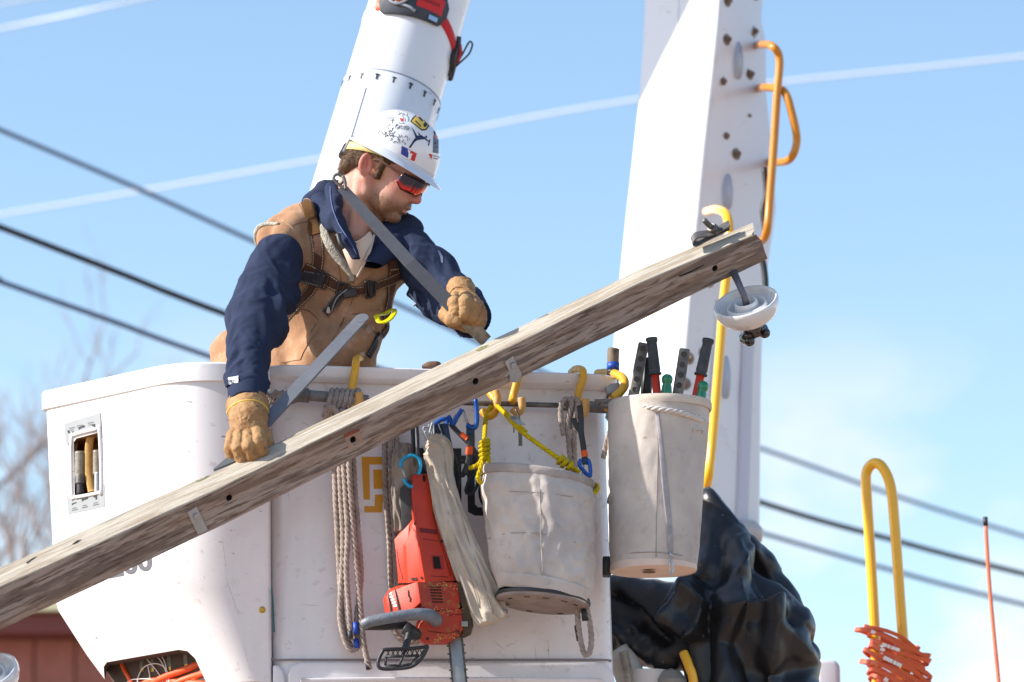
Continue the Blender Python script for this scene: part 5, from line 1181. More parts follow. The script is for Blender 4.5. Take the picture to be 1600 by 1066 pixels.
mb = MB(); ribbon(mb, [(432, 521), (430, 526)], R(9), .006, BVV, off=.006); mb.build('yellow_tab', YLP, HN)
mb = MB(); mb.tube([P(640, 460, 12.12), P(646, 467, 12.10), P(650, 474, 12.10), P(646, 478, 12.10)], .004, n=6); mb.build('clip', STEEL, HN)
mb = MB(); mb.tube([hit(x, y, BVV, .004)[0] for x, y in ((612, 376), (616, 392), (624, 406), (632, 420))], .0022, n=6); mb.build('cord', BLACK, HN)

# ---- gloves (five fingers each, closed on what they hold)
def chain(p, pts, r, k=.006):
    d = None
    for i in range(len(pts) - 1):
        c = C(p, *pts[i], *pts[i + 1], r[i], r[i + 1]); d = c if d is None else smin(d, c, k)
    return d
def glove1(p):
    Y0 = 11.52
    palm = smin(C(p, 386, 654, Y0 + .06, 379, 688, Y0 + .035, 24, 22), C(p, 394, 656, Y0 + .06, 400, 686, Y0 + .04, 22, 20), .02)
    fr = []
    for pts, r in (([(364, 680, Y0 + .02), (361, 700, Y0 - .005), (364, 718, Y0 + .01), (371, 724, Y0 + .035)], (10, 10, 9.5, 8.5)),
                   ([(375, 682, Y0), (373, 700, Y0 - .025), (378, 718, Y0 - .012), (386, 722, Y0 + .02)], (10.5, 10.5, 10, 8.5)),
                   ([(388, 682, Y0 - .005), (389, 698, Y0 - .035), (394, 713, Y0 - .022), (401, 714, Y0 + .012)], (11, 11, 10, 8.5)),
                   ([(402, 678, Y0), (404, 692, Y0 - .03), (408, 705, Y0 - .018), (412, 706, Y0 + .015)], (11, 11, 10, 8.5)),
                   ([(405, 664, Y0 + .06), (414, 680, Y0 + .055), (418, 695, Y0 + .04), (415, 706, Y0 + .03)], (11, 10.5, 9.5, 8))):
        fr.append(chain(p, pts, r))
    d = fr[0]
    for f in fr[1:4]: d = smin(d, f, .0016)
    d = smin(d, palm, .008); d = smin(d, fr[4], .004)
    cf = C(p, 387, 636, Y0 + .13, 388, 654, Y0 + .075, 33, 29); d = smin(d, cf, .014)
    d = smax(d, -C(p, 386, 610, Y0 + .17, 386, 639, Y0 + .125, 30, 28.5), .003)
    return d
def glove2(p):
    Y0 = 11.80
    palm = smin(C(p, 727, 478, Y0 + .06, 736, 494, Y0 + .055, 25, 22), C(p, 712, 494, Y0 + .05, 738, 500, Y0 + .06, 20, 20), .02)
    fr = []
    for pts, r in (([(712, 466, Y0 + .03), (710, 474, Y0 - .01), (713, 486, Y0 - .015), (717, 494, Y0 + .01)], (10, 11, 10.5, 9)),
                   ([(726, 464, Y0 + .02), (727, 474, Y0 - .02), (726, 490, Y0 - .022), (727, 499, Y0 + .01)], (10, 11, 10.5, 9)),
                   ([(738, 469, Y0 + .03), (740, 480, Y0 - .008), (736, 494, Y0 - .012), (735, 502, Y0 + .015)], (10, 11, 10, 9)),
                   ([(746, 478, Y0 + .05), (749, 489, Y0 + .02), (745, 500, Y0 + .01), (742, 505, Y0 + .03)], (10, 10.5, 9.5, 8.5)),
                   ([(700, 484, Y0 + .05), (697, 492, Y0 + .02), (705, 499, Y0 - .01), (713, 501, Y0 - .018)], (11, 11, 10.5, 9))):
        fr.append(chain(p, pts, r))
    d = fr[0]
    for f in fr[1:4]: d = smin(d, f, .0014)
    d = smin(d, palm, .006); d = smin(d, fr[4], .003)
    cf = C(p, 722, 462, Y0 + .09, 720, 452, Y0 + .12, 21, 22); d = smin(d, cf, .012)
    return d
def dress(fn, bb, seed, nm):
    V, F = nets(fn, *bounds(*bb), .0026); N = vnormals(V, F)
    w = (1 - np.abs(perlin(V[:, 0] * 38, V[:, 1] * 38, V[:, 2] * 46, seed)) * 2.6); w = np.clip(w, -.5, 1) * .0022 + perlin(V[:, 0] * 90, V[:, 1] * 90, V[:, 2] * 90, seed + 1) * .0011
    py = PY(V); 
    if seed == 1: w = w + np.exp(-((py - 656) / 7) ** 2) * ((1 - np.abs(perlin(V[:, 0] * 70, V[:, 1] * 70, V[:, 2] * 120, 8)) * 3) * .0022 - .0018)
    V = V + N * w[:, None]; return npmesh(nm, V, F, LEATHER, man)
g1 = dress(glove1, (335, 600, 450, 745, 11.38, 11.78), 1, 'glove'); g2 = dress(glove2, (670, 430, 790, 540, 11.68, 12.06), 2, 'glove')
BG = bvh_of([g1, g2])
mb = MB(); mb.tube([hit(x, y, BG, .0005)[0] for x, y in ((355, 646), (360, 637), (372, 629), (388, 626), (404, 628), (416, 637), (419, 645))], .0035, n=8); mb.build('cuff_binding', mat('yellow_binding', lin(214, 176, 84), .8), g1)
mb = MB(); mb.tube([hit(x, y, BG, .0006)[0] for x, y in ((354, 640), (355, 650), (357, 664), (356, 676), (352, 685))], .0010, n=5); mb.build('glove_seam', SEAM, g1)
mb = MB(); mb.tube([hit(x, y, BG, .0005)[0] for x, y in ((703, 458), (710, 450), (722, 449), (734, 453))], .003, n=8); mb.build('cuff_binding', LEATHER, g2)
# trousers and boots inside the bucket (seen from other positions only)
def trou(p):
    f0 = P(700, 1180, 12.4).z
    hz = A3(430, 610, 12.55); z0 = f0 + .1
    d = C(p, 400, 620, 12.56, 500, 625, 12.56, 60, 60, 1.1)
    for s_ in (-1, 1):
        x = hz[0] + .05 + s_ * .11; d = smin(d, cone(p, (x, 12.55, hz[2] - .05), (x + .0, 12.58, hz[2] - .48), .10, .075), .03); d = smin(d, cone(p, (x, 12.58, hz[2] - .48), (x, 12.6, z0), .075, .058), .02)
    return d
lo_, hi_ = bounds(325, 560, 620, 1220, 12.38, 12.75); V, F = nets(trou, lo_, hi_, .014); npmesh('trousers', V, F, DUCK_L, man)
# ------------------------------------------------------------------ crossarm
def armY(x): return 11.16 + (x / 1190) * .84
def lerpk(x, ks):
    for (a, va), (b_, vb) in zip(ks, ks[1:]):
        if x <= b_: return va + (vb - va) * (x - a) / (b_ - a)
    return ks[-1][1] + (ks[-1][1] - ks[-2][1]) * (x - ks[-1][0]) / (ks[-1][0] - ks[-2][0])
TOP = [(-160, 959.5), (0, 886), (340, 735), (640, 592), (1000, 420), (1190, 341)]
MID = [(-160, 991), (0, 917.5), (340, 764), (640, 617.5), (1000, 442), (1190, 362)]
BOT = [(-160, 1060.5), (0, 985.5), (340, 825), (640, 674), (1000, 501), (1205, 403)]
WOOD = mat('weathered_wood', lin(166, 154, 146), .93, var=(44, .9, lin(114, 101, 93), 8, .45, .56), var2=(110, .85, lin(88, 74, 66), 6, .54, .62), bump=(60, .7, 6), bump2=(150, .4, 3), stretch=(.10, 1, 1), spec=.15, wear=(16, .4, lin(158, 128, 104), 5, .50, .66))
arm_c = P(600, 640, armY(600)); A0 = P(0, 950, armY(0)); A1 = P(1190, 385, armY(1190)); axA = (A1 - A0).normalized()
arm_o = thing('crossarm', arm_c, 'weathered wooden crossarm slanting across the whole picture in front of the bucket', 'crossarm')
rm = random.Random(4); n_ = 150; V = []; F = []; K = 22
def section(x):
    Y = armY(x); m_ = P(x, lerpk(x, MID), Y); t_ = P(x - 3, lerpk(x - 3, TOP), Y + .078); b_ = P(x + 5, lerpk(x + 5, BOT), Y + .070); bb = t_ + b_ - m_
    return [m_, b_, bb, t_]
xs = [-158 + (1330) * i / n_ for i in range(n_ + 1)] 
def endx(i, k): return 0
sec_pts = []
for i, x in enumerate(xs):
    c = section(x); ring = []
    ed = [(c[0], c[1]), (c[1], c[2]), (c[2], c[3]), (c[3], c[0])]
    for (a, b_) in ed:
        for f in (.03, .12, .30, .50, .70, .88, .97): ring.append(a.lerp(b_, f))
    sec_pts.append(ring)
nr = len(sec_pts[0]); Mloc = Matrix.Translation(arm_c) @ axA.to_track_quat('X', 'Z').to_matrix().to_4x4(); Minv = Mloc.inverted()
V = np.array([list(p) for r_ in sec_pts for p in r_]); cen = np.array([list(sum((Vector(p) for p in r_), Vector()) / nr) for r_ in sec_pts]).repeat(nr, 0)
out_ = V - cen; out_ /= np.linalg.norm(out_, axis=1, keepdims=True); loc_ = np.array([list(Minv @ Vector(v)) for v in V])
fis = perlin(loc_[:, 0] * 1.6, loc_[:, 1] * 55, loc_[:, 2] * 55, 7); fis2 = perlin(loc_[:, 0] * 3.0, loc_[:, 1] * 20, loc_[:, 2] * 20, 9)
V = V + out_ * (-np.clip(np.abs(fis) * -3 + .5, 0, .5) * .003 + fis2 * .0035)[:, None]
# worn end: the upper corner is split off
F = []
for i in range(n_):
    for j in range(nr): F.append((i * nr + j, (i + 1) * nr + j, (i + 1) * nr + (j + 1) % nr, i * nr + (j + 1) % nr))
k0 = len(V); V = np.vstack([V, cen[0], cen[-1]])
for j in range(nr): F.append((k0, j, (j + 1) % nr)); F.append((k0 + 1, n_ * nr + (j + 1) % nr, n_ * nr + j))
Vl = [Minv @ Vector(v) for v in V]
for i in range(n_ - 3, n_ + 1):
    for j in range(nr):
        x_ = Vl[i * nr + j]; f = (i - (n_ - 3)) / 3
        sh_ = {0: .046, 1: .05, 2: .054, 3: .058, 4: .062, 5: .067, 6: .07}.get(j, .06 if 7 <= j < 14 else .03); 
        if j in (0, 1, 27, 26): sh_ -= .010
        Vl[i * nr + j] = x_ + Vector((sh_ * f - .012 * f, 0, 0))
WOODT = mat('sunlit_top_wood', lin(180, 171, 157), .93, var=(50, .75, lin(150, 136, 118), 7, .46, .58), var2=(80, .6, lin(130, 112, 92), 5, .60, .72), bump=(60, .6, 6), bump2=(150, .4, 3), stretch=(.09, 1, 1), spec=.15)  # paler copy of the timber for the top face, sunlight put into its colour
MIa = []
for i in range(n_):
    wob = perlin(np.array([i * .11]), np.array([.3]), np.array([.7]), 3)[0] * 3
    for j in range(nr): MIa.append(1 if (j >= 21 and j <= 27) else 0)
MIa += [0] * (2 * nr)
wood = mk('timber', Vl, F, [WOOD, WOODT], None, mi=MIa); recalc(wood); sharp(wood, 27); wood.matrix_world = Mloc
me_ = wood.data; wood.parent = arm_o; wood.matrix_parent_inverse = Matrix.Translation(-arm_c)
bpy.context.view_layer.update()
BVA = BVHTree.FromPolygons([Mloc @ v.co for v in me_.vertices], [tuple(p.vertices) for p in me_.polygons])
upA = (section(600)[0] - section(600)[1]).normalized(); fnA = axA.cross(upA); fnA = fnA if fnA.y < 0 else -fnA; tpA = (section(600)[3] - section(600)[0]).normalized(); topN = axA.cross(tpA); topN = topN if topN.z > 0 else -topN
def onarm(x, y, off=0): return hit(x, y, BVA, off, armY(x))[0]
def bore(x, y, r):
    p = onarm(x, y, .0005); mb = MB(); mb.lathe([(0, 0), (R(r), 0), (R(r) * .98, .0004)], p, fnA, n=20); o = mb.build('bolt_hole', HOLE, arm_o)
    # a real recess: the bore is drilled into the timber
    return o
def drill(pts):
    for (x, y, r, dp) in pts:
        p = onarm(x, y); mb = MB(); mb.lathe([(0, -dp), (R(r), -dp), (R(r), .02), (0, .02)], p, fnA, n=20); c = mb.build('cut', HOLE, None); recalc(c)
        md = wood.modifiers.new('b', 'BOOLEAN'); md.operation = 'DIFFERENCE'; md.object = c; md.solver = 'EXACT'; md.material_mode = 'TRANSFER'
        bpy.context.view_layer.update(); me2 = bpy.data.meshes.new_from_object(wood.evaluated_get(bpy.context.evaluated_depsgraph_get())); wood.modifiers.clear(); wood.data = me2; bpy.data.objects.remove(c)
drill([(358, 778, 5, .08), (551.5, 687, 5, .08), (743, 596, 5.2, .08), (1117, 419.5, 5, .08)])
# square gain stain round the second hole
GAIN = mat('bare_gain_wood', lin(168, 140, 122), .9, var=(60, .4, lin(120, 96, 84)), stretch=(.3, 1, 1)); REDW = mat('red_wood_edge', lin(140, 72, 54), .9, var=(60, .5, lin(100, 60, 50)))
decal('gain_cut', [[(538, 682), (561, 671), (566, 691), (556, 694), (557.6, 688), (555, 682), (549.5, 680.5), (545.5, 684), (545.6, 690), (549, 693.5), (553, 694), (545, 704), (542, 694)]], BVA, GAIN, arm_o, off=.001, step=6); decal('gain_edge', [[(537, 679), (560, 669), (562, 673), (539, 684)]], BVA, REDW, arm_o, off=.0015, step=6)
decal('check_crack', [[(1060, 431), (1078, 424), (1100, 413), (1100, 414.4), (1079, 426), (1062, 432.6)], [(40, 880), (52, 872), (58, 870), (50, 876), (43, 881)], [(112, 851), (120, 845), (128, 843), (121, 848.5), (115, 851)]], BVA, HOLE, arm_o, off=.0008, step=6)
decal('moss_mark', [[(742, 548), (752, 542), (764, 539), (758, 544), (748, 549)], [(305, 752), (318, 745), (328, 743), (318, 750), (308, 754)]], BVA, mat('green_stain', lin(96, 104, 52), .9, var=(200, .8, lin(150, 140, 110))), arm_o, off=.0008, step=4)
# bent clips over the lower edge
for (x, y, ang) in ((308, 812, 0), (803, 577, 0)):
    pts = [onarm(x - 9, y - 17, .0035), onarm(x - 5, y - 8, .0035), onarm(x, y + 2, .0035), onarm(x + 5, y + 13, .0035), onarm(x + 8, y + 18.5, .004)]
    pts.append(pts[-1] - fnA * .012 - upA * .006); pts.append(pts[-1] - fnA * .03 - upA * .001)
    mb = MB(); ribbon(mb, pts, R(17), .004, normals=tuple(fnA), sub=5); o = mb.build('steel_clip', SHINY, arm_o); sharp(o, 40)
    c = onarm(x - 3, y - 7, .006); mb = MB(); mb.lathe([(0, .006), (.010, .006), (.011, 0)], c, fnA, n=6); mb.build('clip_bolt', SHINY, o, smooth=False)
# saddle clamp with bolt on top of the right end
cb = P(1112, 369, armY(1112) + .045); X_ = axA; Yb = tpA; Zb = topN
def cl(a, h, d=0): return cb + X_ * a * U1 + Zb * h * U1 + Yb * d * U1
mb = MB(); pr = [cl(34, 1), cl(22, 4), (cl(8, 5)), cl(-6, 4), cl(-18, 5), cl(-30, 7), cl(-36, 3), cl(-36, -2), cl(-30, -5), cl(-20, -4), cl(-8, -1), cl(6, 0), cl(20, -1), cl(33, -2)]
ribbon(mb, [cl(36, 8), cl(24, 7), cl(10, 6), cl(-6, 8), cl(-20, 13), cl(-30, 14), cl(-36, 9), cl(-35, 3), cl(-28, 0), cl(-16, 1), cl(0, 1.5), cl(16, 1.5), cl(34, 2)], .050, .006, normals=tuple(X_), sub=5)
# a bent plate: width runs across the arm
c_ = catmull([cl(36, 8), cl(24, 7), cl(10, 6), cl(-6, 8), cl(-20, 13), cl(-30, 14), cl(-36, 9), cl(-35, 3), cl(-28, 0), cl(-16, 1), cl(0, 1.5), cl(16, 1.5), cl(34, 2)], 5); V = []; F = []
for i, q in enumerate(c_):
    q = Vector(q); a = Vector(c_[max(0, i - 1)]); b_ = Vector(c_[min(len(c_) - 1, i + 1)]); t_ = (b_ - a).normalized(); nn = t_.cross(Yb).normalized()
    for (w_2, h_) in ((-.021, -.0022), (.021, -.0022), (.021, .0022), (-.021, .0022)): V.append(q + Yb * w_2 + nn * h_)
for i in range(len(c_) - 1):
    for j in range(4): F.append((i * 4 + j, i * 4 + (j + 1) % 4, (i + 1) * 4 + (j + 1) % 4, (i + 1) * 4 + j))
F += [(0, 1, 2, 3), tuple(len(V) - 4 + j for j in (3, 2, 1, 0))]
o = mk('saddle_clamp', V, F, STEELD, arm_o); recalc(o); sharp(o, 40)
bt_ax = (Zb + X_ * -.55).normalized(); mb = MB(); mb.lathe([(0, -.01), (.0235, -.008), (.0235, .004), (.014, .006)], cl(8, 8), Zb, n=4); mb.lathe([(.0, .004), (.0175, .004), (.0185, .008), (.0185, .018), (.016, .021), (0, .021)], cl(7, 8), bt_ax, n=6); o = mb.build('nut', STEELD, arm_o, smooth=False)
mb = MB(); pp = [(.0085, .0)] + [(.0085 + .0008 * (i % 2), .0 + i * .0028) for i in range(22)] + [(.006, .063), (0, .063)]; mb.lathe(pp, cl(7, 8), bt_ax, n=12); mb.build('bolt_shank', STEELD, arm_o)
# porcelain insulators on their pins
def insulator(c, axis, pin_to, s=1.0):
    axis = Vector(axis).normalized(); k = .00204 * s        # one photo pixel
    root = MB(); outer = [(10, 38), (17, 33), (24, 30), (31, 27), (40, 21), (47, 13), (51, 4), (52, -4), (51, -9), (49.5, -10.5), (47.5, -9), (46, -3), (42, 5), (36, 11), (33, 13), (32.5, 6), (32, -3), (30.5, -5), (28.5, -3), (28, 6), (24, 12), (20, 13), (19.5, 3), (18.5, -8), (17, -10), (14.5, -9), (13.5, 6), (12, 20), (0, 22)]
    root.lathe([(r * k, h * k) for r, h in outer], c, axis, n=56); o = root.build('insulator_bell', PORC, arm_o); recalc(o)
    mb = MB(); mb.tube([c + axis * 18 * k, c - axis * 20 * k, pin_to], [.013 * s, .010 * s, .0125 * s], n=14, smooth=False); mb.build('insulator_pin', mat('grey_pin', lin(106, 108, 116), .5, .5) if 'grey_pin' not in bpy.data.materials else bpy.data.materials['grey_pin'], o)
    # dark head with its saddle groove, ears either side
    mb = MB(); u_ = axA; u_ = (u_ - axis * u_.dot(axis)).normalized(); v_ = axis.cross(u_)
    mb.lathe([(19 * k, 30 * k), (17 * k, 40 * k), (14 * k, 44 * k), (15 * k, 50 * k), (0, 50 * k)], c, axis, n=24)
    for s_ in (-1, 1):
        q = c + axis * 50 * k + u_ * s_ * 15 * k; mb.tube([q - v_ * 15 * k, q - v_ * 8 * k + axis * 3 * k, q + v_ * 8 * k + axis * 3 * k, q + v_ * 15 * k], [5 * k, 9 * k, 9 * k, 5 * k], n=12)
        mb.tube([c + axis * 44 * k, q + axis * 2 * k + u_ * s_ * 6 * k], [12 * k, 9 * k], n=12, smooth=False)
    mb.build('insulator_head', mat('dark_glazed_head', lin(34, 26, 30), .12, coat=.8) if 'dark_glazed_head' not in bpy.data.materials else bpy.data.materials['dark_glazed_head'], o)
ic = P(1167, 479, armY(1160) + .03); insulator(ic, (.26, .60, -.76), P(1146, 425, armY(1146) + .05))
i2 = P(-24, 1060, armY(-10) + .02); insulator(i2, (.26, .60, -.76), P(-36, 985, armY(-36) + .05), 1.0)

# ------------------------------------------------------------------ the two flat braces
BRACE = mat('flat_brace_steel', lin(112, 114, 120), .5, .3, var=(20, .4, lin(94, 96, 104)), var2=(60, .15, lin(160, 162, 168), 5, .58, .7), rvar=.1)
def brace(name, pts, w, m, parent, th=.007, face=None):
    P3 = [P(*p) for p in pts]; a, b_ = P3[0], P3[-1]; t_ = (b_ - a).normalized(); n_ = Vector(face) if face else Vector((0, -1, 0)); n_ = (n_ - t_ * n_.dot(t_)).normalized(); s_ = t_.cross(n_)
    mb = MB(); V = []; F = []
    for i, q in enumerate(P3):
        ww = R(w[i]) / 2
        for (x, y) in ((-1, -1), (-1, 1), (1, 1), (1, -1)): V.append(q + s_ * ww * x + n_ * th / 2 * y)
    for i in range(len(P3) - 1):
        for j in range(4): F.append((i * 4 + j, i * 4 + (j + 1) % 4, (i + 1) * 4 + (j + 1) % 4, (i + 1) * 4 + j))
    F += [(0, 1, 2, 3), tuple((len(P3) - 1) * 4 + j for j in (3, 2, 1, 0))]
    mb.add(V, F); o = mb.build(name, m, parent, smooth=False); recalc(o); 
    bm = bmesh.new(); bm.from_mesh(o.data); bmesh.ops.bevel(bm, geom=[e for e in bm.edges if e.calc_face_angle(0) > .6], offset=.0008, segments=2, affect='EDGES'); bm.to_mesh(o.data); bm.free(); return o, t_, s_, n_
br1 = thing('steel_brace', P(640, 410, 11.75), 'flat steel brace held across his neck by the raised right-hand glove', 'brace')
br1['label'] = 'long flat steel brace running from his neck down to the glove at the right'
o, t_, s_, n_ = brace('bar', [(533, 292, 11.74), (560, 322, 11.745), (640, 410, 11.76), (712, 484, 11.79)], [15, 17, 20, 22], BRACE, br1, face=(-.15, -1, .2))
o, _, _, _ = brace('bar_end', [(708, 480, 11.797), (740, 513, 11.81), (760, 533, 11.83)], [24, 22, 20], mat('dark_brown_steel', lin(112, 98, 80), .6, .3, var=(40, .7, lin(160, 150, 134))), br1, face=(-.5, -1, .3))  # lower end browner and darker than the rest of the bar
mb = MB(); mb.tube([P(x, y, 11.738) for x, y in ((537, 294), (531, 290), (525, 284), (521, 278), (525, 273), (531, 273), (536, 277), (536, 283), (532, 288))], .0050, n=10); mb.tube([P(x, y, 11.732) for x, y in ((536, 275), (539, 284), (540, 296))], .0052, n=8); mb.build('bent_eye', STEELD, br1)
br2 = thing('steel_brace', P(480, 590, 11.5), 'shorter flat steel brace with a holed round end, pointing up from the lower glove', 'brace')
o, t_, s_, n_ = brace('bar', [(565, 498, 11.89), (556, 508, 11.875), (480, 590, 11.73), (400, 676, 11.565)], [22, 22, 23, 24], BRACE, br2, face=(-.35, -1, .35)); bar2 = o
mb = MB(); c = P(565, 498, 11.89); mb.lathe([(0, -.0033), (R(11), -.0033), (R(11), .0033), (0, .0033)], c, n_, n=32); o = mb.build('round_end', BRACE, br2); sharp(o, 40)
mb = MB(); mb.lathe([(0, .0042), (R(4.6), .0042), (R(5), .0036)], P(563, 500, 11.89), n_, n=20); mb.build('hole', mat('vest_seen_through_hole', lin(134, 100, 80), .9), br2)
brace('bar_end', [(390, 706, 11.53), (362, 718, 11.51), (334, 735, 11.49)], [16, 16, 3], mat('dark_blade_steel', lin(104, 108, 108), .5, .4), br2, face=(-.3, -1, .5))

# ------------------------------------------------------------------ tool rail and its hooks
FX = lambda x: 11.965 + (x - 417) / 526 * .155        # front of the bucket shell under the rim
rl = thing('tool_rail', P(700, 630, FX(700) - .05), 'grey pipe rail hung along the bucket front under the rim', 'rail')
def RY(x): return FX(x) - .065
PIPE = mat('dirty_grey_pipe', lin(132, 130, 128), .6, .2, var=(24, .6, lin(92, 86, 82)), bump=(40, .2, 4))
mb = MB(); mb.tube([P(x, y, RY(x)) for x, y in ((470, 617), (520, 621), (575, 626))], .0175, n=14, sub=3); mb.build('pipe', PIPE, rl)
mb = MB(); mb.tube([P(x, y, RY(x)) for x, y in ((880, 633), (940, 637), (1010, 641))], .0185, n=14, sub=3); mb.build('pipe', PIPE, rl)
mb = MB(); mb.tube([P(x, y, RY(x)) for x, y in ((570, 626), (700, 629), (890, 634))], .0085, n=12, sub=4); mb.build('rod', STEELD, rl)
mb = MB(); mb.tube([P(x, y, RY(x)) for x, y in ((482, 618), (464, 619), (452, 626))], [.024, .020, .015], n=14, sub=3); mb.build('cast_fitting', STEELD, rl)
mb = MB(); mb.tube([P(x, y, RY(x) + .01) for x, y in ((640, 620), (662, 620))], .010, n=10, smooth=False); mb.build('cast_fitting', STEELD, rl)
mb = MB(); mb.tube([P(x, y, RY(x)) for x, y in ((985, 640), (1004, 640), (1020, 636))], [.022, .028, .018], n=14, sub=3); mb.build('cast_fitting', mat('white_spattered_casting', lin(170, 164, 158), .7, var=(50, .8, lin(80, 74, 70))), rl)
# rope scraps and white fitting by the left glove
mb = MB()
for pts in ([(405, 622), (414, 612), (422, 622), (432, 612), (440, 622), (448, 614)], [(414, 640), (420, 624), (430, 630), (438, 618), (452, 616)], [(422, 650), (418, 634), (428, 622), (444, 612)]): mb.rope([P(x, y, 11.86) for x, y in pts], R(4.2))
tag(mb.build('rope_knot', ROPE), 'knotted scrap of grey rope behind the lower glove', 'rope')
mb = MB(); mb.prism([(411, 606), (420, 606), (424, 622), (421, 668), (412, 668)], 11.88, .03, bev=.004); mb.build('end_bracket', mat('white_bracket', lin(232, 230, 230), .4), rl)
def hook(pts, lab, low, r=.0125):
    h_ = thing('rail_hook', P(pts[0][0], pts[0][1], pts[0][2]), lab, 'hook', 'yellow hooks carrying the tool rail')
    mb = MB(); mb.tube([P(*p) for p in pts], r, n=12, sub=7); mb.build('hook_bend', YEL, h_)
    mb = MB(); mb.tube([P(*p) for p in low], r * 1.02, n=12, sub=7); mb.build('hook_tip', HOOKT, h_)
RF = lambda x: FX(x) - .058
hook([(566, 566, 12.2), (562, 560, 12.10), (557, 562, RF(557)), (555, 578, RF(557) - .012), (551, 600, RF(557) - .012), (549, 622, RF(550) - .01)], 'yellow hook nearest the worker, at the vest hem', [(549, 634, RY(555) - .024), (556, 638, RY(555) - .036), (561, 630, RY(555) - .046), (561, 614, RY(555) - .046)])
hook([(822, 578, 12.2), (819, 574, 12.12), (813, 580, RF(813)), (808, 596, RF(808) - .012), (802, 618, RF(802) - .01), (800, 628, RY(800) - .02)], 'yellow hook half hidden behind the crossarm above the middle canvas bucket', [(802, 640, RY(810) - .03), (808, 646, RY(810) - .036), (815, 638, RY(810) - .046), (815, 622, RY(810) - .046)])
hook([(893, 582, 12.25), (900, 577, 12.14), (910, 579, RF(905)), (911, 592, RF(905) - .012), (905, 610, RF(905) - .012), (902, 630, RF(905) - .01)], 'yellow hook over the rim above the right lanyard', [(902, 644, RY(910) - .03), (908, 650, RY(910) - .036), (915, 640, RY(910) - .046), (915, 624, RY(910) - .046)])
hook([(934, 584, 12.3), (955, 583, 12.2), (972, 590, 12.06), (976, 602, 12.02), (968, 614, 12.01), (958, 622, 12.01)], 'bright yellow hook at the right corner of the rim', [(958, 622, 12.01), (954, 634, 12.02), (948, 642, 12.03)], .0145)
hook([(764, 612, RY(770) - .01), (772, 622, RY(770) - .03), (776, 632, RY(770) - .046), (772, 646, RY(770) - .046), (762, 650, RY(770) - .04), (754, 642, RY(770) - .03)], 'tan hook just left of centre under the crossarm, holding yellow rope', [(776, 632, RY(770) - .046), (777, 622, RY(770) - .045), (774, 612, RY(770) - .04)], .013)
# a brown thing lying on the rim
mb = MB(); V, F = nets(lambda p: smin(C(p, 664, 573, 12.05, 684, 571, 12.06, 5, 6), C(p, 672, 572, 12.05, 680, 572, 12.05, 7, 7), .01) , *bounds(650, 555, 700, 585, 11.98, 12.12), .004); o = npmesh('leather_glove', V, F, mat('brown_leather', lin(118, 88, 72), .8, var=(30, .5, lin(86, 64, 54)))); tag(o, 'brown leather lump lying on the rim behind the crossarm', 'glove')

# ------------------------------------------------------------------ ropes on the rail
def ropething(name, lines, r, m, lab, cat='rope', group=None, extra=None):
    t_ = thing(name, P(lines[0][0][0], lines[0][0][1], lines[0][0][2]), lab, cat, group); mb = MB()
    for L_ in lines: mb.rope([P(*p) for p in L_], R(r))
    mb.build('rope_strands', m, t_); return t_
def z(x, o): return FX(x) - o
ra = []
for i in range(6):       # turns round the rail
    x = 512 + i * 8.2; Y0 = RY(x); ra.append([(x - 2, 634, Y0 + .02), (x + 1, 645, Y0 - .002), (x - 1, 640, Y0 - .025), (x + 3, 626, Y0 - .034), (x + 6, 613, Y0 - .02), (x + 7, 610, Y0 + .004)])
ra.append([(508, 660, z(510, .06)), (512, 648, z(510, .10)), (520, 640, z(510, .11)), (530, 650, z(510, .10)), (536, 640, z(510, .11))]); ra.append([(506, 650, z(510, .08)), (515, 636, z(510, .115)), (526, 644, z(510, .11)), (524, 660, z(520, .10))])
ra += [[(524, 640, z(524, .08)), (523, 740, z(523, .07)), (527, 830, z(527, .07)), (532, 920, z(530, .06)), (536, 975, z(533, .055)), (546, 1006, z(545, .055)), (556, 1014, z(550, .06)), (561, 1000, z(556, .065)), (562, 950, z(556, .07)), (560, 860, z(555, .08)), (549, 760, z(548, .085)), (543, 690, z(543, .09)), (540, 640, z(540, .09))],
       [(530, 640, z(530, .1)), (531, 740, z(531, .09)), (536, 840, z(536, .085)), (534, 900, z(536, .08)), (531, 960, z(531, .075)), (538, 998, z(538, .075)), (549, 1016, z(549, .07)), (560, 1010, z(558, .075))],
       [(536, 640, z(536, .11)), (537, 720, z(536, .105)), (543, 830, z(540, .1)), (541, 890, z(540, .09)), (545, 950, z(545, .085)), (548, 1000, z(548, .075))],
       [(545, 650, z(545, .12)), (546, 740, z(546, .115)), (554, 850, z(550, .1)), (562, 930, z(560, .09)), (566, 985, z(566, .085)), (571, 1020, z(570, .085)), (578, 1046, z(575, .085))],
       [(551, 650, z(551, .10)), (553, 740, z(551, .095)), (561, 850, z(555, .09)), (564, 900, z(560, .08)), (558, 960, z(556, .07)), (557, 1000, z(556, .06))]]
rp = ropething('hand_line', ra, 4.6, ROPE, 'long coiled grey rope with blue tape, hanging nearest the worker', 'rope')
for (x, y, Y_, w, h, m) in ((556, 982, z(556, .085), 6, 18, BLUET), (557, 1006, z(556, .075), 6, 14, BLUET), (547, 992, z(547, .085), 5, 12, mat('dark_tape', lin(60, 66, 70), .6)), (575, 1040, z(573, .085), 5.5, 13, mat('black_whipping', lin(40, 42, 50), .6))):
    mb = MB(); mb.tube([P(x - 1, y - h / 2, Y_), P(x + 1, y + h / 2, Y_)], R(w * .72), n=12, smooth=False); mb.build('tape', m, rp)
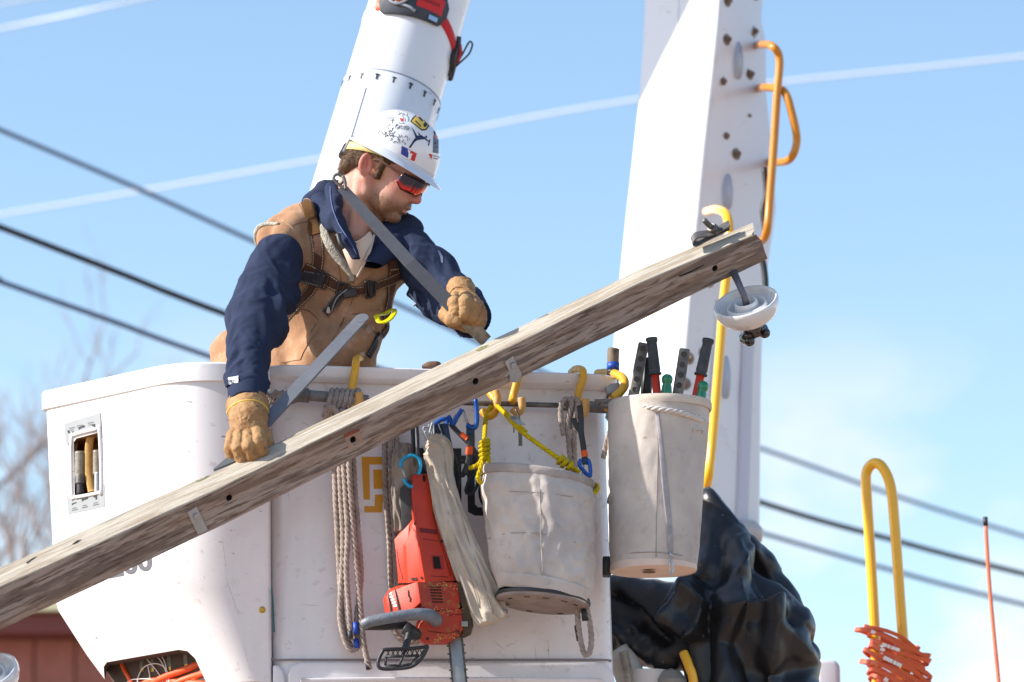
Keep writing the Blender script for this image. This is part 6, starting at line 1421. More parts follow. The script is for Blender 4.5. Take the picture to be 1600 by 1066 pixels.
rb = [[(601, 690, z(601, .05)), (602, 760, z(601, .05)), (608, 840, z(605, .05)), (611, 915, z(608, .05)), (616, 940, z(612, .045)), (628, 950, z(620, .04)), (634, 930, z(630, .04))], [(610, 690, z(610, .06)), (612, 780, z(610, .06)), (618, 860, z(612, .055)), (622, 930, z(618, .05))], [(620, 690, z(620, .05)), (620, 760, z(620, .05)), (627, 850, z(624, .05)), (630, 920, z(624, .045))], [(600, 640, z(601, .07)), (601, 700, z(601, .05))], [(618, 640, z(618, .07)), (620, 700, z(620, .05))], [(608, 640, z(618, .08)), (610, 700, z(620, .06))],
      [(612, 955, z(612, .03)), (616, 985, z(616, .03)), (634, 1003, z(634, .03)), (660, 1000, z(660, .03))]]
ropething('hand_line', rb, 4.6, ROPE, 'coiled grey rope hanging between the orange logo and the red chainsaw', 'rope')
rc = [[(880, 680, z(880, .10)), (876, 650, z(880, .10)), (878, 630, z(880, .105)), (886, 623, z(880, .10)), (893, 632, z(890, .105)), (887, 660, z(887, .10)), (890, 710, z(890, .09)), (893, 748, z(893, .08))], [(889, 628, z(889, .11)), (896, 622, z(896, .11)), (903, 630, z(900, .11)), (898, 655, z(900, .105)), (897, 700, z(897, .09)), (900, 748, z(899, .08))], [(893, 640, z(893, .095)), (891, 670, z(893, .09))]]
ropething('hand_line', rc, 4.4, ROPE, 'short doubled grey rope looped over the rail left of the right lanyard', 'rope')
rd = [[(946, 628, 12.0), (956, 640, 11.97), (968, 648, 11.97), (960, 660, 11.97), (950, 652, 11.98), (958, 640, 11.96), (955, 668, 11.98), (948, 690, 12.0), (943, 716, 12.02)], [(950, 632, 11.98), (962, 634, 11.95), (974, 642, 11.96), (970, 654, 11.97)]]
ropething('hand_line', rd, 4.6, ROPE, 'frayed knotted rope tail hanging at the right corner of the bucket', 'rope')
mb = MB(); ribbon(mb, [P(962, 626, 11.955), P(972, 640, 11.935), P(973, 662, 11.94), (P(966, 670, 11.96))], R(11), .006, normals=(0, -1, .1)); mb.build('grey_strap', mat('grey_strap', lin(132, 124, 118), .9, var=(50, .5, lin(80, 76, 74))), rl)
mb = MB()
for pts in ([(930, 628, 11.96), (960, 628, 11.94), (1000, 632, 11.925), (1014, 640, 11.93)], [(940, 634, 11.95), (975, 636, 11.925), (1005, 648, 11.93)]): mb.tube([P(*p) for p in pts], .009, n=8)
mb.build('lashing', mat('dark_lashing', lin(96, 88, 84), .9, var=(60, .6, lin(150, 140, 132)), bump=(80, .6, 3)), rl)

# ------------------------------------------------------------------ canvas buckets
def canvas_bucket(name, top, bot, rt, rb_, lab, seed, wr=.006, nrm=None):
    t_ = thing(name, bot, lab, 'canvas bucket', 'canvas tool buckets'); ax_ = (top - bot).normalized(); L = (top - bot).length; n_, m_ = 120, 70
    ref = Vector((0, -1, 0)); na = (nrm or ax_).normalized(); u_ = (ref - na * ref.dot(na)).normalized(); v_ = na.cross(u_)
    if v_.x < 0: v_ = -v_
    a_ = np.arange(n_) / n_ * 2 * np.pi; V = []
    for i in range(m_ + 1):
        h = i / m_; r = rb_ + (rt - rb_) * h
        th_ = a_; px_ = np.cos(th_); sx_ = np.sin(th_); env = np.clip(h / .14, 0, 1) * np.clip((1 - h) / .12, 0, 1)
        w1 = 1 - np.abs(perlin(th_ * 1.6 + h * 1.2, np.full_like(th_, h * 2.4), np.full_like(th_, seed + .5), seed)) * 2.4; w2 = 1 - np.abs(perlin(th_ * 3.4 - h * 3, np.full_like(th_, h * 6.0), np.full_like(th_, seed + .9), seed + 1)) * 2.2; w3 = perlin(th_ * 9, np.full_like(th_, h * 16), np.full_like(th_, .3), seed + 2)
        rr = r + env * (w1 * wr + w2 * wr * .6 + w3 * wr * .25)
        for k in range(n_): V.append(bot + ax_ * L * h + (u_ * px_[k] + v_ * sx_[k]) * rr[k])
    F = [(i * n_ + j, i * n_ + (j + 1) % n_, (i + 1) * n_ + (j + 1) % n_, (i + 1) * n_ + j) for i in range(m_) for j in range(n_)]
    k = len(V); V += [bot + ax_ * (L * h) + (u_ * math.cos(a) + v_ * math.sin(a)) * (r_) for h, r_ in ((.995, rt - .006), (.06, rb_ - .006)) for a in a_]; V.append(bot + ax_ * L * .06)
    F += [(k + j, k + (j + 1) % n_, (m_) * n_ + (j + 1) % n_, m_ * n_ + j) for j in range(n_)] + [(k + n_ + j, k + n_ + (j + 1) % n_, k + (j + 1) % n_, k + j) for j in range(n_)] + [(k + 2 * n_, k + n_ + (j + 1) % n_, k + n_ + j) for j in range(n_)]
    o = mk('canvas_body', V, F, CANV, t_); recalc(o); return t_, ax_, u_, v_, o
top1, bot1 = P(841, 748, 11.86), P(846, 934, 11.84); t1, ax1_, u1_, v1_, body1 = canvas_bucket('canvas_bucket', P(840, 751, 11.86), P(850, 930, 11.80), R(84), R(70), 'wrinkled canvas bucket hung on yellow rope in front of the lettering', 3, .0125, nrm=Vector((.12, .02, 1)))
up1 = ax1_; 
def rimring(c, ax_, u_, v_, r, th, hh, name, m, par, n=72):
    mb = MB(); sec = [(r + th, -hh), (r + th * 1.5, -hh * .3), (r + th * 1.4, hh * .6), (r + th * .7, hh), (r - th * .4, hh), (r - th, hh * .3), (r - th, -hh)]; V = []; F = []
    for j in range(n):
        a = j / n * 6.28318
        for (rr_, h_) in sec: V.append(c + ax_ * h_ + (u_ * math.cos(a) + v_ * math.sin(a)) * (rr_ + .0006 * math.sin(a * 9)))
    k = len(sec)
    for j in range(n):
        for q in range(k): F.append((j * k + q, ((j + 1) % n) * k + q, ((j + 1) % n) * k + (q + 1) % k, j * k + (q + 1) % k))
    mb.add(V, F); o = mb.build(name, m, par); recalc(o); sharp(o, 60); return o
tilt1 = (Vector((.14, -.02, 1))).normalized(); uu = Vector((0, -1, 0)); uu = (uu - tilt1 * uu.dot(tilt1)).normalized(); vv = tilt1.cross(uu)
rimring(P(840, 748, 11.86), tilt1, uu, vv, R(85), .005, .014, 'rim_hoop', mat('grey_leather_rim', lin(170, 160, 154), .85, var=(14, .5, lin(130, 122, 120)), bump=(60, .3, 4)), t1)
BVC1 = bvh_of([body1])
mb = MB(); mb.tube([hit(x, y, BVC1, .001)[0] for x, y in ((843, 765), (845, 800), (846, 850), (848, 900), (848, 926))], .0016, n=6); mb.build('side_seam', CANVH, t1)
mb = MB(); mb.tube([hit(x, y, BVC1, .001)[0] for x, y in ((762, 766), (800, 768), (845, 770), (890, 776), (916, 783))], .0010, n=5); mb.tube([hit(x, y, BVC1, .001)[0] for x, y in ((762, 842), (800, 833), (850, 835), (900, 848))], .0010, n=5); mb.build('stitch_line', mat('dark_stitch', lin(152, 142, 136), .9), t1)
mb = MB(); ribbon(mb, [(762, 903), (790, 905), (848, 910), (895, 922), (917, 932)], R(22), .004, BVC1, off=.003); mb.build('bottom_hem', CANVH if 0 else CANV, t1)
tb = Vector((.10, .06, 1)).normalized(); ub_ = (Vector((0, -1, 0)) - tb * tb.dot(Vector((0, -1, 0)))).normalized(); vb_ = tb.cross(ub_)
mb = MB(); rB = R(71); cB_ = P(848, 939, 11.80); mb.lathe([(0, -.0), (rB * .6, -.001), (rB * .94, -.002), (rB, .002), (rB, .022), (rB * .96, .024)], cB_ - tb * .012, tb, n=64); o = mb.build('bottom_disc', mat('dirty_base_board', lin(150, 136, 130), .85, var=(20, .5, lin(110, 100, 98))), t1); sharp(o, 40)
rimring(cB_ + tb * .004, tb, ub_, vb_, rB, .002, .006, 'base_band', BLACK, t1)
for a in (-60, -25, 5, 35, 62, 100, 150, 200, 250):
    a = math.radians(a); c = cB_ - tb * .0135 + (ub_ * math.cos(a) + vb_ * math.sin(a)) * rB * .80; mb = MB(); mb.box(c, (vb_ * math.cos(a) - ub_ * math.sin(a), ub_ * math.cos(a) + vb_ * math.sin(a), tb), (.010, .0045, .0012)); mb.build('base_slot', HOLE, t1, smooth=False)
ropething('rope_loop', [[(902, 948, 11.80), (903, 972, 11.80), (907, 1000, 11.80), (913, 1022, 11.80), (920, 1022, 11.80), (924, 1004, 11.80), (922, 975, 11.80), (916, 948, 11.80)]], 4.6, ROPE, 'loop of grey rope hanging under the middle canvas bucket', 'rope')
mb = MB(); mb.tube([P(899, 978, 11.80), P(903, 1002, 11.80)], .004, n=8); mb.tube([P(912, 952, 11.79), P(914, 970, 11.79)], .009, n=8); mb.build('strap_end', BLACK, t1)
# yellow rope bail
yr = ropething('yellow_rope', [[(768, 634, RY(770) - .055), (760, 650, RY(770) - .05), (757, 680, 11.86), (756, 706, 11.84), (753, 720, 11.82)], [(755, 700, 11.85), (762, 712, 11.82), (764, 726, 11.80)], [(753, 718, 11.83), (746, 727, 11.83), (733, 732, 11.84)],
    [(756, 716, 11.82), (750, 735, 11.81), (747, 748, 11.81), (753, 756, 11.82)], [(776, 634, RY(775) - .05), (790, 648, 11.84), (812, 672, 11.80), (845, 697, 11.77), (875, 718, 11.76), (905, 738, 11.80)], [(782, 638, RY(775) - .05), (800, 655, 11.83), (822, 676, 11.80)], [(926, 755, 11.88), (933, 760, 11.85), (931, 768, 11.82), (922, 773, 11.80)]], 3.8, ROPEY, 'yellow rope bail knotted to the middle canvas bucket', 'rope')
KN = mb = MB()
for y, w in ((690, 7), (696, 8), (703, 8), (710, 7.6), (716, 6.5)): mb.rope([P(758 - w, y + 2, 11.83), P(757, y - 1, 11.80), P(758 + w * .7, y - 2, 11.83), P(758, y + 3, 11.86), P(758 - w, y + 2, 11.83)], R(3.4))
mb.build('knot', ROPEY, yr); mb = MB()
for x, y in ((876, 719), (882, 724), (890, 729)): mb.rope([P(x - 4, y + 5, 11.77), P(x, y, 11.74), P(x + 4, y - 6, 11.77)], R(3.6))
mb.build('knot', ROPEY, yr)
mb = MB()
for o_ in (0, 3, 6, 9): mb.tube([P(778 + o_, 640 + o_ * .4, RY(780) - .06), P(795 + o_ * 1.3, 652, 11.82), P(812 + o_, 664, 11.80)], .0022, n=6)
mb.build('gate_wire', SHINY, yr)
# right bucket
t2, ax2, u2, v2, body2 = canvas_bucket('canvas_bucket', P(1029, 634, 11.93), P(1021, 890, 11.91), R(78), R(66), 'tall smooth canvas bucket of long handled tools at the right corner', 11, .0026)
BVC2 = bvh_of([body2])
tl2 = Vector((.02, 0, 1)).normalized(); rimring(P(1032, 636, 11.93), tl2, Vector((0, -1, 0)), Vector((1, 0, 0)), R(77), .0035, .013, 'rim_hoop', mat('pale_rim', lin(210, 196, 180), .85, var=(14, .4, lin(170, 158, 150))), t2)
mb = MB(); ribbon(mb, [(1027, 645), (1033, 700), (1040, 770), (1046, 830), (1048, 884)], [R(6), R(7), R(10), R(9), R(9)], .003, BVC2, off=.0025); mb.build('strap', mat('grey_flat_strap', lin(168, 164, 166), .8, var=(30, .5, lin(120, 118, 122))), t2)
mb = MB(); mb.tube([hit(x, y, BVC2, .001)[0] for x, y in ((1024, 648), (1028, 700), (1026, 780), (1025, 870))], .0012, n=5); mb.tube([hit(x, y, BVC2, .001)[0] for x, y in ((958, 870), (990, 864), (1025, 863), (1060, 867), (1086, 875))], .0012, n=5); mb.build('stitch_line', bpy.data.materials['dark_stitch'], t2)
mb = MB(); c = P(1021, 890, 11.91); ax_ = Vector((-.02, .0, 1)).normalized(); mb.lathe([(0, -.004), (R(60), -.005), (R(66.5), -.002), (R(67), .01), (R(65), .03)], c - ax_ * .004, ax_, n=64); o = mb.build('bottom_disc', mat('cream_base_board', lin(222, 200, 184), .7, var=(14, .3, lin(196, 172, 158))), t2); sharp(o, 50)
mb = MB(); mb.lathe([(0, -.0005), (.021, -.0005), (.021, .001)], P(1014, 894, 11.86), -ax_, n=20); mb.build('drain_hole', mat('hole_brown', lin(120, 92, 70), .9), t2)
mb = MB(); mb.tube([P(x, y, 11.765) for x, y in ((1047, 872), (1050, 878), (1052, 890), (1049, 898), (1046, 890), (1047, 876))], .0028, n=8); mb.tube([P(1048, 862, 11.768), P(1050, 872, 11.766)], .005, n=8); mb.build('snap_hook', SHINY, t2)
mb = MB(); mb.box(P(948, 886, 11.95), AXW, (.013, .03, .030), .004); mb.build('rubber_foot', BLACK, t2)
ropething('white_rope', [[tuple((984, 632, 11.86)), (1000, 634, 11.80), (1015, 637, 11.775), (1040, 641, 11.768), (1070, 647, 11.785), (1092, 655, 11.83), (1104, 662, 11.89)]], 4.6, ROPEW, 'white rope drawn round the top of the tall canvas bucket', 'rope')
mb = MB(); mb.tube([hit(x, y, BVC2, .003)[0] for x, y in ((1083, 676), (1084, 670), (1092, 672), (1098, 672), (1097, 678))], .0022, n=6); mb.build('thread_tuft', ROPEW, t2)

# ------------------------------------------------------------------ tools standing in the tall bucket
TM_ = 11.95
def grip(pts, r, m, n=14): mb = MB(); mb.tube([P(*p) for p in pts], r, n=n, sub=3); return mb
cutt = thing('cable_cutter', P(1055, 700, TM_), 'long handled cable cutter with black grips and red shafts in the tall bucket', 'cable cutter')
for top, bot_, Y_ in (((1018, 528), (1029, 640), TM_ - .02), ((1107, 530), (1083, 640), TM_ - .02)):
    a, b_ = P(*top, Y_), P(*bot_, Y_); d = (b_ - a).normalized(); L = R(58)
    mb = MB(); mb.lathe([(0, -.002), (.018, 0), (.0195, .006), (.018, .012), (.0155, .018), (.0165, .03), (.0175, .07), (.0185, .104), (.0165, L - .006), (.021, L - .004), (.021, L + .002), (.012, L + .003)], a, d, n=24); mb.build('grip', RUBBER, cutt)
    mb = MB(); mb.tube([a + d * L, a + d * .55], .0135, n=16, smooth=False); mb.build('shaft', mat('red_shaft', lin(214, 66, 44), .4, var=(20, .3, lin(180, 50, 40))) if 'red_shaft' not in bpy.data.materials else bpy.data.materials['red_shaft'], cutt)
PERF = mat('worn_perforated_steel', lin(146, 138, 128), .55, .4, var=(24, .6, lin(74, 68, 66)), bump=(30, .2, 4))
def perf(x0, y0, x1, y1, Y_, lab, w=11.0, n_h=5):
    a, b_ = P(x0, y0, Y_), P(x1, y1, Y_); d = (b_ - a).normalized(); s_ = d.cross(Vector((0, -1, 0))).normalized(); nn = Vector((0, -1, 0)); nn = (nn - d * nn.dot(d)).normalized(); t_ = thing('wrench', b_, lab, 'wrench')
    mb = MB(); c = []; L = (b_ - a).length + .35
    mb.box(a + d * L / 2, (s_, nn, d), (R(w), .010, L / 2), .0055); mb.build('handle', PERF, t_)
    for i in range(n_h):
        q = a + d * (.02 + i * .034); mb = MB(); rr = [q + nn * .0105 + s_ * (.0075 * math.cos(k / 14 * 6.283)) + d * (.0075 * math.sin(k / 14 * 6.283)) for k in range(14)]; mb.tube(rr, .0022, n=6, closed=True, sub=1); mb.lathe([(0, 0), (.0065, 0), (.007, -.001)], q + nn * .0108, nn, n=12); mb.build('hole', mat('shadowed_hole', lin(92, 84, 78), .9) if 'shadowed_hole' not in bpy.data.materials else bpy.data.materials['shadowed_hole'], t_)
perf(1006, 536, 989, 622, TM_ + .03, 'perforated steel handle leaning left, left of the black cutter grips', 8.5); perf(1070, 545, 1058, 622, TM_ + .03, 'perforated dark steel handle standing between the two black cutter grips', 8.5)
mb = MB(); mb.tube([P(1013, 560, TM_ + .06), P(1008, 640, TM_ + .06)], .018, n=12, smooth=False); tag(mb.build('pry_bar', BLACK), 'black bar behind the leftmost cutter grip', 'pry bar')
def greenh(x0, y0, x1, y1, lab):
    a, b_ = P(x0, y0, TM_ - .05), P(x1, y1, TM_ - .05); d = (b_ - a).normalized(); mb = MB(); mb.lathe([(0, -.001), (.010, .001), (.0165, .008), (.018, .017), (.0165, .026), (.0135, .032), (.0155, .038), (.018, .06), (.018, .16), (0, .16)], a, d, n=8); t_ = thing('screwdriver', b_, lab, 'screwdriver', 'green handled screwdrivers'); o = mb.build('handle', GREEN, t_)
    mb = MB(); mb.tube([a + d * .15, a + d * .36], .004, n=8, smooth=False); mb.build('blade', STEEL, t_)
greenh(1043, 585, 1040, 640, 'green screwdriver handle in the middle of the tall bucket'); greenh(1100, 596, 1092, 640, 'green screwdriver handle in front of the right cutter shaft')
wh = thing('hammer', P(958, 620, 12.15), 'worn wooden tool handle wrapped in blue tape behind the rim hook', 'hammer')
mb = MB(); mb.tube([P(959, 545, 12.18), P(958, 560, 12.18), P(957, 640, 12.18)], .0195, n=16, sub=3); mb.build('handle', mat('worn_handle', lin(134, 118, 98), .7, var=(24, .7, lin(82, 70, 60))), wh)
mb = MB(); mb.tube([P(958, 567, 12.18), P(958, 578, 12.18)], .0205, n=16, smooth=False); mb.build('tape', BLUET, wh); mb = MB(); mb.tube([P(958, 578.5, 12.18), P(957.8, 584, 12.18)], .0203, n=16, smooth=False); mb.build('tape', BLACK, wh)
mb = MB(); mb.prism([(946, 600), (968, 598), (972, 612), (948, 616)], 12.1, .03, bev=.003); mb.build('head', STEEL, wh)

# ------------------------------------------------------------------ lanyards and carabiners
def oval(mb, pts, r, Y_, n=9): mb.tube([P(x, y, Y_) for x, y in pts], r, n=n, closed=True, sub=5)
def carabiner(name, pts, gate, Y_, r, m, lab, parts=()):
    t_ = thing(name, P(pts[0][0], pts[0][1], Y_), lab, 'carabiner'); mb = MB(); mb.tube([P(x, y, Y_) for x, y in pts], r, n=10, sub=5); mb.build('carabiner_body', m, t_)
    mb = MB(); mb.tube([P(x, y, Y_ - .003) for x, y in gate], .0022, n=6, sub=3); mb.tube([P(x + 3, y, Y_ + .003) for x, y in gate], .0022, n=6, sub=3); mb.build('wire_gate', SHINY, t_)
    for nm, pt, w, th, mm in parts:
        mb = MB(); ribbon(mb, [P(x, y, Y_ + .004) for x, y in pt], R(w), th, normals=(0, -1, 0), sub=5); mb.build(nm, mm, t_)
    return t_
YC = 11.90
carabiner('carabiner', [(729, 664), (741, 669), (745, 660), (745, 640), (743, 624)], [(730, 664), (721, 640)], YC, .0075, BLUE, 'blue carabiner furthest right, upright below the crossarm beside the yellow rope',
    [('lanyard_webbing', [(735, 664), (736, 690), (733, 722), (726, 742)], 12, .008, BLACK), ('webbing_sleeve', [(735, 664), (735, 680)], 13, .011, NAVYT), ('orange_tape', [(734, 698), (733, 711)], 11.5, .011, ORTAPE), ('lanyard_loop', [(737, 700), (743, 712), (748, 722), (742, 745)], 6, .006, BLACK)])
carabiner('carabiner', [(722, 640), (714, 652), (708, 663), (704, 656), (700, 650)], [(712, 648), (704, 660)], YC, .0075, BLUE, 'blue carabiner tilted left of the upright one, tied to a slanting lanyard',
    [('lanyard_webbing', [(704, 662), (714, 674), (732, 692), (742, 706), (750, 716)], 8, .007, mat('charcoal_webbing', lin(52, 52, 58), .8)), ('orange_tape', [(720, 678), (730, 686)], 8.5, .009, ORTAPE)])
carabiner('carabiner', [(672, 672), (678, 664), (690, 656), (698, 656), (698, 664)], [(684, 662), (690, 676)], YC, .007, BLUE, 'small blue carabiner tucked right against the crossarm above the canvas bag',
    [('webbing_sleeve', [(683, 664), (682, 682), (684, 700)], 13, .012, NAVYT), ('webbing_sleeve', [(694, 662), (697, 680), (702, 702)], 12, .012, NAVYT)])
t_ = thing('snap_clips', P(668, 680, YC), 'bunch of small steel snap clips hanging left of the blue carabiners', 'snap clips')
for pts in ([(662, 668), (664, 680), (670, 690), (676, 682), (672, 670)], [(670, 664), (674, 676), (680, 686), (676, 672)], [(664, 674), (668, 686), (675, 694), (678, 684)], [(676, 660), (678, 676), (676, 690), (671, 680)]):
    mb = MB(); oval(mb, pts, .0028, YC - .01 + rnd.uniform(-.02, .02), 7); mb.build('clip', STEEL if rnd.random() < .5 else STEELD, t_)
mb = MB()
for pts in ([(700, 700), (712, 718), (718, 748), (714, 766), (706, 760), (704, 740)], [(738, 736), (746, 744), (745, 760), (736, 772), (728, 768), (732, 752)], [(722, 720), (716, 736), (724, 744), (728, 726)]): oval(mb, pts, .0048, YC + .01, 8)
tag(mb.build('black_hooks', BLACK), 'black snap hooks dangling between the canvas bag and the yellow rope', 'snap hooks'); bpy.data.objects['black_hooks'].name = 'snap_hook'
carabiner('carabiner', [(908, 718), (905, 726), (914, 738), (922, 744), (922, 728), (919, 718)], [(909, 722), (910, 742)], 11.87, .0065, BLUE, 'blue carabiner at the end of the right lanyard, clipped to the bucket hoop',
    [('lanyard_webbing', [(906, 634), (908, 655), (908, 676), (912, 700), (914, 722)], 9, .008, BLACK), ('lanyard_webbing', [(896, 654), (900, 664), (908, 676)], 8, .007, BLACK), ('orange_tape', [(912, 704), (914, 714)], 10, .011, ORTAPE), ('webbing_sleeve', [(914, 716), (914, 726)], 11, .011, NAVYT)])
t_ = thing('key_ring', P(812, 668, 11.93), 'steel tag hanging from the rail above the middle canvas bucket', 'steel tag')
mb = MB(); ribbon(mb, [P(812, 668, 11.93), P(813, 684, 11.93), P(813, 697, 11.935)], R(6), .004, normals=(0, -1, .1)); mb.build('tag_plate', STEELD, t_); mb = MB(); mb.tube([P(806, 640, 11.92), P(811, 652, 11.92), P(812, 668, 11.93)], .004, n=6); mb.tube([P(803, 662, 11.925), P(803, 676, 11.925)], .0022, n=5); mb.build('wire', STEELD, t_)

# ------------------------------------------------------------------ grey canvas flap and long canvas sleeve bag
def bag(name, cl_, m, lab, hem=None, seed=1, wr=.006, dp=.35):
    t_ = thing(name, P(cl_[-1][0], cl_[-1][1], cl_[-1][3]), lab, 'canvas bag'); c = catmull([np.array(list(P(x, y, Y_)) + [R(w)]) for x, y, w, Y_ in cl_], 12); Pc, fr = frames([q[:3] for q in c]); n_ = 56; V = []; N = len(Pc)
    for i in range(N):
        T_ = fr[i][0]; s_ = T_.cross(Vector((0, -1, 0))).normalized(); nn = s_.cross(T_).normalized(); r_ = c[i][3] / 2; h = i / (N - 1)
        if nn.y > 0: nn = -nn
        for j in range(n_):
            a = j / n_ * 2 * math.pi; q = np.array([math.cos(a), math.sin(a)]); w_ = (1 - abs(float(perlin(np.array([math.cos(a) * 1.7 + seed]), np.array([math.sin(a) * 1.7]), np.array([h * 5.2 + math.cos(a) * .8]), seed)[0])) * 2.6) * wr * 1.8 + float(perlin(np.array([math.cos(a) * 5]), np.array([math.sin(a) * 5]), np.array([h * 9]), seed + 3)[0]) * wr
            V.append(Pc[i] + s_ * (q[0] * (r_ + w_ * .4)) + nn * (q[1] * r_ * dp + w_ * (q[1] > -.3)))
    F = [(i * n_ + j, i * n_ + (j + 1) % n_, (i + 1) * n_ + (j + 1) % n_, (i + 1) * n_ + j) for i in range(N - 1) for j in range(n_)] + [tuple(range(n_)), tuple((N - 1) * n_ + j for j in range(n_))[::-1]]
    o = mk('canvas', V, F, m, t_); recalc(o); return t_, o
tb1, ob = bag('canvas_flap', [(636, 696, 34, 11.91), (634, 720, 40, 11.90), (634, 770, 40, 11.90), (636, 830, 36, 11.91)], CANVD, 'dark grey canvas flap behind the chainsaw handle', seed=4)
tb2, ob2 = bag('canvas_bag', [(668, 694, 10, 11.86), (678, 697, 38, 11.855), (686, 712, 42, 11.85), (689, 745, 36, 11.84), (696, 780, 38, 11.83), (708, 820, 42, 11.82), (724, 862, 46, 11.82), (742, 905, 50, 11.82), (757, 942, 52, 11.82), (768, 966, 48, 11.82), (771, 973, 36, 11.82)], CANVD, 'long narrow canvas sleeve bag sagging between the chainsaw and the middle bucket', seed=2, wr=.0075, dp=.6)
ob2.data.materials[0] = mat('pale_worn_canvas', lin(198, 186, 170), .95, var=(7, .5, lin(162, 150, 136)), var2=(26, .35, lin(116, 108, 100), 8, .55, .74), bump=(300, .25, 2), bump2=(24, .5, 5), spec=.15)
BVG = bvh_of([ob2]); mb = MB(); mb.tube([hit(x, y, BVG, .002)[0] for x, y in ((738, 983), (752, 986), (768, 980), (782, 970), (790, 956))], .009, n=10); mb.build('hem', mat('grey_blue_hem', lin(140, 144, 150), .9), tb2)
mb = MB(); 
for pts in (((712, 752), (716, 790), (730, 840), (752, 900), (770, 960)), ((700, 800), (714, 846), (734, 900), (750, 950)), ((693, 705), (698, 740), (702, 765))): mb.tube([hit(x, y, BVG, .0015)[0] for x, y in pts], .0016, n=5)
mb.build('seam', CANVH, tb2)

# ------------------------------------------------------------------ chainsaw
YS = 11.80
saw = thing('chainsaw', P(685, 1000, YS), 'red and black electric chainsaw hanging bar down on the bucket front', 'chainsaw')
def fac(name, front, back, m, seg=1, bev=.0025, Yb=None, par=None):
    """faceted shell: front outline [(x,y,Y)], back outline same count"""
    n_ = len(front); V = [P(*p) for p in front] + [P(*p) for p in back]; F = [tuple(range(n_)), tuple(range(n_, 2 * n_))[::-1]] + [(i, i + n_, (i + 1) % n_ + n_, (i + 1) % n_) for i in range(n_)]
    bm = bmesh.new(); vs = [bm.verts.new(v) for v in V]
    for f in F: bm.faces.new([vs[i] for i in f])
    bmesh.ops.recalc_face_normals(bm, faces=bm.faces); bmesh.ops.bevel(bm, geom=list(bm.edges), offset=bev, segments=2, affect='EDGES', profile=.6, clamp_overlap=True); me = bpy.data.meshes.new(name); bm.to_mesh(me); bm.free()
    o = link(name, me, m, par or saw, smooth=True); sharp(o, 32); return o
# rear handle and upper housing: front face turned slightly right, a lit bevel facet on the left
fac('rear_housing', [(649, 742, YS + .03), (671, 740, YS + .045), (675, 765, YS + .04), (687, 826, YS + .02), (696, 855, YS + .015), (712, 908, YS + .02), (664, 911, YS - .035), (655, 853, YS - .03), (647, 800, YS - .005), (644, 765, YS + .025)],
    [(642, 742, YS + .10), (672, 740, YS + .10), (677, 765, YS + .10), (689, 826, YS + .11), (699, 855, YS + .12), (716, 908, YS + .12), (640, 911, YS + .10), (634, 853, YS + .10), (640, 800, YS + .10), (640, 765, YS + .10)], RED, bev=.003)
fac('side_housing', [(647, 812, YS + .015), (655, 853, YS - .02), (664, 909, YS - .025), (638, 911, YS + .0), (635, 853, YS + .01)], [(640, 812, YS + .09), (616, 843, YS + .10), (624, 909, YS + .10), (622, 912, YS + .09), (618, 850, YS + .07)], RED, bev=.002)
fac('side_wing', [(640, 818, YS + .035), (636, 853, YS + .015), (640, 911, YS + .01), (624, 911, YS + .04), (616, 843, YS + .05)], [(642, 818, YS + .10), (636, 853, YS + .10), (640, 911, YS + .10), (626, 911, YS + .10), (620, 843, YS + .10)], RED, bev=.002)
fac('battery', [(625, 764, YS + .06), (638, 750, YS + .05), (648, 752, YS + .05), (646, 826, YS + .05), (628, 832, YS + .06)], [(625, 764, YS + .12), (638, 750, YS + .12), (648, 752, YS + .12), (646, 826, YS + .12), (628, 832, YS + .12)], BLACK)
fac('motor_housing', [(652, 909, YS - .045), (718, 911, YS + .01), (721, 946, YS + .008), (716, 952, YS + .0), (668, 955, YS - .045), (657, 942, YS - .055)], [(646, 906, YS + .11), (722, 908, YS + .11), (726, 950, YS + .11), (722, 960, YS + .11), (660, 962, YS + .11), (648, 944, YS + .11)], REDD)
fac('starter_housing', [(602, 934, YS - .0), (612, 922, YS - .0), (628, 917, YS - .015), (652, 909, YS - .042), (658, 941, YS - .058), (640, 957, YS - .045), (622, 961, YS - .02), (604, 960, YS - .0)], [(598, 936, YS + .09), (608, 920, YS + .09), (626, 914, YS + .09), (656, 909, YS + .09), (660, 941, YS + .09), (650, 962, YS + .09), (626, 964, YS + .09), (602, 962, YS + .09)], RED, bev=.006)
fac('lower_housing', [(676, 956, YS - .04), (722, 951, YS + .005), (724, 984, YS + .0), (716, 993, YS - .0), (700, 1004, YS - .01), (662, 1005, YS - .04), (650, 994, YS - .045), (656, 974, YS - .05)], [(660, 956, YS + .1), (726, 951, YS + .1), (728, 986, YS + .1), (718, 1000, YS + .1), (700, 1008, YS + .1), (662, 1008, YS + .1), (646, 996, YS + .1), (650, 974, YS + .1)], REDD, bev=.005)
fac('clutch_cover', [(714, 908, YS - .0), (724, 911, YS - .0), (731, 936, YS), (738, 978, YS), (734, 992, YS), (724, 997, YS), (722, 950, YS)], [(716, 908, YS + .10), (726, 911, YS + .10), (733, 936, YS + .10), (740, 978, YS + .10), (736, 992, YS + .10), (726, 997, YS + .10), (724, 950, YS + .10)], BROWNC)
BVW = bvh_of([o for o in saw.children])
def onsaw(nm, polys, m, off=.0012, th=.0): return decal(nm, polys, BVW, m, saw, off=off, thick=th, step=5, Y=YS)
for i in range(6): y = 917 + i * 4.7; mb = MB(); c0, c1 = hit(671 + i * .8, y, BVW, .0002)[0], hit(688.5 + i * .7, y + .6, BVW, .0002)[0]; mb.tube([c0, c1], .0022, n=6, smooth=False); mb.build('vent_slot', HOLE, saw)
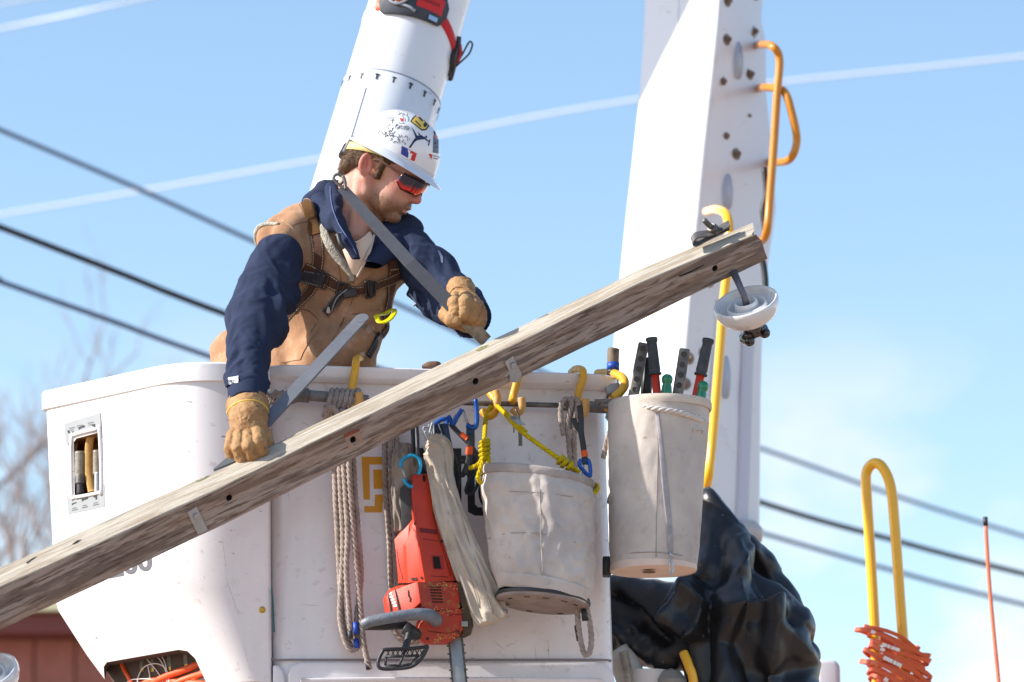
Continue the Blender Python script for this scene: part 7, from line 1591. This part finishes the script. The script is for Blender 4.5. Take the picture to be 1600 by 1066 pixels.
onsaw('handle_slot', [[(655, 825), (682, 828), (683, 835), (657, 832)]], mat('deep_red_recess', lin(110, 18, 20), .6)); onsaw('window_frame', [[(674, 868), (691, 868), (694, 891), (677, 890)]], mat('red_recess', lin(160, 30, 28), .5), .001); onsaw('window', [[(676, 870), (686, 870), (689, 889), (678, 889)]], HOLE, .002)
onsaw('starter_groove', [[(617, 922), (618.5, 921), (626, 950), (626, 958), (624, 958)], [(606, 926), (607.5, 925), (613, 952), (613, 960), (611, 960)], [(637.5, 923), (639, 922), (640, 930), (643, 936), (642, 941), (640, 941), (640.5, 936), (637.5, 931)]], HOLE, .0014)
onsaw('maker_print', [[(607 + i * 1.9, 927 + i * 4.6), (612.5 + i * 1.9, 926 + i * 4.6), (613 + i * 1.9, 929.4 + i * 4.6), (607.5 + i * 1.9, 930.4 + i * 4.6)] for i in range(5)], mat('white_print', lin(240, 226, 220), .5), .0014)
for x, y in ((650, 905), (712, 906), (719, 944), (662, 948), (716, 988), (668, 998), (690, 846), (645, 905)):
    c, n_ = hit(x, y, BVW, .0008); mb = MB(); mb.lathe([(0, .0005), (.0022, .0005), (.0026, .0022), (.0045, .002), (.005, 0)], c, n_, n=12); mb.build('screw', mat('dark_screw', lin(60, 54, 52), .5, .4) if 'dark_screw' not in bpy.data.materials else bpy.data.materials['dark_screw'], saw)
for pts in ([(641, 770), (646, 800), (652, 826)], [(676, 800), (684, 836), (694, 866), (704, 900)], [(620, 858), (624, 884), (630, 906)], [(660, 842), (684, 846)], [(672, 900), (700, 902)], [(664, 962), (700, 961), (722, 960)], [(668, 986), (700, 990), (716, 984)]):
    mb = MB(); mb.tube([hit(x, y, BVW, .0003)[0] for x, y in pts], .0011, n=5, sub=3); mb.build('mould_line', mat('dark_red_line', lin(104, 22, 18), .6) if 'dark_red_line' not in bpy.data.materials else bpy.data.materials['dark_red_line'], saw)
rs3 = random.Random(2)
ds = MB()
for _ in range(120):
    x, y = rs3.gauss(700, 16), rs3.choice((rs3.gauss(954, 3), rs3.gauss(996, 5), rs3.gauss(915, 3))); 
    if not (650 < x < 724): continue
    c, n_ = hit(x, y, BVW, .0008); ds.box(c, AXW, (rs3.uniform(.0008, .0026), .0007, rs3.uniform(.0005, .0012)))
tag(ds.build('sawdust', mat('sawdust', lin(196, 168, 100), .95), saw, smooth=False), kind='stuff')
onsaw('eyelet', [[(661, 742), (664, 744), (665, 750), (663, 754), (660, 750)]], HOLE, .0015); onsaw('screw_boss', [[(647, 817), (649.5, 816), (650, 820), (648, 821)], [(657, 902), (661, 901), (662, 904), (659, 906)]], HOLE, .0015)
mb = MB(); mb.tube([P(568, 976, YS - .10), P(580, 971, YS - .11), (P(612, 965, YS - .115)), P(650, 960, YS - .105), P(672, 962, YS - .085), P(682, 970, YS - .05)], [.0165, .017, .0175, .0185, .020, .021], n=18, sub=6); mb.build('front_handle', GREYH, saw)
mb = MB(); mb.tube([P(570, 979, YS - .09), P(600, 978, YS - .06), P(630, 977, YS - .03), P(640, 984, YS + .0)], [.012, .014, .014, .016], n=14); mb.build('handle_bar', BLACK, saw)
mb = MB(); mb.tube([P(633, 981, YS - .05), P(642, 987, YS - .05), P(651, 992, YS - .03)], .021, n=16); mb.build('handle_bracket', BLACK, saw)
mb = MB(); mb.tube([P(640, 990, YS - .06), P(636, 1004, YS - .075), P(633, 1015, YS - .08)], [.013, .011, .012], n=10); mb.build('guard_stem', BLACK, saw)
gd = MB(); Yg = YS - .08
gd.tube([P(x, y, Yg) for x, y in ((603, 1015), (636, 1014), (664, 1011), (668, 1010), (664, 1020), (656, 1032), (642, 1042), (620, 1045), (597, 1045), (591, 1040), (592, 1030), (598, 1018))], .0058, n=8, closed=True, sub=3)
for a, b_ in (((634, 1015), (622, 1045)), ((604, 1026), (602, 1040)), ((604, 1026), (630, 1026)), ((602, 1040), (622, 1040)), ((632, 1026), (655, 1024)), ((655, 1024), (640, 1038)), ((640, 1038), (624, 1040))): gd.tube([P(*a, Yg), P(*b_, Yg)], .0042, n=6, smooth=False)
for i in range(8):
    x = 604 + i * 7.5; gd.tube([P(x, 1016, Yg), P(x + 5, 1025, Yg)], .0018, n=5, smooth=False); gd.tube([P(x + 6, 1015, Yg), P(x, 1025, Yg)], .0018, n=5, smooth=False)
gd.build('hand_guard', BLACK, saw)
mb = MB(); mb.prism([(702, 990), (720, 992), (729, 1072), (742, 1190), (736, 1204), (726, 1204), (719, 1190), (706, 1068)], YS + .04, .006, bev=.001); bar_ = mb.build('guide_bar', mat('grey_guide_bar', lin(132, 136, 140), .4, .5, var=(20, .4, lin(170, 172, 170))), saw)
ch = MB(); 
def chainside(x0, y0, x1, y1, sgn):
    L = math.hypot(x1 - x0, y1 - y0); n_ = int(L / 4.2)
    for i in range(n_):
        f = i / n_; x, y = x0 + (x1 - x0) * f, y0 + (y1 - y0) * f; c = P(x, y, YS + .043); ch.box(c, AXW, (R(1.6), .0045, R(1.9)), .0006); 
        if i % 3 == 0: ch.box(P(x + sgn * 2.4, y + 1, YS + .041), AXW, (R(1.7), .004, R(1.2)), .0004)
chainside(701, 996, 718, 1190, -1); chainside(721.5, 994, 741, 1190, 1); ch.build('saw_chain', mat('oily_chain', lin(70, 66, 64), .45, .6, var=(60, .6, lin(120, 112, 104))), saw, smooth=False)
mb = MB(); mb.box(P(726, 975, YS - .003), AXW, (R(5), .002, R(4)), .001); mb.build('cover_label', mat('dull_label', lin(150, 146, 140), .6), saw)
ly = thing('saw_lanyard', P(648, 720, YS + .05), 'black cord loop with a cyan carabiner clipped to the chainsaw handle', 'lanyard')
mb = MB(); mb.tube([P(644, 660, 11.90), P(646, 690, 11.87), P(645, 712, 11.84)], .007, n=8); mb.tube([P(650, 660, 11.90), P(652, 690, 11.86), P(652, 715, 11.83)], .007, n=8); mb.tube([P(646, 712, 11.85), P(655, 716, 11.83), P(664, 728, 11.83), P(670, 740, 11.84)], .006, n=8); mb.build('cord_loop', BLACK, ly)
mb = MB(); mb.tube([P(x, y, 11.81) for x, y in ((654, 742), (657, 730), (655, 718), (644, 712), (632, 716), (626, 724), (627, 730))], .0058, n=10, sub=6); mb.tube([P(x, y, 11.81) for x, y in ((631, 748), (633, 754), (640, 760), (645, 760))], .0058, n=10, sub=6); mb.build('carabiner_body', CYAN, ly)
mb = MB(); mb.tube([P(629, 729, 11.81), P(633, 750, 11.81)], .003, n=6, smooth=False); mb.build('gate', SHINY, ly)

# ------------------------------------------------------------------ black vinyl cover over the boom controls
def tarp_fn(p):
    d = C(p, 1102, 796, 12.95, 1130, 900, 12.85, 18, 46)
    d = smin(d, C(p, 1108, 800, 12.95, 1184, 884, 12.95, 16, 26), .03)
    d = smin(d, C(p, 1130, 900, 12.85, 1190, 1000, 12.8, 46, 78), .03)
    d = smin(d, C(p, 1190, 940, 12.95, 1220, 1100, 12.8, 34, 66), .04)
    d = smin(d, C(p, 1150, 870, 12.95, 1215, 935, 12.95, 22, 24), .03)
    d = smin(d, C(p, 1120, 960, 12.75, 1140, 1120, 12.75, 50, 66), .03)
    d = smin(d, C(p, 1215, 935, 12.95, 1255, 1010, 12.92, 20, 26), .03)
    d = smin(d, C(p, 960, 930, 12.85, 1080, 960, 12.75, 30, 44), .05)
    d = smin(d, C(p, 950, 980, 12.9, 1060, 1010, 12.8, 34, 34), .04)
    return d
V, F = nets(tarp_fn, *bounds(925, 760, 1310, 1200, 12.35, 13.3), .0085); px, py = PX(V), PY(V); N = vnormals(V, F)
def crease(px, py, x0, y0, x1, y1, w):
    ex, ey = x1 - x0, y1 - y0; t_ = np.clip(((px - x0) * ex + (py - y0) * ey) / (ex * ex + ey * ey), 0, 1); d = np.hypot(px - x0 - t_ * ex, py - y0 - t_ * ey); return np.clip(1 - d / w, 0, 1)
dsp = 0
for (a, w, h) in (((1104, 775, 1180, 870), 14, .03), ((1180, 870, 1262, 985), 22, .035), ((1130, 845, 1120, 900), 20, -.03), ((1140, 842, 1165, 900), 16, .04), ((1165, 860, 1140, 980), 22, .045), ((1165, 870, 1230, 960), 26, -.05), ((1230, 960, 1275, 1000), 20, -.03), ((1130, 950, 1215, 955), 18, .045), ((1215, 955, 1200, 1066), 24, .05), ((1215, 955, 1270, 1040), 22, .03), ((1105, 920, 1100, 1066), 20, -.045), ((1085, 905, 1045, 960), 16, .04), ((1045, 960, 1085, 990), 16, .05), ((1085, 990, 1100, 940), 12, .04), ((1060, 925, 1095, 935), 10, .03), ((1150, 1000, 1180, 1066), 30, -.03), ((960, 930, 1040, 1000), 16, -.05), ((960, 985, 1050, 1040), 12, .03)):
    dsp = dsp + crease(px, py, *a, w) * h
rg_ = 1 - np.abs(perlin(px / 38, py / 60, V[:, 1] * 3, 41)) * 2.8; rg2 = 1 - np.abs(perlin(px / 16 + py / 40, py / 22, V[:, 1] * 8, 47)) * 2.4
m_ = np.clip((1060 - px) / 30, 0, 1) * np.clip((py - 950) / 30, 0, 1)
dsp = dsp + np.clip(rg_, -.4, 1) * .007 + np.clip(rg2, -.3, 1) * (.0015 + .016 * m_)
V = relax(V + N * (dsp * 1.1)[:, None], F, 2, .5)
o = npmesh('tarp_cover', V, F, TARP); tag(o, 'crumpled black vinyl cover over the controls, right of the canvas buckets', 'tarp'); o.data.polygons.foreach_set('use_smooth', [True] * len(o.data.polygons)); sharp(o, 48)
# gathered skirt, hoses and rail end below it
el_ = thing('boom_tip', P(1010, 1120, 12.9), 'grey boom tip machinery with a ribbed hose below the black cover', 'machinery')
mb = MB(); mb.tube([P(960, 1020, 12.75), P(985, 1060, 12.75), P(1000, 1180, 12.8)], .05, n=18); mb.build('grey_tube', mat('grey_machine_paint', lin(190, 186, 176), .5), el_)
mb = MB(); pts = [P(974, 1018, 12.66), P(978, 1040, 12.66), P(982, 1066, 12.66), P(988, 1180, 12.66)]; mb.tube(pts, [.012 + .008 * (i % 2) for i in range(40)], n=12, sub=20); mb.build('ribbed_hose', mat('ribbed_grey_hose', lin(160, 152, 140), .4, .3), el_)
mb = MB(); mb.lathe([(0, 0), (.07, 0), (.08, .01), (.08, .3), (0, .3)], P(1012, 1190, 12.75), (0, 0, 1), n=30); o = mb.build('canister', mat('white_canister', lin(222, 220, 216), .4), el_); sharp(o)
mb = MB(); mb.lathe([(0, 0), (.05, 0), (.052, .27), (.03, .30), (0, .31)], P(1050, 1190, 12.7), (0, 0, 1), n=24); o = mb.build('canister', mat('grey_canister', lin(150, 148, 142), .4), el_); sharp(o)
rail('handrail', [(1068, 1020, 12.60), (1076, 1040, 12.58), (1084, 1070, 12.58), (1092, 1180, 12.58)], .0155, YELR, 'yellow rail end showing below the black cover at the bottom')
# out of the picture: the jib added unseen to cast a shadow on the box boom
SRF0, SRF1 = hit(1074, 12, BVB, 0)[0], hit(1016, 128, BVB, 0)[0]; SRF1 = SRF1 + (SRF1 - SRF0) * .5
q0, q1 = SRF0 + sdir * 1.75, SRF1 + sdir * 1.75; ed_ = (q0 - q1).normalized(); pn = sdir.cross(ed_).normalized(); pn = pn if pn.z > 0 else -pn; dd_ = ed_.cross(pn).normalized()
blk = thing('blocker', q0 + pn * .2, 'white steel jib above the picture, added unseen to cast a shadow on the box boom', 'blocker')
mb = MB(); mb.box((q0 * .5 + q1 * .5) + ed_ * .78 + pn * .20, (ed_, pn, dd_), (1.0, .199, .13), .015); o = mb.build('blocker_box', WHITE2, blk)
mb = MB(); mb.lathe([(0, 0), (.05, 0), (.05, .5), (0, .5)], q0 + ed_ * .8 + pn * .3, dd_, n=20); o = mb.build('blocker_pin', STEEL, blk); sharp(o)
